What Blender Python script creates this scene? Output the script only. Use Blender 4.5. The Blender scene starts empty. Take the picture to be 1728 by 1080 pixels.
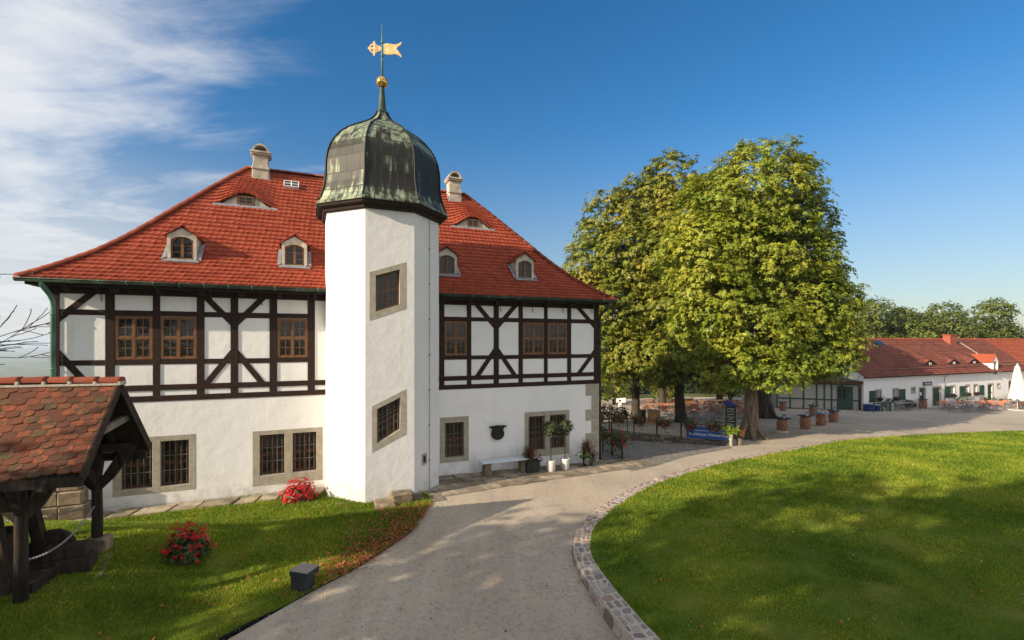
import bpy, bmesh, math, random
import numpy as np
from mathutils import Vector, Matrix
from mathutils.geometry import delaunay_2d_cdt

S = bpy.context.scene
R = math.radians
# ---------------------------------------------------------------- camera
cam = bpy.data.cameras.new("camera")
cam.sensor_width = 36.0
cam.lens = 17.0
cam.shift_y = 0.0203
cam.clip_start = 0.1
cam.clip_end = 30000
camo = bpy.data.objects.new("camera", cam)
S.collection.objects.link(camo)
camo.location = (0, 0, 4.9)
camo.rotation_euler = (R(90), 0, 0)
S.camera = camo
# ---------------------------------------------------------------- light
SUN_AZ = 34.5      # heading the light travels, from +X towards +Y
SUN_EL = 23.0
sx, sy = -math.cos(R(SUN_AZ)), -math.sin(R(SUN_AZ))     # towards the sun
sun = bpy.data.lights.new("sun", 'SUN')
sun.energy = 4.6
sun.angle = R(0.55)
sun.color = (1.0, 0.84, 0.63)
suno = bpy.data.objects.new("sun", sun)
S.collection.objects.link(suno)
tosun = Vector((sx * math.cos(R(SUN_EL)), sy * math.cos(R(SUN_EL)), math.sin(R(SUN_EL))))
suno.rotation_euler = tosun.to_track_quat('Z', 'Y').to_euler()
suno.location = (-30, -20, 30)

W = bpy.data.worlds.new("World")
S.world = W
W.use_nodes = True
nt = W.node_tree
nt.nodes.clear()


def N(t, kind, **kw):
    n = t.nodes.new(kind)
    ins = kw.pop('ins', {})
    for k, v in kw.items():
        setattr(n, k, v)
    for k, v in ins.items():
        n.inputs[k].default_value = v
    return n


def L(t, a, b):
    t.links.new(a, b)


def mth(t, op, a, b=None, c=None, clamp=False):
    n = t.nodes.new('ShaderNodeMath')
    n.operation = op
    n.use_clamp = clamp
    for i, x in enumerate((a, b, c)):
        if x is None:
            continue
        if isinstance(x, (int, float)):
            n.inputs[i].default_value = x
        else:
            t.links.new(x, n.inputs[i])
    return n.outputs[0]


def mrange(t, v, a, b, c=0.0, d=1.0, smooth=True):
    n = t.nodes.new('ShaderNodeMapRange')
    n.interpolation_type = 'SMOOTHSTEP' if smooth else 'LINEAR'
    t.links.new(v, n.inputs[0])
    for i, x in enumerate((a, b, c, d)):
        n.inputs[i + 1].default_value = x
    return n.outputs[0]


def mixc(t, fac, a, b, mode='MIX'):
    n = t.nodes.new('ShaderNodeMix')
    n.data_type = 'RGBA'
    n.blend_type = mode
    for s, x in ((n.inputs[0], fac), (n.inputs[6], a), (n.inputs[7], b)):
        if isinstance(x, (int, float)):
            s.default_value = x
        elif isinstance(x, tuple):
            s.default_value = (*x, 1) if len(x) == 3 else x
        else:
            t.links.new(x, s)
    return n.outputs[2]


sky = N(nt, 'ShaderNodeTexSky', sky_type='NISHITA', sun_disc=False)
sky.sun_elevation = R(SUN_EL)
sky.sun_rotation = math.atan2(sx, sy)
sky.altitude = 200
sky.air_density = 1.0
sky.dust_density = 0.6
sky.ozone_density = 2.2
tc = N(nt, 'ShaderNodeTexCoord')
sep = N(nt, 'ShaderNodeSeparateXYZ')
L(nt, tc.outputs['Generated'], sep.inputs[0])
X_, Y_, Z_ = sep.outputs
# cirrus: the direction laid onto a flat layer high above
zz = mth(nt, 'MAXIMUM', mth(nt, 'ADD', Z_, 0.12), 0.03)
cx_, cy_ = mth(nt, 'DIVIDE', X_, zz), mth(nt, 'DIVIDE', Y_, zz)
comb = N(nt, 'ShaderNodeCombineXYZ')
L(nt, cx_, comb.inputs[0]); L(nt, cy_, comb.inputs[1])
mp = N(nt, 'ShaderNodeMapping')
mp.inputs['Rotation'].default_value = (0, 0, R(48))
mp.inputs['Scale'].default_value = (0.60, 1.0, 1)
L(nt, comb.outputs[0], mp.inputs[0])
n1 = N(nt, 'ShaderNodeTexNoise', ins={'Scale': 1.5, 'Detail': 9, 'Roughness': 0.58, 'Distortion': 1.0})
L(nt, mp.outputs[0], n1.inputs[0])
mp2 = N(nt, 'ShaderNodeMapping')
mp2.inputs['Rotation'].default_value = (0, 0, R(58))
mp2.inputs['Scale'].default_value = (0.8, 2.3, 1)
L(nt, comb.outputs[0], mp2.inputs[0])
n2 = N(nt, 'ShaderNodeTexNoise', ins={'Scale': 1.6, 'Detail': 9, 'Roughness': 0.66, 'Distortion': 1.1})
L(nt, mp2.outputs[0], n2.inputs[0])
ratio = mth(nt, 'DIVIDE', X_, mth(nt, 'MAXIMUM', Y_, 0.05))
dens = mth(nt, 'ADD', mth(nt, 'MULTIPLY', n1.outputs[0], 0.68), mth(nt, 'MULTIPLY', n2.outputs[0], 0.32))
edge = mrange(nt, ratio, -1.0, -0.12, 0.165, -0.235, smooth=False)
cl = mrange(nt, mth(nt, 'ADD', dens, edge), 0.43, 0.80)
low = mth(nt, 'MULTIPLY', mrange(nt, Z_, 0.36, 0.02), mrange(nt, ratio, -0.30, -0.95))
cl = mth(nt, 'MAXIMUM', cl, mth(nt, 'MULTIPLY', low, 0.8))
# bright cloud added over the unseen sky behind the viewer, to fill the shade
fill_veil = mth(nt, 'MULTIPLY', mrange(nt, Y_, 0.48, 0.0), mrange(nt, n1.outputs[0], 0.25, 0.65, 0.80, 1.0))
cl = mth(nt, 'MULTIPLY', mth(nt, 'MAXIMUM', cl, fill_veil), 0.92, clamp=True)
gam = N(nt, 'ShaderNodeHueSaturation', ins={'Hue': 0.5})
L(nt, mrange(nt, Z_, 0.0, 0.42, 0.92, 1.36), gam.inputs['Saturation'])
L(nt, mrange(nt, Z_, 0.0, 0.40, 0.52, 0.84), gam.inputs['Value'])
L(nt, sky.outputs[0], gam.inputs['Color'])
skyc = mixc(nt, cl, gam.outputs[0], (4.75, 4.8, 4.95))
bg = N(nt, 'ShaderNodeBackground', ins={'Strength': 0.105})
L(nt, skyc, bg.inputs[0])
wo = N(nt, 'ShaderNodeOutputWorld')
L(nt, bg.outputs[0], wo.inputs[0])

S.view_settings.view_transform = 'Standard'
S.view_settings.look = 'None'
S.view_settings.exposure = 0.8
S.view_settings.gamma = 1.0
S.render.engine = 'CYCLES'
S.cycles.use_denoising = True
S.cycles.max_bounces = 8
S.cycles.transparent_max_bounces = 8

rng = np.random.default_rng(7)
random.seed(7)
COL = S.collection


# ---------------------------------------------------------------- mesh helpers
def rz(deg):
    a = R(deg); c, s = math.cos(a), math.sin(a)
    return np.array(((c, -s, 0), (s, c, 0), (0, 0, 1)))


class MB:
    """collects faces for ONE mesh object"""
    def __init__(s):
        s.v, s.f, s.m, s.sm, s.uv = [], [], [], [], {}

    def add(s, verts, faces, m=0, smooth=False, uvs=None):
        b = len(s.v)
        s.v.extend([tuple(map(float, p)) for p in verts])
        for i, f in enumerate(faces):
            if uvs is not None:
                s.uv[len(s.f)] = [uvs[j] for j in f]
            s.f.append(tuple(b + j for j in f)); s.m.append(m); s.sm.append(smooth)
        return s

    def quad(s, a, b, c, d, m=0, uvs=None):
        return s.add((a, b, c, d), ((0, 1, 2, 3),), m, uvs=uvs)

    def box(s, x0, x1, y0, y1, z0, z1, m=0, bev=0.0):
        if bev > 0:
            b = bev
            vs, idx = [], {}
            for xi in (0, 1):
                for yi in (0, 1):
                    for zi in (0, 1):
                        cx, cy, cz = (x0, x1)[xi], (y0, y1)[yi], (z0, z1)[zi]
                        ix, iy, iz = cx + (b if xi == 0 else -b), cy + (b if yi == 0 else -b), cz + (b if zi == 0 else -b)
                        for k, p in enumerate(((cx, iy, iz), (ix, cy, iz), (ix, iy, cz))):
                            idx[(xi, yi, zi, k)] = len(vs); vs.append(p)
            fs = []
            for k in range(3):
                o = [a for a in range(3) if a != k]
                for side in (0, 1):
                    q = []
                    for a, c in ((0, 0), (1, 0), (1, 1), (0, 1)):
                        key = [0, 0, 0]; key[k] = side; key[o[0]] = a; key[o[1]] = c
                        q.append(idx[(*key, k)])
                    fs.append(q)
                for a in (0, 1):
                    for c in (0, 1):
                        k0 = [0, 0, 0]; k0[o[0]] = a; k0[o[1]] = c
                        k1 = list(k0); k1[k] = 1
                        fs.append((idx[(*k0, o[0])], idx[(*k1, o[0])], idx[(*k1, o[1])], idx[(*k0, o[1])]))
            for c in [(a, b_, c_) for a in (0, 1) for b_ in (0, 1) for c_ in (0, 1)]:
                fs.append([idx[(*c, k)] for k in range(3)])
            return s.add(vs, fs, m)
        v = [(x, y, z) for z in (z0, z1) for y in (y0, y1) for x in (x0, x1)]
        return s.add(v, ((0, 2, 3, 1), (4, 5, 7, 6), (0, 1, 5, 4), (2, 6, 7, 3), (0, 4, 6, 2), (1, 3, 7, 5)), m)

    def beam(s, p, q, w, d, m=0, up=(0, 0, 1)):
        """box from p to q, w across (perpendicular to up), d along up"""
        p, q = np.array(p, float), np.array(q, float)
        a = q - p; a /= np.linalg.norm(a)
        u = np.array(up, float)
        if abs(a @ u) > 0.98:
            u = np.array((1.0, 0, 0))
        b = np.cross(a, u); b /= np.linalg.norm(b)
        c = np.cross(b, a)
        v = [e + b * i * w / 2 + c * j * d / 2 for e in (p, q) for i, j in ((-1, -1), (1, -1), (1, 1), (-1, 1))]
        return s.add(v, ((0, 1, 2, 3), (7, 6, 5, 4), (0, 4, 5, 1), (1, 5, 6, 2), (2, 6, 7, 3), (3, 7, 4, 0)), m)

    def tube(s, pts, rad, n=8, m=0, cap=True):
        pts = [np.array(p, float) for p in pts]
        if isinstance(rad, (int, float)):
            rad = [rad] * len(pts)
        vs = []
        ref = np.array((0.31, 0.77, 0.55))
        for i, p in enumerate(pts):
            t = pts[min(i + 1, len(pts) - 1)] - pts[max(i - 1, 0)]
            t /= np.linalg.norm(t) + 1e-12
            b = np.cross(t, ref); b /= np.linalg.norm(b) + 1e-12
            c = np.cross(b, t)
            ref = np.cross(t, b) * -1 if False else ref
            for k in range(n):
                a = 2 * math.pi * k / n
                vs.append(p + rad[i] * (math.cos(a) * b + math.sin(a) * c))
        fs = []
        for i in range(len(pts) - 1):
            for k in range(n):
                fs.append((i * n + k, i * n + (k + 1) % n, (i + 1) * n + (k + 1) % n, (i + 1) * n + k))
        s.add(vs, fs, m, True)
        if cap:
            b = len(s.v) - len(vs)
            s.f.append(tuple(b + k for k in range(n))[::-1]); s.m.append(m); s.sm.append(False)
            s.f.append(tuple(b + (len(pts) - 1) * n + k for k in range(n))); s.m.append(m); s.sm.append(False)
        return s

    def lathe(s, prof, n=24, c=(0, 0, 0), m=0, smooth=True, a0=0.0, uv=False, close=True):
        """prof: list of (radius, z)"""
        vs, fs, uvs = [], [], []
        L_ = 0.0
        cols = n + 1 if uv else n
        for i, (r, z) in enumerate(prof):
            if i:
                L_ += math.hypot(r - prof[i - 1][0], z - prof[i - 1][1])
            for k in range(cols):
                a = a0 + 2 * math.pi * k / n
                vs.append((c[0] + r * math.cos(a), c[1] + r * math.sin(a), c[2] + z))
                uvs.append((k * 1.47, L_))
        for i in range(len(prof) - 1):
            for k in range(n):
                k2 = k + 1 if uv else (k + 1) % n
                fs.append((i * cols + k, i * cols + k2, (i + 1) * cols + k2, (i + 1) * cols + k))
        return s.add(vs, fs, m, smooth, uvs if uv else None)

    def prism(s, poly, y0, y1, m=0):
        """poly of (x,z) extruded along y"""
        k = len(poly)
        v = [(x, y0, z) for x, z in poly] + [(x, y1, z) for x, z in poly]
        f = [tuple(range(k)), tuple(range(2 * k - 1, k - 1, -1))]
        f += [(i, i + k, (i + 1) % k + k, (i + 1) % k) for i in range(k)]
        return s.add(v, f, m)

    def plate(s, poly, z0, z1, m=0):
        """poly of (x,y) extruded along z"""
        k = len(poly)
        v = [(x, y, z0) for x, y in poly] + [(x, y, z1) for x, y in poly]
        f = [tuple(range(k))[::-1], tuple(range(k, 2 * k))]
        f += [(i, (i + 1) % k, (i + 1) % k + k, i + k) for i in range(k)]
        return s.add(v, f, m)

    def sphere(s, c, r, n=12, m=0, sq=(1, 1, 1)):
        prof = [(r * math.sin(math.pi * i / n) + 1e-5, -r * math.cos(math.pi * i / n)) for i in range(n + 1)]
        b = MB(); b.lathe(prof, n * 2)
        return s.add([(c[0] + x * sq[0], c[1] + y * sq[1], c[2] + z * sq[2]) for x, y, z in b.v], b.f, m, True)

    def join(s, o, M=None, t=(0, 0, 0), m=None):
        v = np.array(o.v)
        if M is not None:
            v = v @ np.asarray(M).T
        v = v + np.array(t)
        b = len(s.v)
        s.v.extend(map(tuple, v))
        for i, f in enumerate(o.f):
            s.f.append(tuple(b + j for j in f)); s.m.append(o.m[i] if m is None else m); s.sm.append(o.sm[i])
        return s

    def jitter(s, a):
        s.v = [tuple(np.array(p) + rng.normal(0, a, 3)) for p in s.v]
        return s

    def build(s, name, mats, parent=None, loc=None, rot=0.0, fix=True):
        me = bpy.data.meshes.new(name)
        me.from_pydata(s.v, [], s.f)
        if not isinstance(mats, (list, tuple)):
            mats = [mats]
        for mm in mats:
            me.materials.append(mm)
        me.polygons.foreach_set('material_index', s.m)
        me.polygons.foreach_set('use_smooth', s.sm)
        if s.uv:
            ul = me.uv_layers.new(name='UVMap')
            for p in me.polygons:
                u = s.uv.get(p.index)
                if u:
                    for k, li in enumerate(p.loop_indices):
                        ul.data[li].uv = u[k]
        if fix:
            bm = bmesh.new(); bm.from_mesh(me)
            bmesh.ops.recalc_face_normals(bm, faces=bm.faces)
            bm.to_mesh(me); bm.free()
        me.update()
        o = bpy.data.objects.new(name, me)
        COL.objects.link(o)
        if parent is not None:
            o.parent = parent
        if loc is not None:
            o.location = loc
        o.rotation_euler.z = R(rot)
        return o


def raw(name, verts, faces_per, mat, parent=None, smooth=False, k=3):
    """fast mesh from numpy: verts (n,3); every k consecutive vertices make a face"""
    me = bpy.data.meshes.new(name)
    n = len(verts); nf = n // k
    me.vertices.add(n)
    me.vertices.foreach_set('co', np.ascontiguousarray(verts, dtype=np.float32).ravel())
    me.loops.add(n); me.loops.foreach_set('vertex_index', np.arange(n, dtype=np.int32))
    me.polygons.add(nf)
    me.polygons.foreach_set('loop_start', np.arange(0, n, k, dtype=np.int32))
    me.polygons.foreach_set('loop_total', np.full(nf, k, dtype=np.int32))
    me.materials.append(mat)
    me.update(calc_edges=True)
    o = bpy.data.objects.new(name, me)
    COL.objects.link(o)
    if parent is not None:
        o.parent = parent
    return o


def tag(o, label, cat, group=None):
    o['label'] = label; o['category'] = cat
    if group:
        o['group'] = group
    return o


def thing(name, label, cat, loc=(0, 0, 0), rot=0.0, group=None):
    o = bpy.data.objects.new(name, None)
    o.empty_display_size = 0.2
    COL.objects.link(o)
    o.location = loc; o.rotation_euler.z = R(rot)
    return tag(o, label, cat, group)


def structure(o, kind='structure'):
    o['kind'] = kind
    return o


def copy_tree(o, parent=None):
    c = o.copy(); COL.objects.link(c)
    if parent is not None:
        c.parent = parent
    for ch in list(o.children):
        copy_tree(ch, c)
    return c


def sstep(a, b, x):
    t = np.clip((np.asarray(x, float) - a) / (b - a), 0, 1)
    return t * t * (3 - 2 * t)


def hflat(x, y):
    """forecourt level: even by the house, falling gently to the far yard"""
    y = np.asarray(y, float)
    t = np.clip((y - 16) / 4, 0, 1)
    d = np.where(y < 20, 0.07 * 2 * t * t, 0.07 * (np.minimum(y, 58) - 18))
    return -d


def hgt(x, y):
    x = np.asarray(x, float); y = np.asarray(y, float)
    z = hflat(x, y) - 0.28 * sstep(12.5, 7.5, y)
    r = np.hypot(x - 8, y - 20)
    z = z + 0.68 * sstep(-6.0, -8.6, x) * sstep(13.2, 10.6, y) * sstep(-2, 3, y)
    z = z - 92 * sstep(42, 420, r) * sstep(0, -45, x)
    return z
# ---------------------------------------------------------------- materials
def mat(name, rough=0.8, spec=0.3, metal=0.0):
    m = bpy.data.materials.new(name)
    m.use_nodes = True
    t = m.node_tree
    b = t.nodes['Principled BSDF']
    b.inputs['Roughness'].default_value = rough
    b.inputs['Specular IOR Level'].default_value = spec
    b.inputs['Metallic'].default_value = metal
    return m, t, b


def coords(t, scale=(1, 1, 1), rot=(0, 0, 0), kind='Object'):
    c = N(t, 'ShaderNodeTexCoord')
    m = N(t, 'ShaderNodeMapping')
    m.inputs['Scale'].default_value = scale
    m.inputs['Rotation'].default_value = rot
    L(t, c.outputs[kind], m.inputs[0])
    return m.outputs[0]


def noise(t, vec, scale, detail=4, rough=0.6, dist=0.0):
    n = N(t, 'ShaderNodeTexNoise', ins={'Scale': scale, 'Detail': detail, 'Roughness': rough, 'Distortion': dist})
    if vec is not None:
        L(t, vec, n.inputs[0])
    return n.outputs[0]


def ramp(t, fac, *stops):
    n = N(t, 'ShaderNodeValToRGB')
    e = n.color_ramp.elements
    while len(e) < len(stops):
        e.new(0.5)
    for i, (p, c) in enumerate(stops):
        e[i].position = p; e[i].color = (*c, 1)
    L(t, fac, n.inputs[0])
    return n.outputs[0]


def bump(t, b, h, strength=0.3, dist=0.02):
    n = N(t, 'ShaderNodeBump', ins={'Strength': strength, 'Distance': dist})
    L(t, h, n.inputs['Height'])
    L(t, n.outputs[0], b.inputs['Normal'])


def island(t):
    return N(t, 'ShaderNodeNewGeometry').outputs['Random Per Island']


def simple(name, c1, c2, scale=6, rough=0.8, spec=0.3, metal=0.0, bmp=0.0, bscale=None, stretch=(1, 1, 1), isl=0.0, lo=0.35, hi=0.65):
    m, t, b = mat(name, rough, spec, metal)
    v = coords(t, stretch)
    f = noise(t, v, scale, 5)
    c = ramp(t, f, (lo, c1), (hi, c2))
    if isl:
        k = mrange(t, island(t), 0, 1, 1 - isl, 1 + isl, False)
        cc = N(t, 'ShaderNodeCombineColor')
        for i in range(3):
            L(t, k, cc.inputs[i])
        c = mixc(t, 1.0, c, cc.outputs[0], 'MULTIPLY')
    L(t, c, b.inputs['Base Color'])
    if bmp:
        bump(t, b, noise(t, v, bscale or scale * 4, 6), bmp)
    return m


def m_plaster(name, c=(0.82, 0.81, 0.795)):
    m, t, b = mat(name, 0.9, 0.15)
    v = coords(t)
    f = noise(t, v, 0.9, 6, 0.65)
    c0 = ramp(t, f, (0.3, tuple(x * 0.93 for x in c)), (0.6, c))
    st = noise(t, coords(t, (2.2, 2.2, 0.25)), 2.0, 6)
    c1 = mixc(t, mrange(t, st, 0.54, 0.76, 0, 0.26), c0, (0.52, 0.48, 0.42))
    sp = N(t, 'ShaderNodeSeparateXYZ')
    L(t, coords(t), sp.inputs[0])
    damp = mth(t, 'MULTIPLY', mrange(t, sp.outputs[2], 1.0, 0.0), mrange(t, noise(t, v, 2.5, 6), 0.35, 0.7))
    c2 = mixc(t, mth(t, 'MULTIPLY', damp, 0.6), c1, (0.42, 0.38, 0.32))
    L(t, c2, b.inputs['Base Color'])
    h = mth(t, 'ADD', noise(t, v, 2.2, 3), mth(t, 'MULTIPLY', noise(t, v, 38, 4), 0.10))
    bump(t, b, h, 0.35, 0.05)
    return m


def m_glass(name, dark=(0.012, 0.012, 0.011)):
    m, t, b = mat(name, 0.04, 0.5)
    v = coords(t)
    f = noise(t, v, 1.7, 3)
    L(t, ramp(t, f, (0.35, dark), (0.7, tuple(x * 2.2 + 0.004 for x in dark))), b.inputs['Base Color'])
    bump(t, b, noise(t, v, 2.5, 2), 0.12, 0.05)
    return m


def m_tile(name, cols, blotch, bl=(0.52, 0.72), bl_amt=0.5, rough=0.85):
    m, t, b = mat(name, rough, 0.2)
    r = island(t)
    c = ramp(t, r, *cols)
    v = coords(t)
    big = noise(t, v, 0.8, 5)
    c = mixc(t, mrange(t, big, 0.4, 0.7, 0, 0.25), c, tuple(x * 0.75 for x in cols[0][1]))
    f = noise(t, v, 9, 6, 0.7)
    f2 = mth(t, 'ADD', f, mth(t, 'MULTIPLY', mth(t, 'SUBTRACT', r, 0.5), 0.18))
    c = mixc(t, mrange(t, f2, bl[0], bl[1], 0, bl_amt), c, blotch)
    L(t, c, b.inputs['Base Color'])
    bump(t, b, noise(t, v, 60, 4), 0.25, 0.01)
    return m


def m_leaf(name, stops, trans=0.35, rough=0.45, spec=0.35):
    m = bpy.data.materials.new(name)
    m.use_nodes = True
    t = m.node_tree
    b = t.nodes['Principled BSDF']
    out = t.nodes['Material Output']
    b.inputs['Roughness'].default_value = rough
    b.inputs['Specular IOR Level'].default_value = spec
    big = noise(t, coords(t), 0.35, 3)
    f = mth(t, 'ADD', mth(t, 'MULTIPLY', island(t), 0.6), mth(t, 'MULTIPLY', mrange(t, big, 0.3, 0.7), 0.4))
    c = ramp(t, f, *stops)
    L(t, c, b.inputs['Base Color'])
    tr = N(t, 'ShaderNodeBsdfTranslucent')
    g = mixc(t, 1.0, c, (1.25, 1.25, 0.6), 'MULTIPLY')
    L(t, g, tr.inputs[0])
    mx = N(t, 'ShaderNodeMixShader', ins={0: trans})
    L(t, b.outputs[0], mx.inputs[1]); L(t, tr.outputs[0], mx.inputs[2])
    L(t, mx.outputs[0], out.inputs[0])
    return m


M = {}
M['plaster'] = m_plaster('white lime plaster')
M['infill'] = m_plaster('white infill plaster', (0.82, 0.81, 0.795))
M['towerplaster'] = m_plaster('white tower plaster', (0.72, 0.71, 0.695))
M['timber'] = simple('dark oak framing', (0.016, 0.009, 0.007), (0.040, 0.018, 0.013), 9, 0.75, 0.25, bmp=0.3, stretch=(1, 1, 1))
M['soffit'] = simple('dark soffit board', (0.018, 0.011, 0.008), (0.032, 0.018, 0.012), 7, 0.8)
M['roof'] = m_tile('red clay tile', [(0.0, (0.25, 0.046, 0.023)), (0.5, (0.305, 0.058, 0.028)), (1.0, (0.36, 0.074, 0.035))], (0.11, 0.045, 0.032), (0.54, 0.80), 0.5)
M['barnroof'] = m_tile('weathered red tile', [(0.0, (0.12, 0.040, 0.028)), (0.5, (0.18, 0.055, 0.036)), (1.0, (0.24, 0.08, 0.048))], (0.09, 0.055, 0.045), (0.5, 0.78), 0.6)
M['barnroof2'] = m_tile('fresh red tile', [(0.0, (0.25, 0.055, 0.028)), (0.5, (0.31, 0.07, 0.034)), (1.0, (0.36, 0.09, 0.044))], (0.2, 0.08, 0.05), (0.6, 0.85), 0.4)
M['oldtile'] = m_tile('mossy old tile', [(0.0, (0.075, 0.034, 0.022)), (0.3, (0.13, 0.046, 0.026)), (0.62, (0.21, 0.060, 0.030)), (0.88, (0.30, 0.078, 0.036)), (1.0, (0.10, 0.070, 0.034))], (0.055, 0.048, 0.028), (0.44, 0.64), 0.8)
M['ridgetile'] = m_tile('ridge tile clay', [(0.0, (0.18, 0.042, 0.022)), (1.0, (0.28, 0.065, 0.034))], (0.16, 0.12, 0.08), (0.55, 0.75), 0.6)
M['mortar'] = simple('pale mortar', (0.36, 0.325, 0.275), (0.50, 0.455, 0.385), 12, 0.95, bmp=0.3)
M['stone'] = simple('grey sandstone', (0.30, 0.27, 0.21), (0.41, 0.375, 0.30), 5, 0.9, bmp=0.35, bscale=30)
M['stonedark'] = simple('weathered sandstone', (0.10, 0.08, 0.055), (0.30, 0.23, 0.15), 3.5, 0.95, bmp=0.6, bscale=14, isl=0.25)
M['chimney'] = simple('weathered render', (0.26, 0.22, 0.17), (0.52, 0.46, 0.37), 4, 0.95, bmp=0.4, lo=0.3, hi=0.6)
M['dormerwall'] = simple('dormer render', (0.40, 0.36, 0.29), (0.62, 0.57, 0.48), 5, 0.95, bmp=0.3)
M['wood'] = simple('brown window wood', (0.13, 0.060, 0.026), (0.22, 0.105, 0.046), 10, 0.55, 0.35, stretch=(1, 1, 0.3))
M['darkwood'] = simple('dark window wood', (0.06, 0.028, 0.015), (0.11, 0.05, 0.026), 10, 0.6)
M['glass'] = m_glass('window glass')
M['lead'] = simple('window leading', (0.10, 0.08, 0.06), (0.2, 0.17, 0.13), 8, 0.5)
M['iron'] = simple('black iron', (0.012, 0.012, 0.013), (0.03, 0.028, 0.027), 8, 0.5, 0.4)
M['ironbar'] = simple('grey iron bar', (0.09, 0.08, 0.07), (0.19, 0.17, 0.15), 8, 0.5, 0.4)
M['zinc'] = simple('zinc sheet', (0.24, 0.26, 0.29), (0.38, 0.40, 0.43), 5, 0.5, 0.5, 0.4)
M['gutter'] = simple('aged copper gutter', (0.018, 0.024, 0.02), (0.05, 0.085, 0.065), 3, 0.6, 0.4, 0.3)
M['pipe'] = simple('verdigris pipe', (0.05, 0.10, 0.075), (0.14, 0.30, 0.23), 2.5, 0.6, 0.4, 0.2, stretch=(1, 1, 0.4))
M['white'] = simple('white paint', (0.68, 0.68, 0.66), (0.8, 0.8, 0.78), 4, 0.6)
M['benchtop'] = simple('pale painted bench board', (0.50, 0.58, 0.62), (0.66, 0.72, 0.75), 4, 0.6)
M['pot'] = simple('cream glazed pot', (0.62, 0.60, 0.54), (0.72, 0.70, 0.64), 4, 0.5)
M['darkpot'] = simple('anthracite pot', (0.018, 0.018, 0.02), (0.04, 0.04, 0.042), 6, 0.6)
M['slate'] = simple('anthracite coated steel', (0.022, 0.027, 0.034), (0.036, 0.042, 0.05), 3, 0.55, 0.4)
M['slatecap'] = simple('grey cover plate', (0.17, 0.16, 0.155), (0.24, 0.225, 0.215), 5, 0.6)
M['bronze'] = simple('dark bronze', (0.012, 0.011, 0.011), (0.035, 0.030, 0.028), 12, 0.45, 0.5, 0.5, bmp=0.6, bscale=16)
M['green'] = simple('dark green paint', (0.012, 0.045, 0.028), (0.022, 0.065, 0.04), 5, 0.6)
M['pavgreen'] = simple('pavilion green paint', (0.02, 0.055, 0.042), (0.035, 0.08, 0.06), 5, 0.6)
M['pavpanel'] = simple('grey cream boards', (0.34, 0.33, 0.29), (0.46, 0.44, 0.39), 3, 0.8, stretch=(6, 6, 0.6))
M['pavroof'] = simple('dark felt roof', (0.05, 0.055, 0.075), (0.09, 0.095, 0.12), 3, 0.8)
M['brownpaint'] = simple('brown fascia paint', (0.06, 0.02, 0.013), (0.09, 0.03, 0.02), 4, 0.6)
M['blue'] = simple('blue banner vinyl', (0.010, 0.065, 0.27), (0.015, 0.085, 0.34), 2, 0.5, 0.4)
M['bluesign'] = simple('blue enamel', (0.01, 0.03, 0.12), (0.014, 0.04, 0.15), 2, 0.4)
M['bluebox'] = simple('blue plastic', (0.008, 0.02, 0.14), (0.012, 0.03, 0.2), 2, 0.45)
M['letter'] = simple('white lettering', (0.78, 0.78, 0.76), (0.84, 0.84, 0.82), 3, 0.6)
M['chalk'] = simple('chalk', (0.5, 0.5, 0.48), (0.75, 0.75, 0.72), 20, 0.9)
M['board'] = simple('blackboard', (0.014, 0.014, 0.016), (0.03, 0.03, 0.032), 3, 0.7)
M['barrel'] = simple('barrel staves', (0.26, 0.085, 0.028), (0.44, 0.17, 0.06), 4, 0.5, 0.4, stretch=(9, 9, 1.0), isl=0.15)
M['barrelbase'] = simple('pale barrel foot', (0.5, 0.45, 0.36), (0.62, 0.56, 0.46), 4, 0.7)
M['hoop'] = simple('barrel hoop', (0.13, 0.12, 0.11), (0.24, 0.22, 0.2), 6, 0.5, 0.4, 0.5)
M['orange'] = simple('shaded orange slat wood', (0.24, 0.055, 0.017), (0.36, 0.09, 0.028), 6, 0.5, 0.4)  # colour darkened to paint in the shade under the chestnuts
M['sunlitorange'] = simple('sunlit orange slats', (0.46, 0.10, 0.022), (0.58, 0.15, 0.035), 6, 0.5, 0.4)  # lit copy of the slat orange, terrace sun put into the colour
M['navy'] = simple('navy slats', (0.02, 0.025, 0.06), (0.04, 0.045, 0.09), 6, 0.5, 0.4)
M['metal'] = simple('pale folding frame', (0.30, 0.30, 0.31), (0.45, 0.45, 0.46), 5, 0.4, 0.5, 0.5)
M['tabletop'] = simple('grey table top', (0.26, 0.25, 0.25), (0.42, 0.40, 0.38), 4, 0.6)
M['tablewood'] = simple('brown table top', (0.33, 0.18, 0.08), (0.47, 0.28, 0.14), 4, 0.5, stretch=(1, 6, 1))
M['dustyblue'] = simple('blue grey table top', (0.10, 0.14, 0.2), (0.16, 0.21, 0.28), 4, 0.5)
M['canvas'] = simple('cream canvas', (0.66, 0.63, 0.56), (0.76, 0.73, 0.66), 4, 0.9)
M['crate'] = simple('light boards', (0.30, 0.15, 0.055), (0.44, 0.24, 0.10), 5, 0.7, stretch=(7, 7, 0.7))
M['brick'] = simple('red brick', (0.26, 0.07, 0.04), (0.36, 0.11, 0.06), 7, 0.9, bmp=0.4)
M['greybin'] = simple('grey bin metal', (0.2, 0.22, 0.21), (0.3, 0.32, 0.31), 4, 0.6)
M['grain'] = simple('old weathered beam', (0.014, 0.010, 0.008), (0.045, 0.032, 0.023), 5, 0.9, bmp=0.5, stretch=(3, 3, 0.4))
M['greywood'] = simple('grey weathered wood', (0.13, 0.10, 0.075), (0.24, 0.20, 0.16), 6, 0.9, bmp=0.4)
M['chain'] = simple('galvanised chain', (0.35, 0.34, 0.32), (0.5, 0.49, 0.46), 9, 0.5, 0.5, 0.4)
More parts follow.
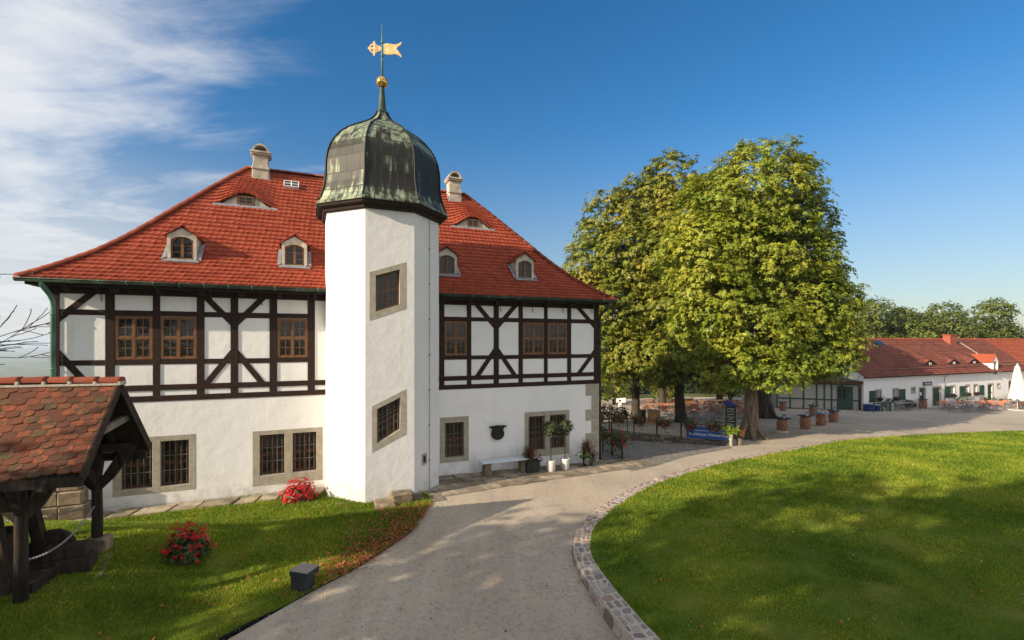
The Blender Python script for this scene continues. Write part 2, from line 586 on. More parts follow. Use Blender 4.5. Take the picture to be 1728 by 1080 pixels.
M['bark'] = simple('chestnut bark', (0.026, 0.019, 0.014), (0.085, 0.063, 0.045), 4, 0.95, bmp=0.9, bscale=9, stretch=(3, 3, 0.5))
M['barklight'] = simple('smooth root bark', (0.10, 0.075, 0.052), (0.26, 0.20, 0.14), 3, 0.95, bmp=0.7, bscale=8, stretch=(3, 3, 0.6))
M['twig'] = simple('dark twig', (0.02, 0.013, 0.01), (0.05, 0.035, 0.028), 5, 0.9)
M['white_stone'] = simple('pale trough', (0.45, 0.44, 0.40), (0.6, 0.58, 0.53), 3, 0.8)

M['leafmain'] = m_leaf('chestnut leaf', [(0.0, (0.060, 0.11, 0.011)), (0.35, (0.155, 0.215, 0.018)), (0.65, (0.30, 0.325, 0.029)), (1.0, (0.47, 0.42, 0.055))], 0.30)
M['leafautumn'] = m_leaf('turning chestnut leaf', [(0.0, (0.075, 0.11, 0.014)), (0.40, (0.17, 0.21, 0.022)), (0.75, (0.30, 0.28, 0.032)), (1.0, (0.42, 0.28, 0.045))], 0.28)
M['leafback'] = m_leaf('oak leaf', [(0.0, (0.05, 0.08, 0.016)), (0.5, (0.11, 0.15, 0.026)), (1.0, (0.22, 0.22, 0.045))], 0.25)
M['leafhedge'] = m_leaf('hedge leaf', [(0.0, (0.014, 0.030, 0.008)), (0.5, (0.03, 0.055, 0.012)), (1.0, (0.06, 0.08, 0.018))], 0.2)
M['leafbright'] = m_leaf('sunny shrub leaf', [(0.0, (0.07, 0.11, 0.015)), (0.5, (0.15, 0.18, 0.025)), (1.0, (0.26, 0.25, 0.05))], 0.4)
M['leafolive'] = m_leaf('olive leaf', [(0.0, (0.035, 0.055, 0.018)), (0.5, (0.07, 0.09, 0.04)), (1.0, (0.13, 0.14, 0.07))], 0.2)
M['leafpot'] = m_leaf('pot plant leaf', [(0.0, (0.02, 0.045, 0.010)), (0.6, (0.045, 0.085, 0.018)), (1.0, (0.09, 0.12, 0.03))], 0.25)
M['leaflime'] = m_leaf('lime leaf', [(0.0, (0.16, 0.25, 0.015)), (1.0, (0.34, 0.42, 0.03))], 0.4)
M['leafpurple'] = m_leaf('purple leaf', [(0.0, (0.03, 0.012, 0.014)), (1.0, (0.09, 0.03, 0.03))], 0.2)
M['leafgrassred'] = m_leaf('red plume', [(0.0, (0.06, 0.03, 0.015)), (1.0, (0.16, 0.05, 0.03))], 0.2)
M['petal'] = m_leaf('red petal', [(0.0, (0.42, 0.006, 0.010)), (1.0, (0.66, 0.018, 0.026))], 0.25)
M['petalorange'] = m_leaf('coral petal', [(0.0, (0.5, 0.03, 0.02)), (1.0, (0.66, 0.06, 0.08))], 0.25)
M['litter'] = m_leaf('fallen leaf', [(0.0, (0.17, 0.040, 0.018)), (0.6, (0.34, 0.085, 0.035)), (1.0, (0.48, 0.19, 0.075))], 0.1, 0.8)
M['grass'] = m_leaf('grass blade', [(0.0, (0.032, 0.075, 0.006)), (0.3, (0.10, 0.18, 0.013)), (0.6, (0.22, 0.29, 0.020)), (0.85, (0.40, 0.41, 0.05)), (1.0, (0.54, 0.48, 0.13))], 0.38, 0.5, 0.25)


def m_lawn():
    m, t, b = mat('lawn soil and sward', 0.95, 0.1)
    v = coords(t)
    a = noise(t, v, 0.6, 6, 0.6)
    c = ramp(t, a, (0.3, (0.055, 0.105, 0.011)), (0.5, (0.115, 0.17, 0.016)), (0.68, (0.22, 0.21, 0.04)))
    f = noise(t, v, 28, 5, 0.7)
    c = mixc(t, mrange(t, f, 0.45, 0.7, 0, 0.55), c, (0.06, 0.085, 0.012))
    L(t, c, b.inputs['Base Color'])
    bump(t, b, noise(t, v, 45, 5), 0.9, 0.05)
    return m


def m_gravel():
    m, t, b = mat('fine gravel', 0.95, 0.15)
    v = coords(t)
    big = noise(t, v, 0.28, 5, 0.6)
    tr = noise(t, coords(t, (1, 0.25, 1), (0, 0, R(-20))), 0.9, 5)
    c = ramp(t, mth(t, 'ADD', mth(t, 'MULTIPLY', big, 0.6), mth(t, 'MULTIPLY', tr, 0.4)),
             (0.33, (0.40, 0.335, 0.26)), (0.5, (0.52, 0.44, 0.345)), (0.68, (0.62, 0.53, 0.425)))
    vo = N(t, 'ShaderNodeTexVoronoi', ins={'Scale': 42.0})
    L(t, v, vo.inputs[0])
    c = mixc(t, 0.22, c, vo.outputs['Color'], 'SOFT_LIGHT')
    g9 = noise(t, v, 9, 6, 0.8)
    c = mixc(t, mrange(t, g9, 0.48, 0.66, 0, 0.6), c, (0.24, 0.20, 0.155))
    rut = noise(t, coords(t, (1.1, 0.10, 1), (0, 0, R(8))), 1.6, 4, 0.5)
    c = mixc(t, mrange(t, rut, 0.52, 0.66, 0, 0.28), c, (0.66, 0.57, 0.46))
    g = noise(t, v, 60, 6, 0.75)
    c = mixc(t, mrange(t, g, 0.42, 0.66, 0, 0.5), c, (0.24, 0.20, 0.16))
    g2 = noise(t, v, 22, 6, 0.75)
    c = mixc(t, mrange(t, g2, 0.55, 0.75, 0, 0.5), c, (0.64, 0.57, 0.48))
    L(t, c, b.inputs['Base Color'])
    h = mth(t, 'ADD', vo.outputs['Distance'], mth(t, 'MULTIPLY', g2, 0.8))
    bump(t, b, h, 0.85, 0.03)
    return m


def m_earth():
    m, t, b = mat('land', 0.95, 0.1)
    v = coords(t)
    f = noise(t, v, 0.006, 6, 0.65)
    c = ramp(t, f, (0.34, (0.03, 0.055, 0.018)), (0.46, (0.06, 0.085, 0.028)), (0.52, (0.20, 0.17, 0.09)), (0.58, (0.05, 0.075, 0.022)), (0.72, (0.24, 0.20, 0.12)))
    w = noise(t, v, 0.05, 4)
    c = mixc(t, mrange(t, w, 0.6, 0.72, 0, 0.7), c, (0.025, 0.045, 0.016))
    L(t, c, b.inputs['Base Color'])
    return m


def m_cells(name, stones, joint, scale, jw, stretch=(1, 1, 1), bstr=0.8):
    """irregular stones set in mortar"""
    m, t, b = mat(name, 0.9, 0.2)
    v0 = coords(t, stretch)
    w = N(t, 'ShaderNodeTexNoise', ins={'Scale': 3.0, 'Detail': 2})
    L(t, v0, w.inputs[0])
    v = mixc(t, 0.05, v0, w.outputs['Color'], 'LINEAR_LIGHT')
    e = N(t, 'ShaderNodeTexVoronoi', feature='DISTANCE_TO_EDGE', ins={'Scale': scale})
    L(t, v, e.inputs[0])
    q = N(t, 'ShaderNodeTexVoronoi', ins={'Scale': scale})
    L(t, v, q.inputs[0])
    sp = N(t, 'ShaderNodeSeparateColor')
    L(t, q.outputs['Color'], sp.inputs[0])
    c = ramp(t, sp.outputs[0], *stones)
    gr = noise(t, v0, 25, 5)
    c = mixc(t, mrange(t, gr, 0.4, 0.7, 0, 0.3), c, tuple(x * 0.6 for x in stones[0][1]))
    k = mrange(t, e.outputs[0], jw * 0.6, jw * 1.3)
    c = mixc(t, k, joint, c)
    L(t, c, b.inputs['Base Color'])
    bump(t, b, mth(t, 'ADD', k, mth(t, 'MULTIPLY', gr, 0.4)), bstr, 0.02)
    return m


M['lawn'] = m_lawn()
M['gravel'] = m_gravel()
M['earth'] = m_earth()
M['kerb'] = m_cells('kerb stones in mortar', [(0.0, (0.20, 0.12, 0.10)), (0.4, (0.27, 0.20, 0.18)), (0.75, (0.30, 0.17, 0.11)), (1.0, (0.34, 0.27, 0.24))], (0.46, 0.42, 0.36), 4.6, 0.075)
M['kerbface'] = m_cells('kerb face stones', [(0.0, (0.22, 0.13, 0.08)), (0.5, (0.30, 0.18, 0.11)), (1.0, (0.35, 0.24, 0.16))], (0.20, 0.16, 0.12), 3.0, 0.05, (1, 1, 1.4))
M['kerbstone'] = m_tile('kerb stone', [(0.0, (0.20, 0.14, 0.12)), (0.35, (0.28, 0.22, 0.205)), (0.6, (0.33, 0.295, 0.285)), (0.82, (0.34, 0.20, 0.14)), (1.0, (0.44, 0.38, 0.34))], (0.18, 0.155, 0.14), (0.5, 0.75), 0.5, 0.9)
M['pebble'] = m_tile('pebble', [(0.0, (0.20, 0.16, 0.12)), (0.5, (0.42, 0.35, 0.27)), (1.0, (0.62, 0.55, 0.46))], (0.3, 0.25, 0.2), (0.6, 0.8), 0.3, 0.9)
M['cobble'] = m_cells('cobbles', [(0.0, (0.17, 0.155, 0.145)), (0.5, (0.26, 0.24, 0.22)), (1.0, (0.34, 0.31, 0.27))], (0.13, 0.12, 0.10), 8.5, 0.07)
M['slab'] = simple('sandstone slab', (0.14, 0.115, 0.085), (0.33, 0.275, 0.20), 2.2, 0.95, bmp=0.5, bscale=12, isl=0.35)
M['wallstone'] = m_cells('rubble wall', [(0.0, (0.08, 0.07, 0.055)), (0.5, (0.17, 0.14, 0.105)), (1.0, (0.27, 0.22, 0.16))], (0.06, 0.05, 0.04), 3.0, 0.06, (1, 1, 2.0))


def m_copper():
    m, t, b = mat('weathered copper sheet', 0.55, 0.4, 0.25)
    v = coords(t)
    sp = N(t, 'ShaderNodeSeparateXYZ')
    L(t, v, sp.inputs[0])
    z = sp.outputs[2]
    up = mrange(t, z, 10.75, 11.15, 0, 0.22)
    dn = mrange(t, z, 9.72, 9.40, 0, 0.27)
    streak = noise(t, coords(t, (5, 5, 0.55)), 1.4, 6, 0.6)
    cell = noise(t, coords(t, (1, 1, 0.6)), 2.0, 3)
    br = N(t, 'ShaderNodeTexBrick', offset=0.37, ins={'Scale': 1.0, 'Mortar Size': 0.016, 'Brick Width': 0.49, 'Row Height': 0.52, 'Mortar Smooth': 0.2, 'Bias': 0.0})
    br.inputs['Color1'].default_value = (0, 0, 0, 1); br.inputs['Color2'].default_value = (1, 1, 1, 1)
    uv = N(t, 'ShaderNodeTexCoord')
    L(t, uv.outputs['UV'], br.inputs[0])
    k = mth(t, 'ADD', mth(t, 'ADD', mth(t, 'MULTIPLY', mrange(t, streak, 0.28, 0.72, 0.18, 0.84, False), 0.70), mth(t, 'MULTIPLY', mrange(t, cell, 0.28, 0.72, 0.18, 0.84, False), 0.42)), mth(t, 'ADD', up, dn))
    sc = N(t, 'ShaderNodeSeparateColor'); L(t, br.outputs[0], sc.inputs[0])
    k = mth(t, 'ADD', k, mth(t, 'MULTIPLY', mth(t, 'SUBTRACT', sc.outputs[0], 0.5), 0.20))
    c = ramp(t, k, (0.56, (0.016, 0.015, 0.011)), (0.70, (0.036, 0.036, 0.025)), (0.78, (0.13, 0.155, 0.105)), (0.92, (0.24, 0.29, 0.20)), (1.0, (0.32, 0.34, 0.22)))
    c = mixc(t, br.outputs['Fac'], c, (0.012, 0.013, 0.010))
    L(t, c, b.inputs['Base Color'])
    bump(t, b, mth(t, 'ADD', br.outputs['Fac'], mth(t, 'MULTIPLY', noise(t, v, 3, 3), 0.6)), 0.5, 0.02)
    return m


M['copper'] = m_copper()
M['gold'], t_, b_ = mat('gilding', 0.22, 0.5, 1.0)
v_ = coords(t_)
L(t_, ramp(t_, noise(t_, v_, 5, 4), (0.35, (0.72, 0.40, 0.10)), (0.65, (0.95, 0.62, 0.20))), b_.inputs['Base Color'])
M['vanegold'], t_, b_ = mat('gilded sheet', 0.45, 0.5, 0.55)
v_ = coords(t_)
L(t_, ramp(t_, noise(t_, v_, 9, 4), (0.35, (0.62, 0.36, 0.12)), (0.6, (0.85, 0.62, 0.30))), b_.inputs['Base Color'])
bump(t_, b_, noise(t_, v_, 14, 3), 0.5, 0.02)
# ---------------------------------------------------------------- ground
def spaced(lim, near, step):
    a = list(np.arange(0, near, step)); d = step; x = near
    while x < lim:
        a.append(x); d *= 1.25; x += d
    a.append(lim)
    a = np.array(a)
    return np.concatenate([-a[:0:-1], a])


gx = spaced(9000, 70, 2.5); gy = spaced(9000, 70, 2.5)
XX, YY = np.meshgrid(gx + 5, gy + 20)
ZZ = hgt(XX, YY) - 0.09 - 0.7 * sstep(-4, -5, XX) * sstep(-19, -17, XX) * sstep(-3, 0, YY) * sstep(15.5, 13.5, YY)
g = MB()
nx = len(gx)
vv = np.stack([XX, YY, ZZ], -1).reshape(-1, 3)
ff = [(j * nx + i, j * nx + i + 1, (j + 1) * nx + i + 1, (j + 1) * nx + i) for j in range(len(gy) - 1) for i in range(nx - 1)]
g.add(vv, ff, 0, True)
structure(g.build('ground', M['earth']))


def sheet(name, poly, m, z_off, step=0.6, hf=hgt, kind='structure', rough=0.0):
    P = np.array(poly, float)
    x0, y0 = P.min(0); x1, y1 = P.max(0)
    pts = [Vector(p) for p in poly]
    ne = len(pts)
    gx_, gy_ = np.meshgrid(np.arange(x0, x1, step), np.arange(y0, y1, step))
    q = np.stack([gx_.ravel(), gy_.ravel()], -1) + rng.uniform(-.1, .1, (gx_.size, 2)) * step
    q = q[inside(q, P)]
    allp = pts + [Vector(p) for p in q]
    vo, eo, fo, *_ = delaunay_2d_cdt(allp, [(i, (i + 1) % ne) for i in range(ne)], [], 1, 1e-5)
    v2 = np.array([tuple(p) for p in vo])
    z = hf(v2[:, 0], v2[:, 1]) + z_off
    if rough:
        z = z + rng.normal(0, rough, len(z))
    b = MB()
    b.add(np.column_stack([v2, z]), [tuple(f) for f in fo], 0, True)
    o = b.build(name, m)
    o['kind'] = kind
    return o


def inside(q, P):
    x, y = q[:, 0], q[:, 1]
    r = np.zeros(len(q), bool)
    j = len(P) - 1
    for i in range(len(P)):
        c = ((P[i, 1] > y) != (P[j, 1] > y)) & (x < (P[j, 0] - P[i, 0]) * (y - P[i, 1]) / (P[j, 1] - P[i, 1] + 1e-12) + P[i, 0])
        r ^= c
        j = i
    return r


def smooth_line(p, n=6):
    p = np.array(p, float)
    out = []
    for i in range(len(p) - 1):
        a, b, c, d = p[max(i - 1, 0)], p[i], p[i + 1], p[min(i + 2, len(p) - 1)]
        for k in range(n):
            t = k / n
            out.append(0.5 * (2 * b + (c - a) * t + (2 * a - 5 * b + 4 * c - d) * t * t + (3 * b - a - 3 * c + d) * t ** 3))
    out.append(p[-1])
    return np.array(out)


YAW = math.degrees(math.atan2(.388, .9217))
HO = np.array((-4.545, 16.72))
HE = np.array((.9217, .388)); HN = np.array((.388, -.9217))


def hw(u, v):
    """house plan (along the front, out from the front) to world"""
    p = HO + HE * u + HN * v
    return float(p[0]), float(p[1])


# gravel forecourt
structure(sheet('gravel_path', [(-8, -8), (60, -8), (80, 20), (80, 66), (45, 66), (22, 66), (2, 60), (2, 30), hw(9, -1), hw(-2.3, -0.2), (-3.0, 14.9), (-4.2, 9.5), (-6.5, 5)], M['gravel'], 0.0, 0.9))
PATHL = [(-5.9, -3), (-5.75, 4.0), (-5.45, 6.9), (-5.05, 8.34), (-4.36, 9.27), (-3.97, 9.84), (-3.44, 10.56), (-3.09, 11.21), (-2.60, 12.38), (-2.5, 13.6), (-2.42, 14.45)]
pl = smooth_line(PATHL, 5)
left_lawn = [tuple(p) for p in pl] + [hw(1.2, 2.0), hw(0.7, 1.5), hw(-1.9, .35), hw(-9, .3), (-24, 13.5), (-30, 4), (-24, -3)]
structure(sheet('lawn', left_lawn, M['lawn'], 0.028, 0.35, rough=0.008))
eb_ = MB()
for i in range(len(pl) - 1):
    if -1 < pl[i, 1] < 12.6:
        a, b = pl[i], pl[i + 1]
        eb_.beam((*a, float(hgt(*a)) - 0.015), (*b, float(hgt(*b)) - 0.015), 0.010, 0.07)
tag(eb_.build('lawn_edging', M['iron']), 'thin rusty metal edging strip between the left lawn and the gravel path', 'lawn edging')

KIN = [(6.5, 2.2), (4.0, 4.6), (2.75, 6.9), (2.40, 7.95), (2.20, 8.69), (1.94, 9.87), (1.81, 10.99), (1.93, 11.9), (2.23, 12.82), (3.15, 14.33), (4.45, 15.95), (6.75, 18.11), (9.2, 20.1), (11.9, 21.95), (15.3, 24.4), (19.0, 26.84), (25.59, 29.24), (32.8, 30.98), (42, 32.2), (55, 33)]
ki = smooth_line(KIN, 5)
tan = np.gradient(ki, axis=0); tan /= np.linalg.norm(tan, axis=1)[:, None]
nor = np.column_stack([-tan[:, 1], tan[:, 0]])
wid = np.interp(ki[:, 1], [0, 9, 12, 18, 33], [.41, .41, .39, .42, .46])
ko = ki + nor * wid[:, None]
right_lawn = [tuple(p) for p in ki] + [(75, 33), (75, -12), (14, -12)]
structure(sheet('lawn', right_lawn, M['lawn'], 0.03, 0.5, hf=hflat, rough=0.008))
kb = MB()
n_ = len(ki)
cum = np.concatenate([[0], np.cumsum(np.linalg.norm(np.diff(ki, axis=0), axis=1))])


def kpt(d, t, dz=0.0):
    """point on the kerb: d metres along, t from the inner edge (0) to the outer edge (1)"""
    x = np.interp(d, cum, ki[:, 0]); y = np.interp(d, cum, ki[:, 1])
    ox = np.interp(d, cum, ko[:, 0]); oy = np.interp(d, cum, ko[:, 1])
    px, py = x + (ox - x) * t, y + (oy - y) * t
    return np.array((px, py, float(hflat(px, py)) + .03 + dz))


def kface(d, s_):
    """point on the outer face: s_ 0 at the top, 1 at the bottom"""
    p = kpt(d, 1.0); q = kpt(d, 1.06)
    zb_ = float(hgt(p[0], p[1])) - .12
    return np.array((p[0] + (q[0] - p[0]) * s_, p[1] + (q[1] - p[1]) * s_, p[2] - .02 + (zb_ - p[2] + .02) * s_))


ds = np.arange(0, cum[-1], .25)
for i in range(len(ds) - 1):
    a, c = ds[i], ds[i + 1]
    kb.add([kpt(a, -.02, -.3), kpt(c, -.02, -.3), kpt(c, -.02), kpt(a, -.02)], ((0, 1, 2, 3),), 0)
    kb.add([kpt(a, -.02), kpt(c, -.02), kpt(c, .99), kpt(a, .99)], ((0, 1, 2, 3),), 0)
    kb.add([kpt(a, .99), kpt(c, .99), kface(c, 1), kface(a, 1)], ((0, 1, 2, 3),), 0)
kr = random.Random(17)


def stone(c4, up, h):
    """irregular stone: the four corners of its outline lifted along up, the edges rounded off"""
    c4 = [np.array(p) for p in c4]
    m = sum(c4) / 4
    ring_ = []
    for k in range(4):
        p, q = c4[k], c4[(k + 1) % 4]
        ring_ += [p + (m - p) * kr.uniform(.05, .30), p + (q - p) * kr.uniform(.3, .7) + (m - p) * kr.uniform(-.06, .12)]
    hh = h * kr.uniform(.5, 1.3)
    tilt = np.array([kr.uniform(-.3, .3) * hh for _ in range(8)])
    lo = [p - up * .015 for p in ring_]
    mid = [p + up * (hh * .6) for p in ring_]
    hi = [p + (m - p) * .14 + up * (hh + tilt[k]) for k, p in enumerate(ring_)]
    kb.add(lo + mid + hi, [(k, (k + 1) % 8, 8 + (k + 1) % 8, 8 + k) for k in range(8)] + [(8 + k, 8 + (k + 1) % 8, 16 + (k + 1) % 8, 16 + k) for k in range(8)] + [tuple(range(16, 24))], 1)


d = 0.0
U_ = np.array((0, 0, 1.0))
while d < min(cum[-1] - .4, 46):
    near = d < 24
    ln = kr.uniform(.13, .30) if near else kr.uniform(.3, .6)
    cuts = [0.0] + ([kr.uniform(.3, .7)] if kr.random() < .6 else sorted((kr.uniform(.22, .42), kr.uniform(.58, .8)))) + [1.0]
    if not near:
        cuts = [0.0, kr.uniform(.35, .65), 1.0]
    for k in range(len(cuts) - 1):
        g0 = .075
        o = kr.uniform(-.05, .05)
        c4 = [kpt(d + .030 + o, cuts[k] + g0), kpt(d + ln - .030 + o * .5, cuts[k] + g0), kpt(d + ln - .030 + kr.uniform(-.03, .03), cuts[k + 1] - g0), kpt(d + .018 + kr.uniform(-.03, .03), cuts[k + 1] - g0)]
        stone(c4, U_, .022)
    d += ln
d = 3.0
while d < 16:
    ln = kr.uniform(.22, .5)
    m = kr.uniform(.4, .6)
    p, q = kpt(d + ln / 2, 0), kpt(d + ln / 2, 1)
    out_ = (q - p); out_[2] = 0; out_ /= np.linalg.norm(out_)
    for s0, s1 in (((.02, m), (m, .98)) if kr.random() < .6 else ((.02, .97),)):
        stone([kface(d + .015, s0 + .03), kface(d + ln - .015, s0 + .03), kface(d + ln - .015, s1 - .03), kface(d + .015, s1 - .03)], out_, .03)
    d += ln
tag(kb.build('stone_kerb', [M['mortar'], M['kerbstone']]), 'low curved rubble stone kerb with pale mortar joints edging the round lawn', 'kerb')

# sandstone slabs along the house
def slabs(name, u0, u1, v0, vf, rows, lw, seed, z=0.035, gap=.02, skew=0.0):
    r = random.Random(seed)
    b = MB()
    for k in range(rows):
        u = u0 - r.uniform(0, .4)
        while u < u1:
            w = r.uniform(*lw)
            va, vb = v0 + (vf(u) - v0) * k / rows, v0 + (vf(u) - v0) * (k + 1) / rows
            ua, ub = max(u, u0) + gap, min(u + w, u1) - gap
            if ub - ua > .12:
                dz = r.uniform(-.008, .012)
                c = []
                for (uu, vvv) in ((ua, va + gap), (ub, va + gap), (ub + skew, vb - gap), (ua + skew, vb - gap)):
                    x, y = hw(uu + r.uniform(-.025, .025), vvv + r.uniform(-.025, .025))
                    c.append((x, y, float(hgt(x, y)) + z + dz + r.uniform(-.006, .006)))
                lo = [(x, y, zz_ - .12) for x, y, zz_ in c]
                b.add(c + lo, ((0, 1, 2, 3), (0, 4, 5, 1), (1, 5, 6, 2), (2, 6, 7, 3), (3, 7, 4, 0)), 0)
            u += w
    return structure(b.build(name, M['slab']))


slabs('stone_paving', -8.0, -1.75, .02, lambda u: .80, 1, (.55, .95), 3, .065, .045, -.18)
slabs('stone_paving', 1.15, 10.6, .02, lambda u: 2.35 - .09 * max(0, u - 1.5), 4, (.45, 1.0), 5, .03, .012)
slabs('stone_paving', -2.2, 1.6, 1.5, lambda u: 2.75 - .5 * abs(u) * (u < 0), 2, (.6, 1.1), 9, .04, .03)
structure(sheet('cobbled_ramp', [hw(9.0, 2.0), hw(10.6, 1.55), (7.6, 21.4), (10.9, 24.0), (11.25, 24.9), (9.0, 25.6), (6.3, 26.6), (4.6, 27.6), (3.2, 25), hw(9.4, -1.2), hw(9.2, .2)], M['cobble'], 0.016, 0.5))
# flat joint bed under the slabs
structure(sheet('earth_bed', [hw(1.2, .1), hw(10.6, .1), hw(10.6, 1.5), hw(1.2, 2.4)], M['stonedark'], 0.008, 0.6))


# ---------------------------------------------------------------- grass blades
def blades(name, poly, n, hmin, hmax, w, hf, zo, dist_pow=1.0, ymin=6.5, ymax=30, seed=1, label=None):
    r = np.random.default_rng(seed)
    P = np.array(poly, float)
    # denser near the camera: sample range along Y with a falling density
    out = []
    need = n
    while need > 0:
        k = need * 4 + 1000
        yy = ymin * (ymax / ymin) ** r.random(k)
        xx = (r.random(k) * 2 - 1) * 1.12 * yy
        q = np.column_stack([xx, yy])
        q = q[inside(q, P)]
        # keep density about even per screen area near, less far
        keep = r.random(len(q)) < np.clip(q[:, 1] / ymax, .12, 1) ** dist_pow
        q = q[keep][:need]
        out.append(q); need -= len(q)
    q = np.concatenate(out)
    m = len(q)
    pat = 0.5 + 0.5 * np.sin(q[:, 0] * 2.1 + 1.3 * np.sin(q[:, 1] * 1.7)) * np.sin(q[:, 1] * 2.6 + 0.9 * np.sin(q[:, 0] * 3.1))
    hh = (hmin + (hmax - hmin) * r.random(m) ** 1.6) * (0.6 + 0.7 * pat) * np.clip(q[:, 1] / 11, .8, 2.0)
    ww = w * (0.7 + 0.7 * r.random(m)) * np.clip(q[:, 1] / 11, .75, 2.2)
    a = r.random(m) * 2 * np.pi
    la = r.random(m) * 2 * np.pi
    ln = hh * (0.25 + 0.75 * r.random(m))
    z = hf(q[:, 0], q[:, 1]) + zo
    c, s_ = np.cos(a) * ww / 2, np.sin(a) * ww / 2
    v = np.empty((m, 3, 3), np.float32)
    v[:, 0] = np.column_stack([q[:, 0] - c, q[:, 1] - s_, z])
    v[:, 1] = np.column_stack([q[:, 0] + c, q[:, 1] + s_, z])
    v[:, 2] = np.column_stack([q[:, 0] + np.cos(la) * ln, q[:, 1] + np.sin(la) * ln, z + hh])
    o = raw(name, v.reshape(-1, 3), None, M['grass'])
    o['kind'] = 'stuff'
    return o


blade_lawn = [tuple(p) for p in pl] + [hw(1.2, 2.0), hw(0.7, 1.6), hw(-1.9, .84), hw(-8.0, .84), hw(-9, .3), (-24, 13.5), (-30, 4), (-24, -3)]
blades('grass', blade_lawn, 230000, .03, .095, .017, hgt, .02, .6, 6.5, 17, 11)
blades('grass', [tuple(p) for p in ki] + [(75, 33), (75, -12), (14, -12)], 420000, .02, .065, .018, hflat, .02, .35, 6.5, 33, 12)
# tufts between the slabs along the left front
bl = []
for u in np.arange(-7.9, -1.9, .15):
    if rng.random() < .55:
        for _ in range(26):
            x, y = hw(u + rng.normal(0, .09), (.03 if rng.random() < .4 else rng.uniform(.05, .8)) + rng.normal(0, .02))
            z = float(hgt(x, y)) + .02; h = rng.uniform(.05, .14); a = rng.uniform(0, 6.3)
            bl += [(x, y, z), (x + .012, y + .004, z), (x + math.cos(a) * h * .6, y + math.sin(a) * h * .6, z + h)]
o = raw('weeds', np.array(bl), None, M['grass']); o['kind'] = 'stuff'
# red leaves blown along the edge of the path
def litter(n, f, size, seed):
    r = np.random.default_rng(seed)
    v = []
    for _ in range(n):
        x, y = f(r)
        z = float(hgt(x, y)) + .055 + r.random() * .045
        a = r.random() * 6.28; s = size * r.uniform(.6, 1.3)
        d = np.array((math.cos(a), math.sin(a), r.normal(0, .35))) * s
        e_ = np.array((-math.sin(a), math.cos(a), r.normal(0, .35))) * s * .55
        p = np.array((x, y, z + .01))
        v += [p - d, p + e_, p + d, p - e_]
    return v


def edge_spot(r):
    t = np.clip(r.beta(2.4, 1.5), 0, 1)
    k = t * (len(pl) - 1) * .52 + (len(pl) - 1) * .46
    i = int(min(k, len(pl) - 2)); p = pl[i] + (pl[i + 1] - pl[i]) * (k - i)
    return p[0] - abs(r.normal(0, .28 + .62 * t)) + .10, p[1] + r.normal(0, .12)


def lawn_spot(r):
    while True:
        y = r.uniform(7.5, 14.6); x = r.uniform(-9.5, -2.6)
        if inside(np.array([(x, y)]), np.array(left_lawn))[0] and r.random() < math.exp((x + 2.6) * .45):
            return x, y


def path_spot(r):
    y = r.uniform(8, 30); return r.uniform(-.3, .16) * y, y


def lawn2_spot(r):
    y = r.uniform(9, 28); x = r.uniform(.2, 1.0) * y
    return x, y


lv = litter(1800, edge_spot, .036, 3) + litter(420, lawn_spot, .034, 4)
o = raw('fallen_leaves', np.array(lv), None, M['litter'], k=4); o['kind'] = 'stuff'
lv = [p + np.array((0, 0, -.03)) for p in litter(150, path_spot, .03, 5)]
o = raw('fallen_leaves', np.array(lv), None, M['litter'], k=4); o['kind'] = 'stuff'

# loose pebbles on the drive
r = np.random.default_rng(23)
pv = []
k = 15000
yy = 7.5 * (22 / 7.5) ** r.random(k); xx = (r.random(k) * 2 - 1) * yy
q = np.column_stack([xx, yy])
path_poly = np.array([tuple(p) for p in pl] + [hw(2, 2.2), hw(9, 1.6), (9, 22)] + [tuple(p) for p in ko[::-1]][-62:])
q = q[inside(q, path_poly)]
m = len(q)
sz = r.uniform(.006, .017, m)
z = hgt(q[:, 0], q[:, 1]) + .004
ct = np.column_stack([q, z + sz * .5])
an = r.random(m) * 6.28
def off(a, h, s_=1.0): return np.column_stack([np.cos(an + a) * sz * s_, np.sin(an + a) * sz * s_, h * sz])
P0, P1, P2, P3 = ct + off(0, -.6), ct + off(2.0, -.5, .8), ct + off(4.1, -.6, 1.1), ct + off(1.0, .7, .3)
v = np.stack([P0, P1, P3, P1, P2, P3, P2, P0, P3], 1).reshape(-1, 3)
o = raw('pebbles', v, None, M['pebble']); o['kind'] = 'stuff'

# leaves and pale clover heads scattered over the round lawn
rl = np.array([tuple(p) for p in ki] + [(75, 33), (75, -12), (14, -12)])


def rl_spot(r):
    while True:
        y = 8.0 * (30 / 8.0) ** r.random(); x = r.uniform(.15, 1.08) * y
        if inside(np.array([(x, y)]), rl)[0]:
            return x, y


def flat_bits(n, size, seed, zo):
    r = np.random.default_rng(seed); v = []
    for _ in range(n):
        x, y = rl_spot(r)
        p = np.array((x, y, float(hflat(x, y)) + zo + r.random() * .02)); a = r.random() * 6.28
        s_ = size * r.uniform(.6, 1.4) * (y / 12) ** .5
        d = np.array((math.cos(a), math.sin(a), r.normal(0, .3))) * s_; e_ = np.array((-math.sin(a), math.cos(a), r.normal(0, .3))) * s_ * .7
        v += [p - d, p + e_, p + d, p - e_]
    return np.array(v)


o = raw('fallen_leaves', flat_bits(110, .035, 71, .05), None, M['litter'], k=4); o['kind'] = 'stuff'
o = raw('clover_heads', flat_bits(130, .013, 72, .05), None, M['letter'], k=4); o['kind'] = 'stuff'
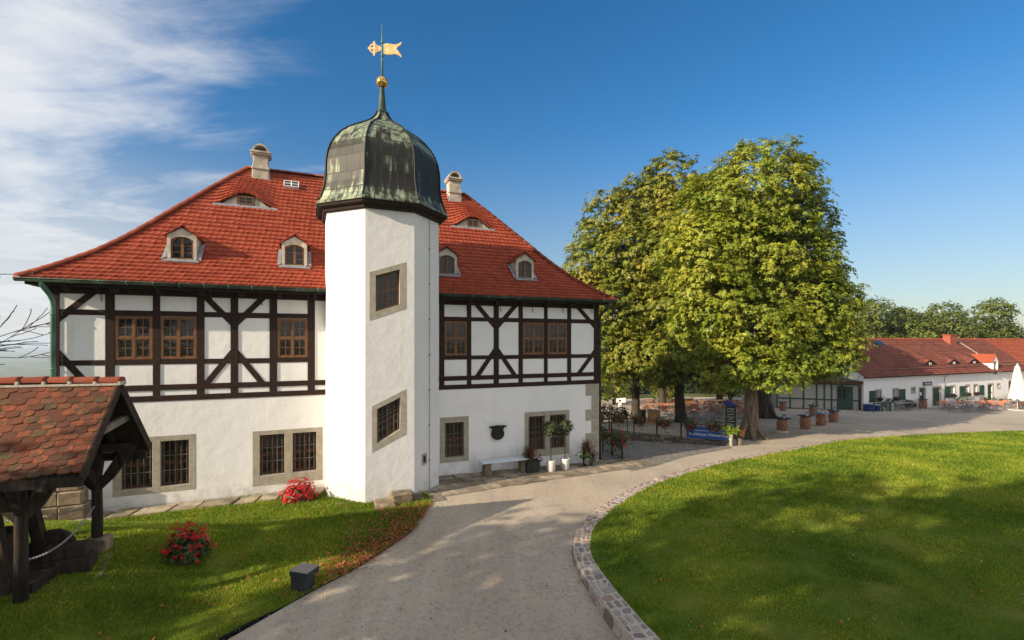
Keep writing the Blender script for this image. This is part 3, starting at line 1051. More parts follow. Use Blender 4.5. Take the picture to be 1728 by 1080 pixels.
# ---------------------------------------------------------------- openings
def wall_grid(b, x0, x1, z0, z1, holes, y, depth, m=0, mrev=None):
    """front wall in the xz plane at y with rectangular holes and reveals going back by depth"""
    xs = sorted({x0, x1, *[h[0] for h in holes], *[h[1] for h in holes]})
    zs = sorted({z0, z1, *[h[2] for h in holes], *[h[3] for h in holes]})
    for i in range(len(xs) - 1):
        for k in range(len(zs) - 1):
            cx, cz = (xs[i] + xs[i + 1]) / 2, (zs[k] + zs[k + 1]) / 2
            if any(h[0] < cx < h[1] and h[2] < cz < h[3] for h in holes):
                continue
            b.quad((xs[i], y, zs[k]), (xs[i + 1], y, zs[k]), (xs[i + 1], y, zs[k + 1]), (xs[i], y, zs[k + 1]), m)
    mr = m if mrev is None else mrev
    for h in holes:
        a, c, e_, f = h
        d = y + depth
        b.quad((a, y, e_), (c, y, e_), (c, d, e_), (a, d, e_), mr)
        b.quad((a, y, f), (c, y, f), (c, d, f), (a, d, f), mr)
        b.quad((a, y, e_), (a, d, e_), (a, d, f), (a, y, f), mr)
        b.quad((c, y, e_), (c, d, e_), (c, d, f), (c, y, f), mr)


def ring(b, x0, x1, z0, z1, w, y0, y1, m=0, bot=None):
    """rectangular frame, members butted"""
    wb = w if bot is None else bot
    b.box(x0, x0 + w, y0, y1, z0, z1, m)
    b.box(x1 - w, x1, y0, y1, z0, z1, m)
    b.box(x0 + w, x1 - w, y0, y1, z1 - w, z1, m)
    b.box(x0 + w, x1 - w, y0, y1, z0, z0 + wb, m)


def casement(b, x0, x1, z0, z1, y, m=0, cols=2, rows=2, sash_rows=2, fw=.055, mw=.022, split=.5):
    """wooden window: frame, mullion, transom and glazing bars"""
    ring(b, x0, x1, z0, z1, fw, y, y + .07, m)
    zt = z0 + (z1 - z0) * split
    if sash_rows == 2:
        b.box(x0 + fw, x1 - fw, y + .004, y + .066, zt - .03, zt + .03, m)
        bands = ((z0 + fw, zt - .03), (zt + .03, z1 - fw))
    else:
        bands = ((z0 + fw, z1 - fw),)
    w = (x1 - x0 - 2 * fw)
    for za, zc in bands:
        for c in range(cols):
            xa, xb = x0 + fw + w * c / cols, x0 + fw + w * (c + 1) / cols
            if c:
                b.box(xa - .03, xa + .03, y - .006, y + .064, za, zc, m)
            ia, ib = xa + (.03 if c else 0), xb - (.03 if c < cols - 1 else 0)
            ring(b, ia, ib, za, zc, .028, y + .012, y + .052, m)
            xm = (ia + ib) / 2
            b.box(xm - mw / 2, xm + mw / 2, y + .018, y + .046, za + .028, zc - .028, m)
            for r_ in range(1, rows):
                zm = za + (zc - za) * r_ / rows
                b.box(ia + .028, xm - mw / 2, y + .02, y + .044, zm - mw / 2, zm + mw / 2, m)
                b.box(xm + mw / 2, ib - .028, y + .02, y + .044, zm - mw / 2, zm + mw / 2, m)


def window_thing(parent, x0, x1, z0, z1, y, wood='wood', name='window', **kw):
    b = MB(); casement(b, x0, x1, z0, z1, y, **kw)
    o = b.build(name, M[wood], parent)
    p = MB(); p.quad((x0 + .03, y + .034, z0 + .03), (x1 - .03, y + .034, z0 + .03), (x1 - .03, y + .034, z1 - .03), (x0 + .03, y + .034, z1 - .03))
    p.build('pane', M['glass'], o)
    return o


# ---------------------------------------------------------------- manor house
house = thing('manor_house', 'large white half-timbered house with red hipped roof behind the stair tower', 'house', (HO[0], HO[1], 0), YAW)
HB = 8.84                      # half length of the front
DEP = 10.0
gw = [(-7.46, -5.44, .42, 2.09, ((-7.28, -6.52), (-6.33, -5.61)), .59, 1.93),
      (-3.92, -1.87, .31, 2.05, ((-3.72, -3.01), (-2.77, -2.06)), .63, 1.91),
      (2.09, 3.19, .45, 2.11, ((2.29, 3.0),), .63, 1.90),
      (5.46, 7.46, .33, 2.11, ((5.64, 6.35), (6.57, 7.29)), .59, 1.93)]
b = MB()
wall_grid(b, -HB, HB, -.6, 3.15, [(g_[0], g_[1], g_[2], g_[3]) for g_ in gw], 0.0, .24)
for x in (-HB, HB):
    b.quad((x, 0, -.6), (x, DEP, -.6), (x, DEP, 3.15), (x, 0, 3.15))
b.quad((-HB, DEP, -.6), (HB, DEP, -.6), (HB, DEP, 3.15), (-HB, DEP, 3.15))
b.build('ground_floor_wall', M['plaster'], house)
UW = [(-7.41, -6.51), (-6.33, -5.41), (-3.22, -2.32), (2.26, 3.12), (5.39, 6.31), (6.47, 7.36)]
b = MB()
wall_grid(b, -HB + .03, HB - .03, 3.15, 6.35, [(a + .0, c, 4.35, 5.62) for a, c in UW], .015, .10)
for x in (-HB + .03, HB - .03):
    b.quad((x, .015, 3.15), (x, DEP, 3.15), (x, DEP, 6.35), (x, .015, 6.35))
b.quad((-HB, DEP, 3.15), (HB, DEP, 3.15), (HB, DEP, 6.35), (-HB, DEP, 6.35))
b.build('upper_wall', M['infill'], house)

# timber framing
b = MB()
r_ = random.Random(4)
POSTS = [(-8.84, -8.64), (-7.63, -7.41), (-6.51, -6.33), (-5.41, -5.21), (-4.52, -4.31), (-3.44, -3.22), (-2.32, -2.10), (-1.1, -.9), (.9, 1.1),
         (2.07, 2.26), (3.12, 3.29), (4.18, 4.39), (5.21, 5.39), (6.31, 6.47), (7.36, 7.54), (8.62, 8.84)]
for a, c in POSTS:
    j = r_.uniform(-.002, .002)
    b.box(a, c, -.006 + j, .05, 3.605, 6.22, 0, .004)
    b.box(a, c, -.008 + j, .05, 3.285, 3.44, 0)
b.box(-HB - .02, HB + .02, -.022, .05, 3.12, 3.285, 0, .008)
b.box(-HB - .01, HB + .01, -.014, .05, 3.44, 3.605, 0, .006)
b.box(-HB - .02, HB + .02, -.045, .08, 6.22, 6.46, 0, .008)
for i in range(len(POSTS) - 1):
    a, c = POSTS[i][1], POSTS[i + 1][0]
    if a > -2.2 and c < 2.1:
        continue
    j = r_.uniform(-.003, .003)
    b.box(a, c, -.0 + j*.7, .05, 5.62 + r_.uniform(-.01, .01), 5.78, 0)
    b.box(a, c, -.0 + j*.7, .05, 4.20 + r_.uniform(-.01, .01), 4.352, 0)


def brace(x0, z0, x1, z1, y=-.0015, w=.17):
    d = np.array((x1 - x0, z1 - z0)); d /= np.linalg.norm(d); nn = np.array((-d[1], d[0])) * w / 2
    b.prism([(x0 + nn[0], z0 + nn[1]), (x1 + nn[0], z1 + nn[1]), (x1 - nn[0], z1 - nn[1]), (x0 - nn[0], z0 - nn[1])], y, .04)


for cx in (-4.415, 4.285):
    for s_ in (-1, 1):
        brace(cx + s_ * .03, 5.42, cx + s_ * .80, 6.27)
        brace(cx + s_ * .03, 4.58, cx + s_ * .80, 3.52)
brace(-8.72, 5.46, -7.90, 6.27); brace(-8.72, 4.62, -7.92, 3.52)
brace(8.70, 5.46, 7.86, 6.27); brace(8.70, 4.50, 7.86, 3.52)
# plain corner posts and rails on the other three sides
for x0, x1 in ((-HB - .02, -HB + .02), (HB - .02, HB + .02)):
    for k in range(8):
        y = .3 + k * (DEP - .4) / 7
        b.box(x0, x1, y, y + .2, 3.29, 6.2)
    for z in (3.13, 3.45, 4.2, 5.62, 6.22):
        b.box(x0 - .004, x1 + .004, .1, DEP, z, z + .15)
b.build('timber_frame', M['timber'], house)

for i, (a, c) in enumerate(UW):
    window_thing(house, a + .008, c - .008, 4.36, 5.615, .002)
# ground floor windows in stone surrounds with iron bars
for k, (x0, x1, z0, z1, lights, za, zc) in enumerate(gw):
    w = MB()
    for a, c in lights:
        casement(w, a + .004, c - .004, za + .004, zc - .004, .15, cols=2, rows=2, fw=.05, mw=.02)
    o = w.build('window', M['darkwood'] if k != 9 else M['wood'], house)
    p = MB()
    for a, c in lights:
        p.quad((a + .03, .185, za + .03), (c - .03, .185, za + .03), (c - .03, .185, zc - .03), (a + .03, .185, zc - .03))
    p.build('pane', M['glass'], o)
    s_ = MB()
    xs = [x0] + [q for l_ in lights for q in l_] + [x1]
    for i in range(0, len(xs), 2):
        s_.box(xs[i], xs[i + 1], -.007, .235, z0, z1, 0, .008)
    for a, c in lights:
        s_.box(a, c, -.005, .233, z0, za, 0, .006)
        s_.box(a, c, -.005, .233, zc, z1, 0, .006)
    s_.build('stone_surround', M['stone'], o)
    gb = MB()
    for a, c in lights:
        nb = 5
        for i in range(nb):
            x = a + (c - a) * (i + .5) / nb
            gb.tube([(x, .09, za), (x, .09, zc)], .009, 5, cap=False)
        for i in range(2):
            z = za + (zc - za) * (i + 1) / 3
            gb.box(a, c, .08, .1, z - .008, z + .008)
    gb.build('window_bars', M['ironbar'], o)

# quoins at the right corner
b = MB()
zq = [3.12, 2.63, 2.07, 1.60, 1.10, .62, .10, -.5]
for i in range(len(zq) - 1):
    w = .62 if i % 2 == 0 else .34
    b.box(HB - w, HB + .02, -.022, .4 if i % 2 else .25, zq[i + 1] + .008, zq[i] - .008, 0, .01)
b.build('corner_stones', M['stone'], house)
# sandstone footing at the left corner
b = MB()
for i in range(6):
    z = -.3 + i * .37
    w = .95 - i * .08
    d = .62 - .08 * i
    b.box(-HB - .12, -HB - .12 + w * .55, -d, .0 - .003, z + .006, z + .364, 0, .025)
    b.box(-HB - .11 + w * .55, -HB + w + .05, -d - .02, -.003, z + .006, z + .364, 0, .025)
b.build('corner_buttress', M['stonedark'], house)

# ---------------------------------------------------------------- roof
EAVE_V, RIDGE_D, RIDGE_U = .5, 5.0, 4.56
PR_S = np.array([0, .06, .12, .25, .35, .45, .6, .8, 1.0])
PR_Z = np.array([6.55, 6.755, 6.98, 7.52, 8.03, 8.60, 9.51, 10.70, 11.85])
EYES = [(-4.43, .655, 1.15, .50), (4.38, .655, 1.10, .50)]


def roof_pt(side, a, s, brow=True):
    """side 0 front, 1 right, 2 back, 3 left; a = distance along the eave from the middle"""
    z = np.interp(s, PR_S, PR_Z)
    if side in (0, 2):
        y = -EAVE_V + (EAVE_V + RIDGE_D) * s
        if side == 0:
            for uc, se, wd, am in EYES:
                if brow and s >= se - 1e-6:
                    t = (a - uc) / wd
                    if abs(t) < 1:
                        z += am * (math.cos(math.pi * t / 2) ** 2) * max(0, (0.93 - s) / (0.93 - se)) ** 1.3
            return np.array((a, y, z))
        return np.array((-a, 2 * RIDGE_D - y, z))
    x = HB + .46 + (RIDGE_U - HB - .46) * s
    if side == 1:
        return np.array((x, RIDGE_D + a, z))
    return np.array((-x, RIDGE_D - a, z))


def roof_half(side, s):
    if side in (0, 2):
        return HB + .46 + (RIDGE_U - HB - .46) * s
    return (RIDGE_D + EAVE_V) * (1 - s)


def arc_rows(n):
    ss = np.linspace(0, 1, 400)
    pts = np.column_stack([(EAVE_V + RIDGE_D) * ss, np.interp(ss, PR_S, PR_Z)])
    d = np.concatenate([[0], np.cumsum(np.linalg.norm(np.diff(pts, axis=0), axis=1))])
    return np.interp(np.linspace(0, d[-1], n + 1), d, ss)


def tiles(b, side, rows, pitch, seed, lift=.052, skip=None, xs=(0, .14, .34, .7, 1.0), hs=(.016, .017, .004, 0, .013)):
    r = random.Random(seed)
    # keep one row edge on the brow of the eyebrow dormers
    sr = list(arc_rows(rows))
    if side == 0:
        k = int(np.argmin([abs(x - EYES[0][1]) for x in sr])); sr[k] = EYES[0][1]
    for i in range(rows):
        s0, s1 = sr[i], min(1.0, sr[i + 1] + .25 * (sr[i + 1] - sr[i]))
        brow = s0 >= EYES[0][1] - 1e-4
        h0 = roof_half(side, s0)
        off = pitch * (.32 * i % 1.0) + r.uniform(-.012, .012)
        n = int(2 * h0 / pitch) + 2
        for j in range(n):
            a0 = -h0 - pitch + off + j * pitch
            am = a0 + pitch / 2
            hm = roof_half(side, (s0 + s1) / 2)
            if abs(am) > hm + pitch * .5:
                continue
            if skip and skip(am, (s0 + sr[i + 1]) / 2):
                continue
            top, bot, lip = [], [], []
            dl = r.uniform(-.005, .006); dr = r.uniform(-.005, .006); ds = r.uniform(-.004, .004)
            for x, h in zip(xs, hs):
                a = a0 + x * pitch * 1.02
                p0 = roof_pt(side, max(-h0, min(h0, a)), max(0, s0 + (abs(ds) if brow else ds) * .5), brow)
                h1 = roof_half(side, s1)
                p1 = roof_pt(side, max(-h1, min(h1, a)), s1, brow)
                k = h + lift + dl * (1 - x) + dr * x
                bot.append(p0 + np.array((0, -.012 if side == 0 else 0, k * 1.25)))
                lip.append(p0 + np.array((0, 0, k * 1.25 - .058)))
                top.append(p1 + np.array((0, 0, h * .5 + .002)))
            m = len(xs)
            b.add(bot + top + lip, [(q, q + 1, m + q + 1, m + q) for q in range(m - 1)] + [(2 * m + q, 2 * m + q + 1, q + 1, q) for q in range(m - 1)], 0)


DORM = [(-5.93, .78), (-2.73, .78), (2.55, .78), (5.80, .78)]
DV, DZ = .70, 7.42           # front plane of the gabled dormers behind the wall face, base height


def skip_front(a, s):
    y = -EAVE_V + (EAVE_V + RIDGE_D) * s
    for uc, w in DORM:
        if abs(a - uc) < w / 2 - .05 and DV - .02 < y < DV + .62:
            return True
    for uc in (-4.06, 3.97):
        if abs(a - uc) < .26 and 4.6 < y < 4.95:
            return True
    return False


b = MB()
tiles(b, 0, 33, .175, 1, skip=skip_front)
tiles(b, 1, 27, .205, 2)
tiles(b, 3, 27, .205, 3)
tiles(b, 2, 20, .41, 4)
roof = b.build('roof', M['roof'], house)
# boarding below the tiles closes the roof
b = MB()
for side in range(4):
    S_ = list(np.linspace(0, 1, 13))
    if side == 0:
        S_ = sorted(S_ + [EYES[0][1] - 2e-4, EYES[0][1]])
    cols = 60
    vs, fs = [], []
    for s_ in S_:
        h = roof_half(side, s_)
        for k in range(cols + 1):
            vs.append(roof_pt(side, -h + 2 * h * k / cols, s_) - np.array((0, 0, .05)))
    for i in range(len(S_) - 1):
        for k in range(cols):
            if side == 0 and S_[i + 1] - S_[i] < 1e-3:
                continue
            fs.append((i * (cols + 1) + k, i * (cols + 1) + k + 1, (i + 1) * (cols + 1) + k + 1, (i + 1) * (cols + 1) + k))
    b.add(vs, fs, 0)
b.build('roof_boarding', M['soffit'], roof)
b = MB()
b.box(-HB - .36, HB + .36, -.40, .02, 6.40, 6.44)
b.box(-HB - .36, HB + .36, -.435, -.40, 6.40, 6.52)
b.box(-HB - .4, -HB + .02, .02, DEP, 6.40, 6.44); b.box(HB - .02, HB + .4, .02, DEP, 6.40, 6.44)
for x in np.arange(-8.4, 8.5, 1.05):
    b.box(x - .06, x + .06, -.39, -.05, 6.27, 6.40)
b.build('eaves_board', M['soffit'], house)

# hip and ridge tiles
b = MB()


def ridge_run(p, q, bulge=None, n=24, rad=.115):
    pts = [np.array(p) + (np.array(q) - np.array(p)) * t for t in np.linspace(0, 1, n + 1)]
    if bulge is not None:
        pts = [bulge(t) for t in np.linspace(0, 1, n + 1)]
    for i in range(n):
        a, c = pts[i], pts[i + 1]
        d = c - a; L__ = np.linalg.norm(d); d /= L__
        side = np.cross(d, (0, 0, 1)); side /= np.linalg.norm(side); up = np.cross(side, d)
        vs = []
        for e_, rr in ((a - d * .03, rad * 1.12), (c + d * .03, rad * .92)):
            for k in range(7):
                an = math.pi * k / 6
                vs.append(e_ + side * rr * math.cos(an) + up * (rr * .8 * math.sin(an) + .0))
        b.add(vs, [(k, k + 1, 8 + k, 7 + k) for k in range(6)] + [tuple(range(7))], 0, True)


for sgn in (-1, 1):
    def hip(t, sgn=sgn, back=False):
        return np.array((sgn * (HB + .46 + (RIDGE_U - HB - .46) * t), -EAVE_V + (EAVE_V + RIDGE_D) * t, np.interp(t, PR_S, PR_Z) + .04))

    def hipb(t, sgn=sgn):
        p = hip(t, sgn); p[1] = 2 * RIDGE_D - p[1]; return p
    ridge_run((0, 0, 0), (1, 1, 1), hip, 26)
    ridge_run((0, 0, 0), (1, 1, 1), hipb, 26)
ridge_run((-RIDGE_U, RIDGE_D, 11.88), (RIDGE_U, RIDGE_D, 11.88), None, 26)
b.build('ridge_tiles', M['ridgetile'], roof)

# gutter with brackets
b = MB()
for xa, xb in ((-HB - .52, -1.5), (1.5, HB + .52)):
    n = 2
    vs = []
    for x in (xa, xb):
        for k in range(9):
            an = math.pi + math.pi * k / 8
            vs.append((x, -.53 + .085 * math.cos(an), 6.545 + .085 * math.sin(an)))
    b.add(vs, [(k, k + 1, 10 + k, 9 + k) for k in range(8)] + [tuple(range(9)), tuple(range(17, 8, -1))], 0, True)
    b.tube([(xa, -.615, 6.55), (xb, -.615, 6.55)], .014, 6)
gut = b.build('gutter', M['gutter'], house)
for x in list(np.arange(-HB, -1.7, .62)) + list(np.arange(1.9, HB, .62)):
    MB().tube([(x, -.60, 6.575), (x, -.628, 6.54), (x, -.56, 6.452), (x, -.48, 6.455), (x, -.42, 6.50)], .011, 5).build('gutter_bracket', M['pipe'], gut)
for x in np.arange(-HB + 1.1, HB, 1.35):
    if abs(x) > 2:
        MB().tube([(x, -.47, 6.47), (x + .02, -.30, 6.36), (x + .03, -.05, 6.20), (x + .05, -.03, 6.02)], .012, 5).build('gutter_stay', M['iron'], house)


def downpipe(x, m):
    b = MB()
    sg = 1 if x > 0 else -1
    yb = -.10 if x < 0 else .10
    b.tube([(x + sg * .1, -.52, 6.48), (x + sg * .08, -.50, 6.38), (x, -.28, 6.14), (x, yb - .02, 5.98), (x, yb, 5.8), (x, yb, -.1)], .062, 12)
    for z in (5.6, 4.1, 2.6, 1.1):
        b.tube([(x, yb, z), (x, yb, z + .05)], .072, 12)
    return b.build('downpipe', m, house)


downpipe(-HB + .10, M['pipe'])
downpipe(HB + .13, M['gutter'])

# ---------------------------------------------------------------- gabled dormers
def dormer(uc, w):
    hw_, zt, za = w / 2, .76, 1.00       # half width, cheek height, gable height
    ow, oz0, ozs, oza = .30, .03, .62, .73   # opening half width, sill, springing, crown
    b = MB()
    K = 8
    arch = [(-ow + 2 * ow * k / K, ozs + (oza - ozs) * (1 - (2 * k / K - 1) ** 2)) for k in range(K + 1)]
    top = [(-hw_ + 2 * hw_ * k / K, zt + (za - zt) * (1 - abs(2 * k / K - 1))) for k in range(K + 1)]
    y = DV
    P = lambda x, z, yy=y: (uc + x, yy, DZ + z)
    for k in range(K):
        b.quad(P(*arch[k]), P(*arch[k + 1]), P(*top[k + 1]), P(*top[k]))
        b.quad(P(*arch[k]), P(*arch[k + 1]), P(*arch[k + 1], y + .12), P(*arch[k], y + .12))
    for s_ in (-1, 1):
        b.quad(P(s_ * hw_, -.12), P(s_ * ow, -.12), P(s_ * ow, ozs), P(s_ * hw_, zt))
        b.quad(P(s_ * ow, oz0), P(s_ * ow, oz0, y + .12), P(s_ * ow, ozs, y + .12), P(s_ * ow, ozs))
        b.quad(P(s_ * hw_, -.12), P(s_ * hw_, -.12, y + .3), P(s_ * hw_, zt, y + 1.35), P(s_ * hw_, zt))
    b.quad(P(-ow, -.12), P(ow, -.12), P(ow, oz0), P(-ow, oz0))
    d = b.build('dormer', M['dormerwall'], house)
    # little tiled roof
    b = MB()
    for s_ in (-1, 1):
        ra = random.Random(int(uc * 10) + s_)
        nrow, nc = 4, 7
        for i in range(nrow):
            for j in range(nc):
                t0, t1 = i / nrow, min(1, (i + 1.25) / nrow)
                y0_ = DV - .07 + (j + (.5 if i % 2 else 0) - .4) * .21
                ys = (max(DV - .075, y0_), y0_ + .205)
                if ys[1] < DV - .05:
                    continue
                ex = hw_ + .08
                q = lambda t, yy, dz: (uc + s_ * ex * (1 - t), yy, DZ + zt - .045 + (za - zt + .09) * t + dz)
                dz = ra.uniform(-.004, .004)
                b.add([q(t0, ys[0], .04 + dz), q(t0, ys[1], .045 + dz), q(t1, ys[1], .012), q(t1, ys[0], .012), q(t0, ys[0], 0), q(t0, ys[1], 0), q(t1, ys[1], -.01), q(t1, ys[0], -.01)],
                      ((0, 1, 2, 3), (4, 5, 1, 0), (3, 7, 4, 0), (6, 2, 1, 5)))
    for j in range(6):
        y0_ = DV - .085 + j * .25
        vs = []
        for yy, rr in ((y0_, .07), (y0_ + .27, .06)):
            for k in range(6):
                an = math.pi * k / 5
                vs.append((uc + rr * math.cos(an), yy, DZ + za + .05 + rr * math.sin(an)))
        b.add(vs, [(k, k + 1, 7 + k, 6 + k) for k in range(5)] + [tuple(range(6))], 0, True)
    b.build('dormer_roof', M['roof'], d)
    # arched casement
    b = MB()
    yy = DV + .05
    fw = .045
    inn = [(x * (ow - fw) / ow, z - fw) for x, z in arch]
    for k in range(K):
        pr = [arch[k], arch[k + 1], inn[k + 1], inn[k]]
        b.prism([(uc + x, DZ + z) for x, z in pr], yy, yy + .05)
    for s_ in (-1, 1):
        x0, x1 = sorted((s_ * ow, s_ * (ow - fw)))
        b.box(uc + x0, uc + x1, yy, yy + .05, DZ + oz0, DZ + ozs)
    b.box(uc - ow, uc + ow, yy, yy + .05, DZ + oz0, DZ + oz0 + .05)
    b.box(uc - .04, uc + .04, yy - .01, yy + .045, DZ + oz0 + .05, DZ + oza - fw)
    for z in (.24, .45):
        for s_ in (-1, 1):
            x0, x1 = sorted((s_ * .04, s_ * (ow - fw)))
            b.box(uc + x0, uc + x1, yy + .01, yy + .04, DZ + z - .012, DZ + z + .012)
    b.build('dormer_window', M['wood'], d)
    b = MB()
    b.add([P(x, z, yy + .03) for x, z in arch] + [P(ow, oz0, yy + .03), P(-ow, oz0, yy + .03)], [tuple(range(K + 3))])
    b.build('dormer_pane', M['glass'], d)
    # zinc flashing apron and cheeks
    b = MB()
    b.add([P(-hw_ - .10, -.06, y - .20), P(hw_ + .10, -.06, y - .20), P(hw_ + .03, .02, y - .01), P(-hw_ - .03, .02, y - .01),
           P(-hw_ - .10, -.09, y - .20), P(hw_ + .10, -.09, y - .20)], ((0, 1, 2, 3), (4, 5, 1, 0)))
    for s_ in (-1, 1):
        z = lambda yy: float(np.interp((yy + EAVE_V) / (EAVE_V + RIDGE_D), PR_S, PR_Z)) - DZ
        b.add([P(s_ * (hw_ + .015), z(y) + .11, y), P(s_ * (hw_ + .015), z(y) + .20, y), P(s_ * (hw_ + .015), z(y + .62) + .2, y + .62), P(s_ * (hw_ + .015), z(y + .62) + .12, y + .62),
               P(s_ * (hw_ + .13), z(y - .12) + .10, y - .12), P(s_ * (hw_ + .13), z(y + .62) + .115, y + .62)], ((0, 1, 2, 3), (0, 3, 5, 4)))
    b.build('dormer_flashing', M['zinc'], d)


for uc, w in DORM:
    dormer(uc, w)

# eyebrow dormers
for uc, se, wd, am in EYES:
    y0 = -EAVE_V + (EAVE_V + RIDGE_D) * se
    zb0 = float(np.interp(se, PR_S, PR_Z))
    K = 24
    b = MB()
    xs = [-wd + 2 * wd * k / K for k in range(K + 1)]
    tz = [am * math.cos(math.pi * x / wd / 2) ** 2 for x in xs]
    for k in range(K):
        if abs((xs[k] + xs[k + 1]) / 2) < .27:
            continue
        b.quad((uc + xs[k], y0 + .05, zb0 - .05), (uc + xs[k + 1], y0 + .05, zb0 - .05), (uc + xs[k + 1], y0 + .05, zb0 + tz[k + 1]), (uc + xs[k], y0 + .05, zb0 + tz[k]))
    b.quad((uc - .3, y0 + .06, zb0 - .05), (uc + .3, y0 + .06, zb0 - .05), (uc + .3, y0 + .06, zb0 + .10), (uc - .3, y0 + .06, zb0 + .10))
    e_ = b.build('eyebrow_dormer', M['dormerwall'], house)
    b = MB()
    ring(b, uc - .27, uc + .27, zb0 + .09, zb0 + .41, .055, y0 + .01, y0 + .08)
    b.box(uc - .215, uc + .215, y0 + .02, y0 + .06, zb0 + .24, zb0 + .26)
    b.box(uc - .012, uc + .012, y0 + .018, y0 + .062, zb0 + .145, zb0 + .355)
    b.build('dormer_window', M['wood'], e_)
    b = MB(); b.quad((uc - .25, y0 + .05, zb0 + .11), (uc + .25, y0 + .05, zb0 + .11), (uc + .25, y0 + .05, zb0 + .39), (uc - .25, y0 + .05, zb0 + .39))
    b.build('dormer_pane', M['glass'], e_)
    b = MB()
    b.add([(uc - wd * .92, y0 - .06, zb0 + .0), (uc + wd * .92, y0 - .06, zb0 + .0), (uc + wd * .92, y0 + .04, zb0 + .09), (uc - wd * .92, y0 + .04, zb0 + .09), (uc - wd * .92, y0 - .06, zb0 - .04), (uc + wd * .92, y0 - .06, zb0 - .04)], ((0, 1, 2, 3), (4, 5, 1, 0)))
    b.build('dormer_flashing', M['zinc'], e_)

# chimneys
def chimney(uc, yc, h):
    z0 = 10.9
    b = MB()
    w = .29
    zc = 11.33
    b.box(uc - w, uc + w, yc - w, yc + w, z0, zc + .62, 0, .02)
    b.box(uc - w - .035, uc + w + .035, yc - w - .035, yc + w + .035, zc + .40, zc + .50, 0, .02)
    b.box(uc - w + .02, uc + w - .02, yc - w + .02, yc + w - .02, zc + .62, zc + .98, 0, .02)
    b.box(uc - w - .05, uc + w + .05, yc - w - .05, yc + w + .05, zc + .98, zc + 1.05, 0, .015)
    b.box(uc - w - .08, uc + w + .08, yc - w - .08, yc + w + .08, zc + 1.05, zc + 1.13, 0, .015)
    c = b.build('chimney', M['chimney'], house)
    b = MB()
    K = 10
    R0, R1 = .30, .235
    zt = zc + 1.13
    for yy, yy2 in ((yc - .3, yc + .3),):
        for k in range(K):
            a0, a1 = math.pi * k / K, math.pi * (k + 1) / K
            o0, o1 = (uc + R0 * math.cos(a0), zt + R0 * math.sin(a0)), (uc + R0 * math.cos(a1), zt + R0 * math.sin(a1))
            i0, i1 = (uc + R1 * math.cos(a0), zt + R1 * math.sin(a0)), (uc + R1 * math.cos(a1), zt + R1 * math.sin(a1))
            b.prism([o0, o1, i1, i0], yy, yy2)
    b.build('chimney_cap', M['chimney'], c)
    b = MB()
    b.box(uc - w - .04, uc + w + .04, yc - w - .05, yc - w + .02, zc - .16, zc + .02)
    b.box(uc - w - .045, uc - w + .0, yc - w + .02, yc + w, zc - .1, zc + .28)
    b.box(uc + w, uc + w + .045, yc - w + .02, yc + w, zc - .1, zc + .28)
    b.build('chimney_flashing', M['zinc'], c)
    b = MB(); b.tube([(uc + .05, yc, zt + .3), (uc + .05, yc, zt + .62)], .008, 5)
    b.build('lightning_rod', M['iron'], c)


chimney(-4.06, 4.78, 1.4)
chimney(3.97, 4.78, 1.4)
# skylight
ang = math.atan2(11.2 - 10.7, .23)
sl = MB()
c0 = roof_pt(0, -2.93, .845)
d0 = roof_pt(0, -2.93, .90) - c0; d0 /= np.linalg.norm(d0)
nn = np.array((0, -d0[2], d0[1]))
def slp(x, t, h): return c0 + np.array((x, 0, 0)) + d0 * t + nn * h
fr = []
for x0, x1, t0, t1 in ((-.28, -.255, 0, .42), (.255, .28, 0, .42), (-.255, .255, 0, .025), (-.255, .255, .395, .42), (-.018, .018, .025, .395), (-.255, -.018, .195, .225), (.018, .255, .195, .225)):
    sl.add([slp(x0, t0, .04), slp(x1, t0, .04), slp(x1, t1, .04), slp(x0, t1, .04), slp(x0, t0, .16), slp(x1, t0, .16), slp(x1, t1, .16), slp(x0, t1, .16)],
           ((0, 3, 2, 1), (4, 5, 6, 7), (0, 1, 5, 4), (1, 2, 6, 5), (2, 3, 7, 6), (3, 0, 4, 7)))
sk = sl.build('skylight', M['white'], house)
sl = MB(); sl.quad(slp(-.26, .01, .145), slp(.25, .02, .145), slp(.25, .4, .145), slp(-.25, .4, .145))
sl.build('skylight_pane', M['slate'], sk)
# dark crest-shaped relief on the wall
crest = MB()
half = [(0, 1.14), (.10, 1.16), (.20, 1.22), (.255, 1.31), (.255, 1.42), (.215, 1.50), (.22, 1.58), (.33, 1.63), (.335, 1.665), (.12, 1.665), (0, 1.705)]
poly = [(4.32 + x, z) for x, z in half] + [(4.32 - x, z) for x, z in half[-2:0:-1]]
crest.prism(poly, -.09, -.004)
crest.prism([(4.32 + x * .72, 1.42 + (z - 1.42) * .72) for x, z in half] + [(4.32 - x * .72, 1.42 + (z - 1.42) * .72) for x, z in half[-2:0:-1]], -.11, -.085)
crest.box(3.98, 4.66, -.15, -.09, 1.63, 1.66)
crest.tube([(4.0, -.13, 1.67), (4.32, -.15, 1.69), (4.64, -.13, 1.67)], .02, 6)
o = crest.build('wall_plaque', M['bronze'], None, (HO[0], HO[1], 0), YAW)
tag(o, 'dark shield-shaped bronze plaque on the white wall above the bench', 'plaque')
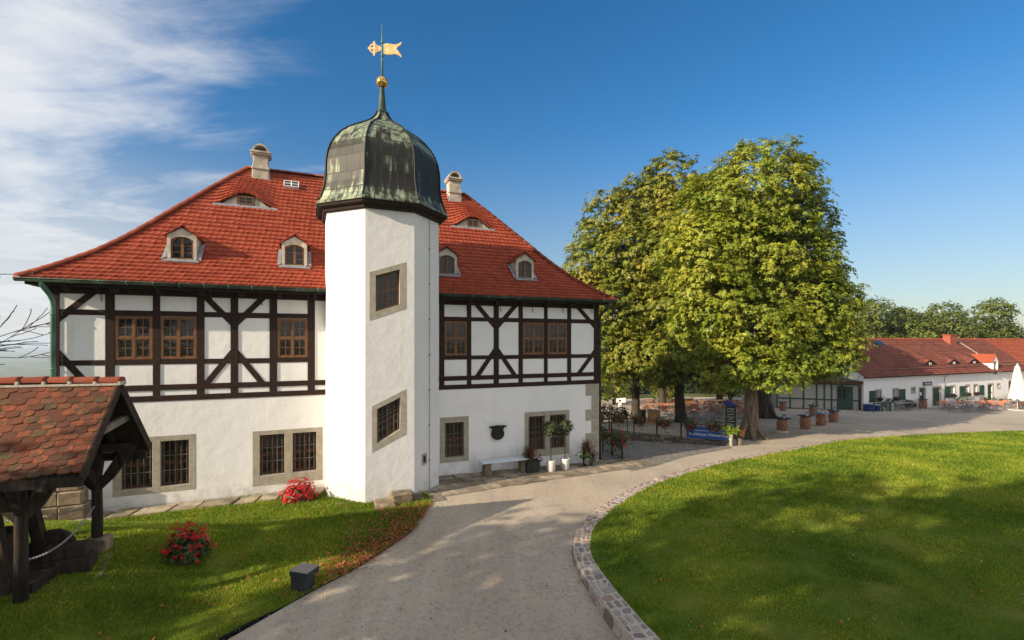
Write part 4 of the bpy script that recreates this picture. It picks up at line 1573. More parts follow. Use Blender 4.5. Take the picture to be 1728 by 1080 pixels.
# ---------------------------------------------------------------- stair tower
TO = HO + HN * .368
tower = thing('stair_tower', 'white octagonal stair tower with green copper onion dome on the house front', 'tower', (TO[0], TO[1], 0), YAW)
TR = 1.92
TZ = 8.98
vert = [np.array((TR * math.cos(R(-112.5 + 45 * k)), TR * math.sin(R(-112.5 + 45 * k)))) for k in range(8)]
AP = TR * math.cos(R(22.5))
fw_ = abs(vert[0][0])
tw = [dict(o=((-.61, 5.50, 6.96), (.48, 5.89, 7.33)), i=((-.43, 5.78, 6.87), (.29, 6.02, 7.10))),
      dict(o=((-.54, 1.53, 2.93), (.485, 2.02, 3.41)), i=((-.39, 1.80, 2.84), (.30, 2.17, 3.16)))]
b = MB()
for k in range(1, 8):
    a, c = vert[k], vert[(k + 1) % 8]
    n = 6
    for i in range(n):
        z0, z1 = -.6 + (TZ + .6) * i / n, -.6 + (TZ + .6) * (i + 1) / n
        b.quad((*a, z0), (*c, z0), (*c, z1), (*a, z1))
y = -AP


def lerp_edges(win, x):
    (xa, a0, a1), (xb, b0, b1) = win
    t = (x - xa) / (xb - xa)
    return a0 + (b0 - a0) * t, a1 + (b1 - a1) * t


xs = sorted({-fw_, fw_, tw[0]['o'][0][0], tw[0]['o'][1][0], tw[1]['o'][0][0], tw[1]['o'][1][0]})
for i in range(len(xs) - 1):
    xa, xb = xs[i], xs[i + 1]
    cuts = []
    for w in (tw[1], tw[0]):
        if w['o'][0][0] <= (xa + xb) / 2 <= w['o'][1][0]:
            cuts.append((lerp_edges(w['o'], xa), lerp_edges(w['o'], xb)))
    la, lb = -.6, -.6
    for (ca, cb) in cuts:
        b.quad((xa, y, la), (xb, y, lb), (xb, y, cb[0]), (xa, y, ca[0]))
        la, lb = ca[1], cb[1]
    b.quad((xa, y, la), (xb, y, lb), (xb, y, TZ), (xa, y, TZ))
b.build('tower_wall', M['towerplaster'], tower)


def sk_quad_ring(bb, wo, wi, y0, y1, m=0):
    """slanted frame between outer and inner parallelograms"""
    O4 = [(wo[0][0], wo[0][1]), (wo[1][0], wo[1][1]), (wo[1][0], wo[1][2]), (wo[0][0], wo[0][2])]
    I4 = [(wi[0][0], wi[0][1]), (wi[1][0], wi[1][1]), (wi[1][0], wi[1][2]), (wi[0][0], wi[0][2])]
    for k in range(4):
        q = (k + 1) % 4
        bb.prism([O4[k], O4[q], I4[q], I4[k]], y0, y1, m)


def skp(win, s, t):
    (xa, a0, a1), (xb, b0, b1) = win
    x = xa + (xb - xa) * s
    z0, z1 = a0 + (b0 - a0) * s, a1 + (b1 - a1) * s
    return x, z0 + (z1 - z0) * t


def skbox(bb, win, s0, s1, t0, t1, y0, y1, m=0):
    bb.prism([skp(win, s0, t0), skp(win, s1, t0), skp(win, s1, t1), skp(win, s0, t1)], y0, y1, m)


for k, w in enumerate(tw):
    W_ = w['i']
    bb = MB()
    yy = y + .17
    skbox(bb, W_, 0, .08, 0, 1, yy, yy + .06); skbox(bb, W_, .92, 1, 0, 1, yy, yy + .06)
    skbox(bb, W_, .08, .92, 0, .05, yy, yy + .06); skbox(bb, W_, .08, .92, .95, 1, yy, yy + .06)
    skbox(bb, W_, .46, .54, .05, .95, yy - .006, yy + .055)
    for s0, s1 in ((.08, .46), (.54, .92)):
        skbox(bb, W_, s0, s1, .47, .53, yy + .003, yy + .05)
        sm_ = (s0 + s1) / 2
        skbox(bb, W_, sm_ - .012, sm_ + .012, .05, .47, yy + .01, yy + .045)
        skbox(bb, W_, sm_ - .012, sm_ + .012, .53, .95, yy + .01, yy + .045)
        for t in (.26, .74):
            skbox(bb, W_, s0, sm_ - .012, t - .01, t + .01, yy + .012, yy + .04)
            skbox(bb, W_, sm_ + .012, s1, t - .01, t + .01, yy + .012, yy + .04)
    o = bb.build('window', M['wood'], tower)
    p = MB(); p.add([(*(lambda q: (q[0], yy + .03, q[1]))(skp(W_, s, t)),) for s, t in ((.02, .02), (.98, .02), (.98, .98), (.02, .98))], ((0, 1, 2, 3),))
    p.build('pane', M['glass'], o)
    s_ = MB(); sk_quad_ring(s_, w['o'], W_, y - .006, y + .24)
    s_.build('stone_surround', M['stone'], o)
    if k == 1:
        g_ = MB()
        for i in range(6):
            a = skp(W_, (i + .5) / 6, 0); c = skp(W_, (i + .5) / 6, 1)
            g_.tube([(a[0], y + .1, a[1]), (c[0], y + .1, c[1])], .010, 5, cap=False)
        for t in (.33, .66):
            a = skp(W_, 0, t); c = skp(W_, 1, t)
            g_.beam((a[0], y + .1, a[1]), (c[0], y + .1, c[1]), .02, .018)
        g_.build('window_bars', M['ironbar'], o)

# eaves of the dome
b = MB()
a0 = R(-112.5)
b.lathe([(TR - .02, 8.87), (TR + .10, 8.89), (TR + .13, 8.98), (TR + .27, 9.02), (TR + .29, 9.10), (TR + .22, 9.16)], 8, m=0, smooth=False, a0=a0)
b.build('dome_cornice', M['soffit'], tower)
DP = [(2.24, 9.09), (2.25, 9.14), (2.17, 9.22), (2.08, 9.37), (2.02, 9.58), (1.965, 9.80), (1.94, 10.05), (1.94, 10.32), (1.92, 10.58), (1.87, 10.84), (1.78, 11.08), (1.64, 11.32), (1.44, 11.56), (1.20, 11.77), (.94, 11.94), (.68, 12.09), (.46, 12.23), (.31, 12.37), (.22, 12.50), (.17, 12.62)]
b = MB()
b.lathe(DP, 8, m=0, smooth=False, a0=a0, uv=True)
dome = b.build('dome', M['copper'], tower)
for p in dome.data.polygons:
    p.use_smooth = False
b = MB()
for k in range(8):
    an = a0 + 2 * math.pi * k / 8
    b.tube([((r + .012) * math.cos(an), (r + .012) * math.sin(an), z + .01) for r, z in DP[2:]], .028, 6)
b.build('dome_seams', M['copper'], dome)
b = MB()
b.lathe([(.185, 12.60), (.17, 12.66), (.135, 12.74), (.105, 13.1), (.075, 13.44), (.085, 13.47)], 12, m=0)
b.build('dome_spire', M['gutter'], tower)
b = MB()
b.sphere((0, 0, 13.66), .195, 14)
b.tube([(0, 0, 13.655), (0, 0, 13.675)], .205, 24)
b.build('gilded_ball', M['gold'], tower)
b = MB()
b.tube([(0, 0, 13.84), (0, 0, 14.5), (0, 0, 15.6)], [.04, .034, .012], 8)
b.tube([(0, 0, 14.52), (0, 0, 14.60)], .05, 8)
b.tube([(0, 0, 14.98), (0, 0, 15.04)], .046, 8)
pole = b.build('vane_pole', M['pipe'], tower)
b = MB()
up = [(.05, .16), (.14, .21), (.30, .20), (.42, .17), (.55, .22), (.66, .30), (.63, .19), (.47, .03)]
poly = up + [(x, -z - .03) for x, z in up[-2::-1]]
b.prism([(x, 14.80 + z * .85) for x, z in poly], -.012, .012)
fl = 14.79
def bar(x0, x1, z0, z1): b.box(x0, x1, -.012, .012, fl + z0, fl + z1)
bar(-.30, -.235, -.24, .24); bar(-.47, -.30, -.032, .032); bar(-.235, -.05, -.028, .028)
for k in range(16):
    a_, c_ = 2 * math.pi * k / 16, 2 * math.pi * (k + 1) / 16
    for cx, r0, r1 in ((-.275, .12, .165), (-.13, .055, .10)):
        b.prism([(cx + r0 * math.cos(a_), fl + r0 * math.sin(a_)), (cx + r1 * math.cos(a_), fl + r1 * math.sin(a_)), (cx + r1 * math.cos(c_), fl + r1 * math.sin(c_)), (cx + r0 * math.cos(c_), fl + r0 * math.sin(c_))], -.015, .015)
vane = b.build('weather_vane', M['vanegold'], tower)
vane.rotation_euler.z = R(-YAW + 4)
# vent slot and lightning conductor on the right face
fa, fb = vert[1], vert[2]
fd = (fb - fa) / np.linalg.norm(fb - fa); fn = np.array((fd[1], -fd[0]))
def fpt(t, z, out=0.0):
    p = fa + fd * t + fn * out
    return (p[0], p[1], z)
b = MB()
def fbox(t0, t1, z0, z1, o0, o1):
    v = [fpt(t, z, o) for o in (o0, o1) for t, z in ((t0, z0), (t1, z0), (t1, z1), (t0, z1))]
    b.add(v, ((0, 1, 2, 3), (7, 6, 5, 4), (0, 4, 5, 1), (1, 5, 6, 2), (2, 6, 7, 3), (3, 7, 4, 0)))
fbox(.42, .48, .92, 1.28, -.01, .02); fbox(.64, .70, .92, 1.28, -.01, .02); fbox(.48, .64, .92, .99, -.01, .02); fbox(.48, .64, 1.21, 1.28, -.01, .02)
vt = b.build('vent_surround', M['stone'], tower)
b = MB(); fbox(.48, .64, .99, 1.21, -.01, .004)
b.build('vent_grille', M['iron'], vt)
b = MB()
b.tube([fpt(.84, 8.9, .03), fpt(.85, 5, .03), fpt(.84, 1.6, .03), fpt(.84, -.1, .03)], .008, 5)
for z in np.arange(1, 8.8, 1.15):
    b.tube([fpt(.84, z, -.01), fpt(.84, z, .05)], .02, 6)
b.build('lightning_conductor', M['ironbar'], tower)
# rough stone steps against the tower foot
st = MB()
ws = random.Random(2)
def rock(x0, x1, y0, y1, z0, z1):
    q = MB(); q.box(x0, x1, y0, y1, z0, z1, 0, .05); q.jitter(.012); st.join(q)
rock(-.02, .62, -AP - .50, -AP - .02, -.1, .34)
rock(-.52, .06, -AP - .78, -AP - .05, -.1, .16)
rock(.58, .98, -AP - .42, -AP + .10, -.1, .17)
o = st.build('stone_steps', M['stonedark'], None, (TO[0], TO[1], 0), YAW)
tag(o, 'weathered sandstone blocks stacked as steps at the foot of the white tower', 'stone steps')
# ---------------------------------------------------------------- tiled shelter on the left
SYAW = 15.0
SC = (-7.26, 8.184)                         # ground point below the front eave corner at the gable
SW, SZE, SZR = 2.40, 2.559, 4.108            # span, eave and ridge height
shed = thing('open_shelter', 'open timber shelter with a mossy old plain-tile roof at the left edge', 'shelter', (SC[0], SC[1], 0), SYAW)
SL_ = 6.0                                   # local x runs from -SL_ to 0 (gable), local y 0 (front eave) to SW
b = MB()
rr = random.Random(12)
sl_len = math.hypot(SW / 2, SZR - SZE)


def sag(x, t):
    return .05 * math.sin(x * 1.3 + 1) * (1 - t) - .03 * math.sin(x * .9) * t + .07 * (1 - t) * max(0, 1 + x / 2.5)


for side in (0, 1):
    rows = 15
    for i in range(rows):
        for j in range(int(SL_ / .207) + 1):
            x1 = 0.02 - j * .207 + (.1035 if i % 2 else 0)
            x0 = x1 - .207
            if x1 > .03:
                x1 = .03
            if x1 - x0 < .08:
                continue
            t0, t1 = i / rows, (i + 2.0) / rows
            lift = .036 + rr.uniform(-.008, .014)
            tl, tr_ = rr.uniform(-.008, .008), rr.uniform(-.008, .008)
            dt = rr.uniform(-.10, .10) / rows
            w = x1 - x0
            prof = [(0, .30), (.12, .16), (.3, .04), (.5, 0), (.7, .04), (.88, .16), (1, .30)]
            up, lo = [], []
            for q, e_ in prof:
                x = x0 + .004 + q * (w - .008)
                t = t0 + dt + e_ * .85 / rows
                yy = SW / 2 * t if side == 0 else SW - SW / 2 * t
                z = SZE + (SZR - SZE) * t + lift + tl * (1 - q) + tr_ * q + sag(x, t) - .006 * (2 * q - 1) ** 2
                up.append((x, yy, z)); lo.append((x, yy + (.006 if side == 0 else -.006), z - .026))
            tp = []
            for q in (0, 1):
                x = x0 + .004 + q * (w - .008)
                t = min(t1, 1.0)
                yy = SW / 2 * t if side == 0 else SW - SW / 2 * t
                tp.append((x, yy, SZE + (SZR - SZE) * t + .003 + sag(x, t)))
            b.add(up + lo + tp, [(0, 1, 2, 3, 4, 5, 6, 15, 14)] + [(7 + k, 8 + k, k + 1, k) for k in range(6)] + [(0, 7, 14), (6, 15, 13)], 0)
sroof = b.build('roof', M['oldtile'], shed)
b = MB()
for i in range(13):
    x1 = .05 - i * .40
    vs = []
    for x, rad in ((x1, .10), (x1 - .06, .098), (x1 - .46, .078)):
        for k in range(8):
            an = R(-12) + math.pi * 1.13 * k / 7
            vs.append((x, SW / 2 + rad * 1.05 * math.cos(an), SZR + .005 + sag(x, 1) + rad * math.sin(an)))
    b.add(vs, [(a * 8 + k, a * 8 + k + 1, a * 8 + 9 + k, a * 8 + 8 + k) for a in (0, 1) for k in range(7)] + [tuple(range(8))], 0, True)
b.build('ridge_tiles', M['ridgetile'], sroof)
b = MB()
b.box(-5.2, .04, SW / 2 - .105, SW / 2 + .105, SZR - .06, SZR - .02)
for i in range(13):
    x1 = .05 - i * .40
    b.box(x1 - .05, x1 + .012, SW / 2 - .108, SW / 2 + .108, SZR - .06 + sag(x1, 1), SZR + .02 + sag(x1, 1), 0, .015)
b.build('mortar_bedding', M['mortar'], sroof)
# boarding and rafters
b = MB()
for s_ in (0, 1):
    f = lambda t: (SW / 2 * t if s_ == 0 else SW - SW / 2 * t)
    vs = [(x, f(t), SZE + (SZR - SZE) * t - .03) for x in (-SL_, -.03) for t in (0, 1)]
    b.add(vs, ((0, 1, 3, 2),))
    for x in np.arange(-SL_ + .2, -.1, .75):
        b.beam((x, f(-.06), SZE - .17), (x, f(.98), SZR - .12), .09, .11)
b.build('rafters', M['grain'], shed)
b = MB()
for s_ in (0, 1):
    f = lambda t: (SW / 2 * t if s_ == 0 else SW - SW / 2 * t)
    dz = .07
    b.beam((.0, f(-.03), SZE - .05 + dz), (.0, f(1.0), SZR - .06), .035, .17)
b.build('verge_board', M['grain'], shed)
b = MB()
b.beam((-SL_, .37, SZE + .22), (-.22, .37, SZE + .22), .15, .17)
b.beam((-SL_, SW - .26, SZE + .11), (-.22, SW - .26, SZE + .11), .15, .17)
b.beam((-.42, -.12, SZE - .06), (-.42, SW + .12, SZE - .16), .13, .16) if False else None
b.beam((-SL_, .05, SZE - .08), (-.03, .05, SZE - .04), .09, .17)
b.beam((-SL_, SW - .05, SZE - .12), (-.03, SW - .05, SZE - .12), .09, .16)
for x in (-.97, -3.9):
    b.beam((x, .05, SZE + .05), (x, SW - .02, SZE + .0), .15, .17)
b.build('tie_beam', M['grain'], shed)
b = MB()
b.beam((-.14, SW * .20, SZE + .62), (-.14, SW * .80, SZE + .80), .09, .12)
b.build('collar_beam', M['greywood'], shed)
# curved gable braces
PX = -1.15
for (px_, py_, zb) in ((-1.09, .39, .41), (-.83, 2.14, .69), (-4.0, .39, .35), (-4.0, 2.14, .50)):
    b = MB()
    pts = [(px_, py_, zb - .1), (px_ + .01, py_, 1.3), (px_ - .005, py_ + .01, 1.95), (px_, py_, SZE + .14)]
    b.tube(pts, [.102, .094, .09, .096], 9)
    q = b.build('post', M['grain'], shed)
    for sgn in (-1, 1):
        d = MB()
        d.prism([(px_ + sgn * .07, 1.80), (px_ + sgn * .07, 2.02), (px_ + sgn * .48, SZE + .15), (px_ + sgn * .72, SZE + .15), (px_ + sgn * .32, 2.06)], py_ - .05, py_ + .05)
        d.build('brace', M['grain'], q)
    sg = -1 if py_ > 1 else 1
    d = MB()
    m_ = MB()
    m_.prism([(py_ + sg * .07, 1.82), (py_ + sg * .07, 2.05), (py_ + sg * .46, SZE + .06), (py_ + sg * .68, SZE + .06), (py_ + sg * .30, 2.09)], px_ - .045, px_ + .045)
    d.join(m_, np.array(((0, 1, 0), (1, 0, 0), (0, 0, 1))))
    d.build('brace', M['grain'], q)
    # outward brace to the front or rear eave
    d = MB(); m_ = MB()
    e_ = .05 if py_ < 1 else SW - .05
    m_.prism([(py_ - sg * .07, 1.73), (py_ - sg * .07, 1.98), (e_ + sg * .0, SZE - .12), (e_ - sg * .0 + sg * .02, SZE - .06), (py_ - sg * .06, SZE - .05)], px_ - .05, px_ + .05)
    d.join(m_, np.array(((0, 1, 0), (1, 0, 0), (0, 0, 1))))
    d.build('brace', M['grain'], q)
    if py_ > 1 and px_ > -2:
        d = MB(); d.box(px_ - .20, px_ + .22, py_ - .2, py_ + .2, zb - .25, zb + .14, 0, .05); d.jitter(.015)
        d.build('stone_base', M['stonedark'], q)


def shw(x, y, z=0.0):
    c, s_ = math.cos(R(SYAW)), math.sin(R(SYAW))
    return (SC[0] + x * c - y * s_, SC[1] + x * s_ + y * c, z)


# old wine press standing under the roof
press = thing('wine_press', 'dark old wooden wine press standing in the shade under the tiled shelter', 'wine press', shw(-2.05, 1.19, .42), SYAW)
b = MB()
b.box(-1.3, 1.05, -.62, .62, .02, .26, 0, .03)
b.build('press_bed', M['grain'], press)
b = MB()
K = 22
for k in range(K):
    a = 2 * math.pi * k / K
    b.beam((.42 * math.cos(a), .42 * math.sin(a), .27), (.42 * math.cos(a), .42 * math.sin(a), .95), .09, .03, 0, up=(math.cos(a), math.sin(a), 0.001))
b.build('press_basket', M['grain'], press)
b = MB()
for p_, q_ in (((.62, -.5, 0), (.30, -.45, 1.75)), ((.62, .5, 0), (.30, .45, 1.75)), ((-1.05, -.45, .2), (-1.05, -.40, 1.7)), ((-1.05, .45, .2), (-1.05, .40, 1.7))):
    MB().beam(p_, q_, .16, .18).build('press_upright', M['grain'], press)
b = MB(); b.beam((-1.4, 0, 1.62), (.65, 0, 1.5), .28, .30); b.build('press_beam', M['grain'], press)
b = MB()
b.tube([(0, 0, .9), (0, 0, 1.9)], .075, 10)
b.build('press_screw', M['greywood'], press)
b = MB()
b.lathe([(.05, -.10), (.36, -.10), (.40, 0), (.36, .10), (.05, .10)], 14)
o = b.build('millstone_disc', M['grain'], None, shw(-1.36, 1.70, .80)); o.rotation_euler = (R(74), 0, R(20))
tag(o, 'thick dark round disc leaning low beside the shelter post', 'disc')
b = MB()
b.box(-.5, .5, -.22, .22, 0, .30, 0, .03); b.box(-.25, .42, -.2, .18, .30, .52, 0, .03)
o = b.build('beam_stack', M['grain'], None, shw(-1.05, 1.40, .46), SYAW + 12)
tag(o, 'short dark squared timbers piled under the shelter roof', 'timbers')
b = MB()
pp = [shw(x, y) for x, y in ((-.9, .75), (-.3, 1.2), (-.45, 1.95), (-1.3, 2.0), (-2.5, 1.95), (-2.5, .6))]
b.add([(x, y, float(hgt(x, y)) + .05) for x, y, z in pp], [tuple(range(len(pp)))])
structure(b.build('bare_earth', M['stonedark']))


def chain(name, p, q, drop, label):
    b = MB()
    n = 46
    pts = [np.array(p) + (np.array(q) - np.array(p)) * t - np.array((0, 0, drop * 4 * t * (1 - t))) for t in np.linspace(0, 1, n)]
    for i in range(n - 1):
        c = (pts[i] + pts[i + 1]) / 2; d = pts[i + 1] - pts[i]; ln = np.linalg.norm(d); d /= ln
        s_ = np.cross(d, (0, 0, 1)); s_ /= np.linalg.norm(s_); u = np.cross(s_, d)
        w = s_ if i % 2 else u
        ring_ = [c + d * ln * .72 * math.cos(2 * math.pi * k / 8) + w * .017 * math.sin(2 * math.pi * k / 8) for k in range(9)]
        b.tube(ring_, .0065, 4, cap=False)
    o = b.build(name, M['chain'])
    tag(o, label, 'chain')


chain('barrier_chain', shw(-1.0, .44, 1.13), shw(-.83, 2.05, 1.49), .20, 'pale metal chain sagging between the two front shelter posts')
chain('barrier_chain', shw(-.86, 2.2, 1.49), shw(-3.6, 2.24, 1.43), .18, 'pale metal chain running back from the rear shelter post')
# ---------------------------------------------------------------- trees
def leaf_mesh(name, centers, normals, mat_, parent, palm=5, size=.22, seed=0, droop=.5):
    """compound leaves: palm leaflets fanned round each centre, every leaflet a folded rhomb of two triangles"""
    r = np.random.default_rng(seed)
    n = len(centers)
    nn_ = normals + r.normal(0, .35, (n, 3))
    nn_ /= np.linalg.norm(nn_, axis=1)[:, None]
    ref = r.normal(0, 1, (n, 3))
    t1 = np.cross(nn_, ref); t1 /= np.linalg.norm(t1, axis=1)[:, None]
    t2 = np.cross(nn_, t1)
    out = []
    sc = size * r.uniform(.55, 1.4, n)
    for k in range(palm):
        if palm > 1:
            a = (k - (palm - 1) / 2) * R(52) + r.normal(0, .12, n)
        else:
            a = r.normal(0, .3, n)
        d = t1 * np.cos(a)[:, None] + t2 * np.sin(a)[:, None]
        e_ = -t1 * np.sin(a)[:, None] + t2 * np.cos(a)[:, None]
        ln = sc * (1.0 - .12 * abs(k - (palm - 1) / 2)) if palm > 1 else sc
        tip = centers + d * ln[:, None] - nn_ * (ln * droop * r.uniform(.2, 1, n))[:, None]
        mid = centers + d * (ln * .62)[:, None] - nn_ * (ln * droop * .12)[:, None]
        w = (ln * .24)[:, None]
        a_ = centers + nn_ * 0
        v = np.stack([a_, mid - e_ * w, tip, mid + e_ * w], 1)
        out.append(v)
    v = np.concatenate(out, 0).reshape(-1, 3)
    return raw(name, v, None, mat_, parent, k=4)


def crown_points(lobes, n_clump, per, seed, clump_r=.55, shell=.75):
    """clump centres on the lobes' outer shells, leaves around each clump; normals lean outwards and up"""
    r = np.random.default_rng(seed)
    lobes = np.array(lobes, float)
    vol = lobes[:, 3] * lobes[:, 4] * lobes[:, 5]
    pr = vol ** .67; pr /= pr.sum()
    idx = r.choice(len(lobes), n_clump, p=pr)
    d = r.normal(0, 1, (n_clump, 3)); d /= np.linalg.norm(d, axis=1)[:, None]
    rad = shell + (1.02 - shell) * r.random(n_clump) ** .6
    inner = r.random(n_clump) < .16
    rad[inner] = r.uniform(.25, .75, inner.sum())
    c = lobes[idx, :3] + d * rad[:, None] * lobes[idx, 3:6]
    # drop clumps buried deep in another lobe
    deep = np.zeros(n_clump, bool)
    for l in lobes:
        q = np.linalg.norm((c - l[:3]) / l[3:6], axis=1)
        deep |= (q < .52) & (r.random(n_clump) < .85)
    c, d = c[~deep], d[~deep]
    m = len(c)
    k = np.repeat(np.arange(m), per)
    cr = clump_r * r.uniform(.5, 1.5, m)
    off = r.normal(0, 1, (len(k), 3)); off /= np.linalg.norm(off, axis=1)[:, None]
    off *= (r.random(len(k)) ** .45 * cr[k])[:, None]
    off[:, 2] *= .55
    # each clump hangs down a little at its rim
    off[:, 2] -= .35 * (np.hypot(off[:, 0], off[:, 1]) ** 2) / (cr[k] + .1)
    p = c[k] + off
    nrm = d[k] * .75 + np.array((0, 0, .85)) + off / cr[k][:, None] * .5
    return p, nrm, c


def limbs(base, lobes, r0, seed, fork=.28, n_lobe=99, roots=0, root_len=1.0):
    rr = random.Random(seed)
    b = MB()
    base = np.array(base, float)
    top = np.array(max(lobes, key=lambda l: l[2])[:3], float)
    H_ = top[2] - base[2]
    tr = []
    for t in np.linspace(0, .92, 9):
        p = base + (top - base) * t
        p = p + np.array((rr.uniform(-1, 1), rr.uniform(-1, 1), 0)) * .12 * (t > .05)
        tr.append(p)
    rad = [r0 * (1.45 if i == 0 else 1.0 - .10 * i) for i in range(9)]
    tr.insert(1, base + (tr[1] - base) * .25); rad.insert(1, r0 * 1.08)
    rad = [max(x, .05) for x in rad]
    b.tube(tr, rad, 12)
    # flare of roots
    for k in range(roots):
        a = 2 * math.pi * k / roots + rr.uniform(-.3, .3)
        d = np.array((math.cos(a), math.sin(a), 0)); L0 = root_len * rr.uniform(.7, 1.3)
        b.tube([base + d * r0 * .25 + np.array((0, 0, 1.7)), base + d * r0 * .78 + np.array((0, 0, .85)), base + d * (r0 * .8 + L0 * .38) + np.array((0, 0, .26)), base + d * (r0 + L0) + np.array((0, 0, -.16))], [r0 * .28, r0 * .40, r0 * .26, .05], 8)
    for li, l in enumerate(lobes[:n_lobe]):
        c = np.array(l[:3], float)
        t = min(.75, max(fork, (c[2] - base[2]) / H_ * .62))
        p0 = base + (top - base) * t
        mid = p0 + (c - p0) * .5 + np.array((rr.uniform(-.4, .4), rr.uniform(-.4, .4), .35))
        rr0 = r0 * .42 * (1 - .45 * t)
        b.tube([p0, p0 + (mid - p0) * .5 + np.array((0, 0, .1)), mid, c], [rr0, rr0 * .8, rr0 * .55, rr0 * .25], 7)
        for q in range(4):
            d = np.array((rr.uniform(-1, 1), rr.uniform(-1, 1), rr.uniform(-.4, .9)))
            d /= np.linalg.norm(d)
            e_ = c + d * np.array(l[3:6]) * .85
            s_ = mid + (c - mid) * rr.uniform(.1, .9)
            b.tube([s_, (s_ + e_) / 2 + np.array((0, 0, .2)), e_], [rr0 * .32, rr0 * .2, .02], 5)
    return b


def tree(name, label, base, lobes, r0, n_clump, per, leafmat, seed, palm=5, size=.24, clump_r=.6, roots=0, root_len=1.0, bark='bark', group=None, cat='tree', shell=.72, fork=.28):
    t = thing(name, label, cat, (0, 0, 0), group=group)
    t.location = base
    lb = [(l[0] - base[0], l[1] - base[1], l[2] - base[2], *l[3:]) for l in lobes]
    limbs((0, 0, 0), lb, r0, seed, fork, roots=roots, root_len=root_len).build('trunk', M[bark], t)
    p, nrm, c = crown_points(lb, n_clump, per, seed, clump_r, shell)
    leaf_mesh('crown', p, nrm, M[leafmat], t, palm, size, seed + 1)
    return t


# big chestnut by the yard: (x, y, z, rx, ry, rz)
MX, MY = 13.53, 27.53
main = [(MX + 0.60, MY + 0.00, 13.6, 2.9, 3.00, 2.7), (MX + -1.30, MY + 0.30, 12.2, 2.6, 3.00, 2.7), (MX + 2.7, MY + 0.70, 11.6, 2.3, 1.90, 2.6), (MX + -2.60, MY + 0.30, 9.9, 2.4, 3.00, 2.4),
        (MX + 3.5, MY + 0.70, 9.3, 2.3, 1.90, 2.6), (MX + 0.60, MY + -0.93, 10.3, 3.0, 1.65, 2.8), (MX + -2.20, MY + -0.81, 7.4, 2.5, 1.72, 2.2), (MX + 2.40, MY + -0.55, 7.6, 2.8, 1.17, 2.4),
        (MX + 4.0, MY + 0.1, 6.9, 2.3, 1.77, 2.2), (MX + -0.20, MY + -1.30, 5.9, 2.6, 1.50, 1.9), (MX + 2.60, MY + -0.80, 4.7, 2.4, 1.02, 1.7), (MX + 4.5, MY + 0.2, 4.6, 1.9, 1.63, 1.7),
        (MX + -1.50, MY + -1.30, 3.7, 1.6, 1.12, 1.25), (MX + 0.60, MY + -1.43, 3.3, 1.5, 1.05, 1.1), (MX + 0.50, MY + 2.80, 9.0, 3.6, 2.60, 4.0), (MX + -2.40, MY + 1.00, 5.4, 2.0, 2.40, 1.9), (MX + 3.20, MY + 3.10, 5.5, 2.8, 1.50, 2.4),
        (MX + 3.20, MY + -0.31, 4.0, 1.5, 0.77, 1.0), (MX + 4.20, MY + 0.30, 3.9, 1.2, 1.09, 1.1), (MX + 5.5, MY + 1.10, 5.9, 1.0, 1.02, 1.6)]
tree('chestnut_tree', 'big green chestnut tree with flared pale roots beside the blue banner and barrels', (MX, MY, -.70), main, .40, 2900, 22, 'leafmain', 21, 5, .18, .60, roots=8, root_len=.95, bark='barklight', shell=.7)
AX, AY = 9.98, 39.1
lf = [(AX - 2.0, AY, 14.4, 2.6, 2.8, 2.6), (AX + .6, AY, 16.2, 2.3, 2.6, 2.3), (AX - 3.2, AY, 11.2, 2.6, 2.8, 2.4), (AX - 4.3, AY + .4, 8.3, 2.1, 2.6, 2.1), (AX - .8, AY - 2, 11.5, 2.7, 2.3, 2.6), (AX + 1.6, AY - 1.6, 13.0, 2.2, 2.3, 2.4),
      (AX - 2.0, AY - 2.2, 7.7, 2.6, 2.2, 2.3), (AX + .8, AY - 2.2, 7.9, 2.4, 2.2, 2.3), (AX - 3.0, AY - 1.0, 4.9, 2.0, 2.2, 1.8), (AX - .6, AY - 2.4, 4.2, 2.2, 1.9, 1.6), (AX + 1.8, AY - 1.6, 4.4, 1.9, 1.9, 1.6), (AX - 1, AY + 2.4, 9, 3.4, 2.4, 4), (AX - 2.4, AY - 1.6, 2.9, 1.7, 1.6, 1.3), (AX + 1.4, AY - 2.0, 2.7, 1.7, 1.6, 1.2)]
tree('chestnut_tree', 'yellowing chestnut tree with a dark trunk nearest the house corner', (AX, AY, -1.48), lf, .33, 1700, 16, 'leafautumn', 31, 5, .245, .68, shell=.68)
BX, BY = 13.03, 37.2
mf = [(BX - .6, BY, 17.2, 2.2, 2.4, 2.2), (BX - .2, BY - .5, 14.3, 2.6, 2.6, 2.6), (BX + 1.8, BY, 15.4, 2.2, 2.4, 2.3), (BX - 1.6, BY - 1.4, 11.0, 2.4, 2.3, 2.5), (BX + 1.2, BY - 1.8, 11.2, 2.6, 2.3, 2.6), (BX - .6, BY - 2.3, 7.6, 2.6, 2.2, 2.3),
      (BX + 2.0, BY - 1.8, 7.6, 2.4, 2.2, 2.2), (BX - 1.8, BY - 1.8, 4.4, 1.9, 1.9, 1.7), (BX + .6, BY - 2.4, 4.4, 2.2, 2.0, 1.7), (BX + .4, BY + 2.4, 10, 3.2, 2.4, 4), (BX + 3.6, BY, 9.8, 2.2, 2.4, 2.6), (BX - 1.9, BY - 1.6, 2.6, 1.5, 1.6, 1.1), (BX + 1.5, BY - 2.2, 2.6, 1.8, 1.6, 1.2), (BX + 3.4, BY - 1.4, 4.0, 1.8, 1.8, 1.8)]
tree('chestnut_tree', 'tall yellow-green chestnut tree with a thick dark trunk in the beer garden', (BX, BY, -1.36), mf, .40, 1550, 16, 'leafautumn', 41, 5, .245, .68, shell=.68)
CX_, CY_ = 21.28, 40.8
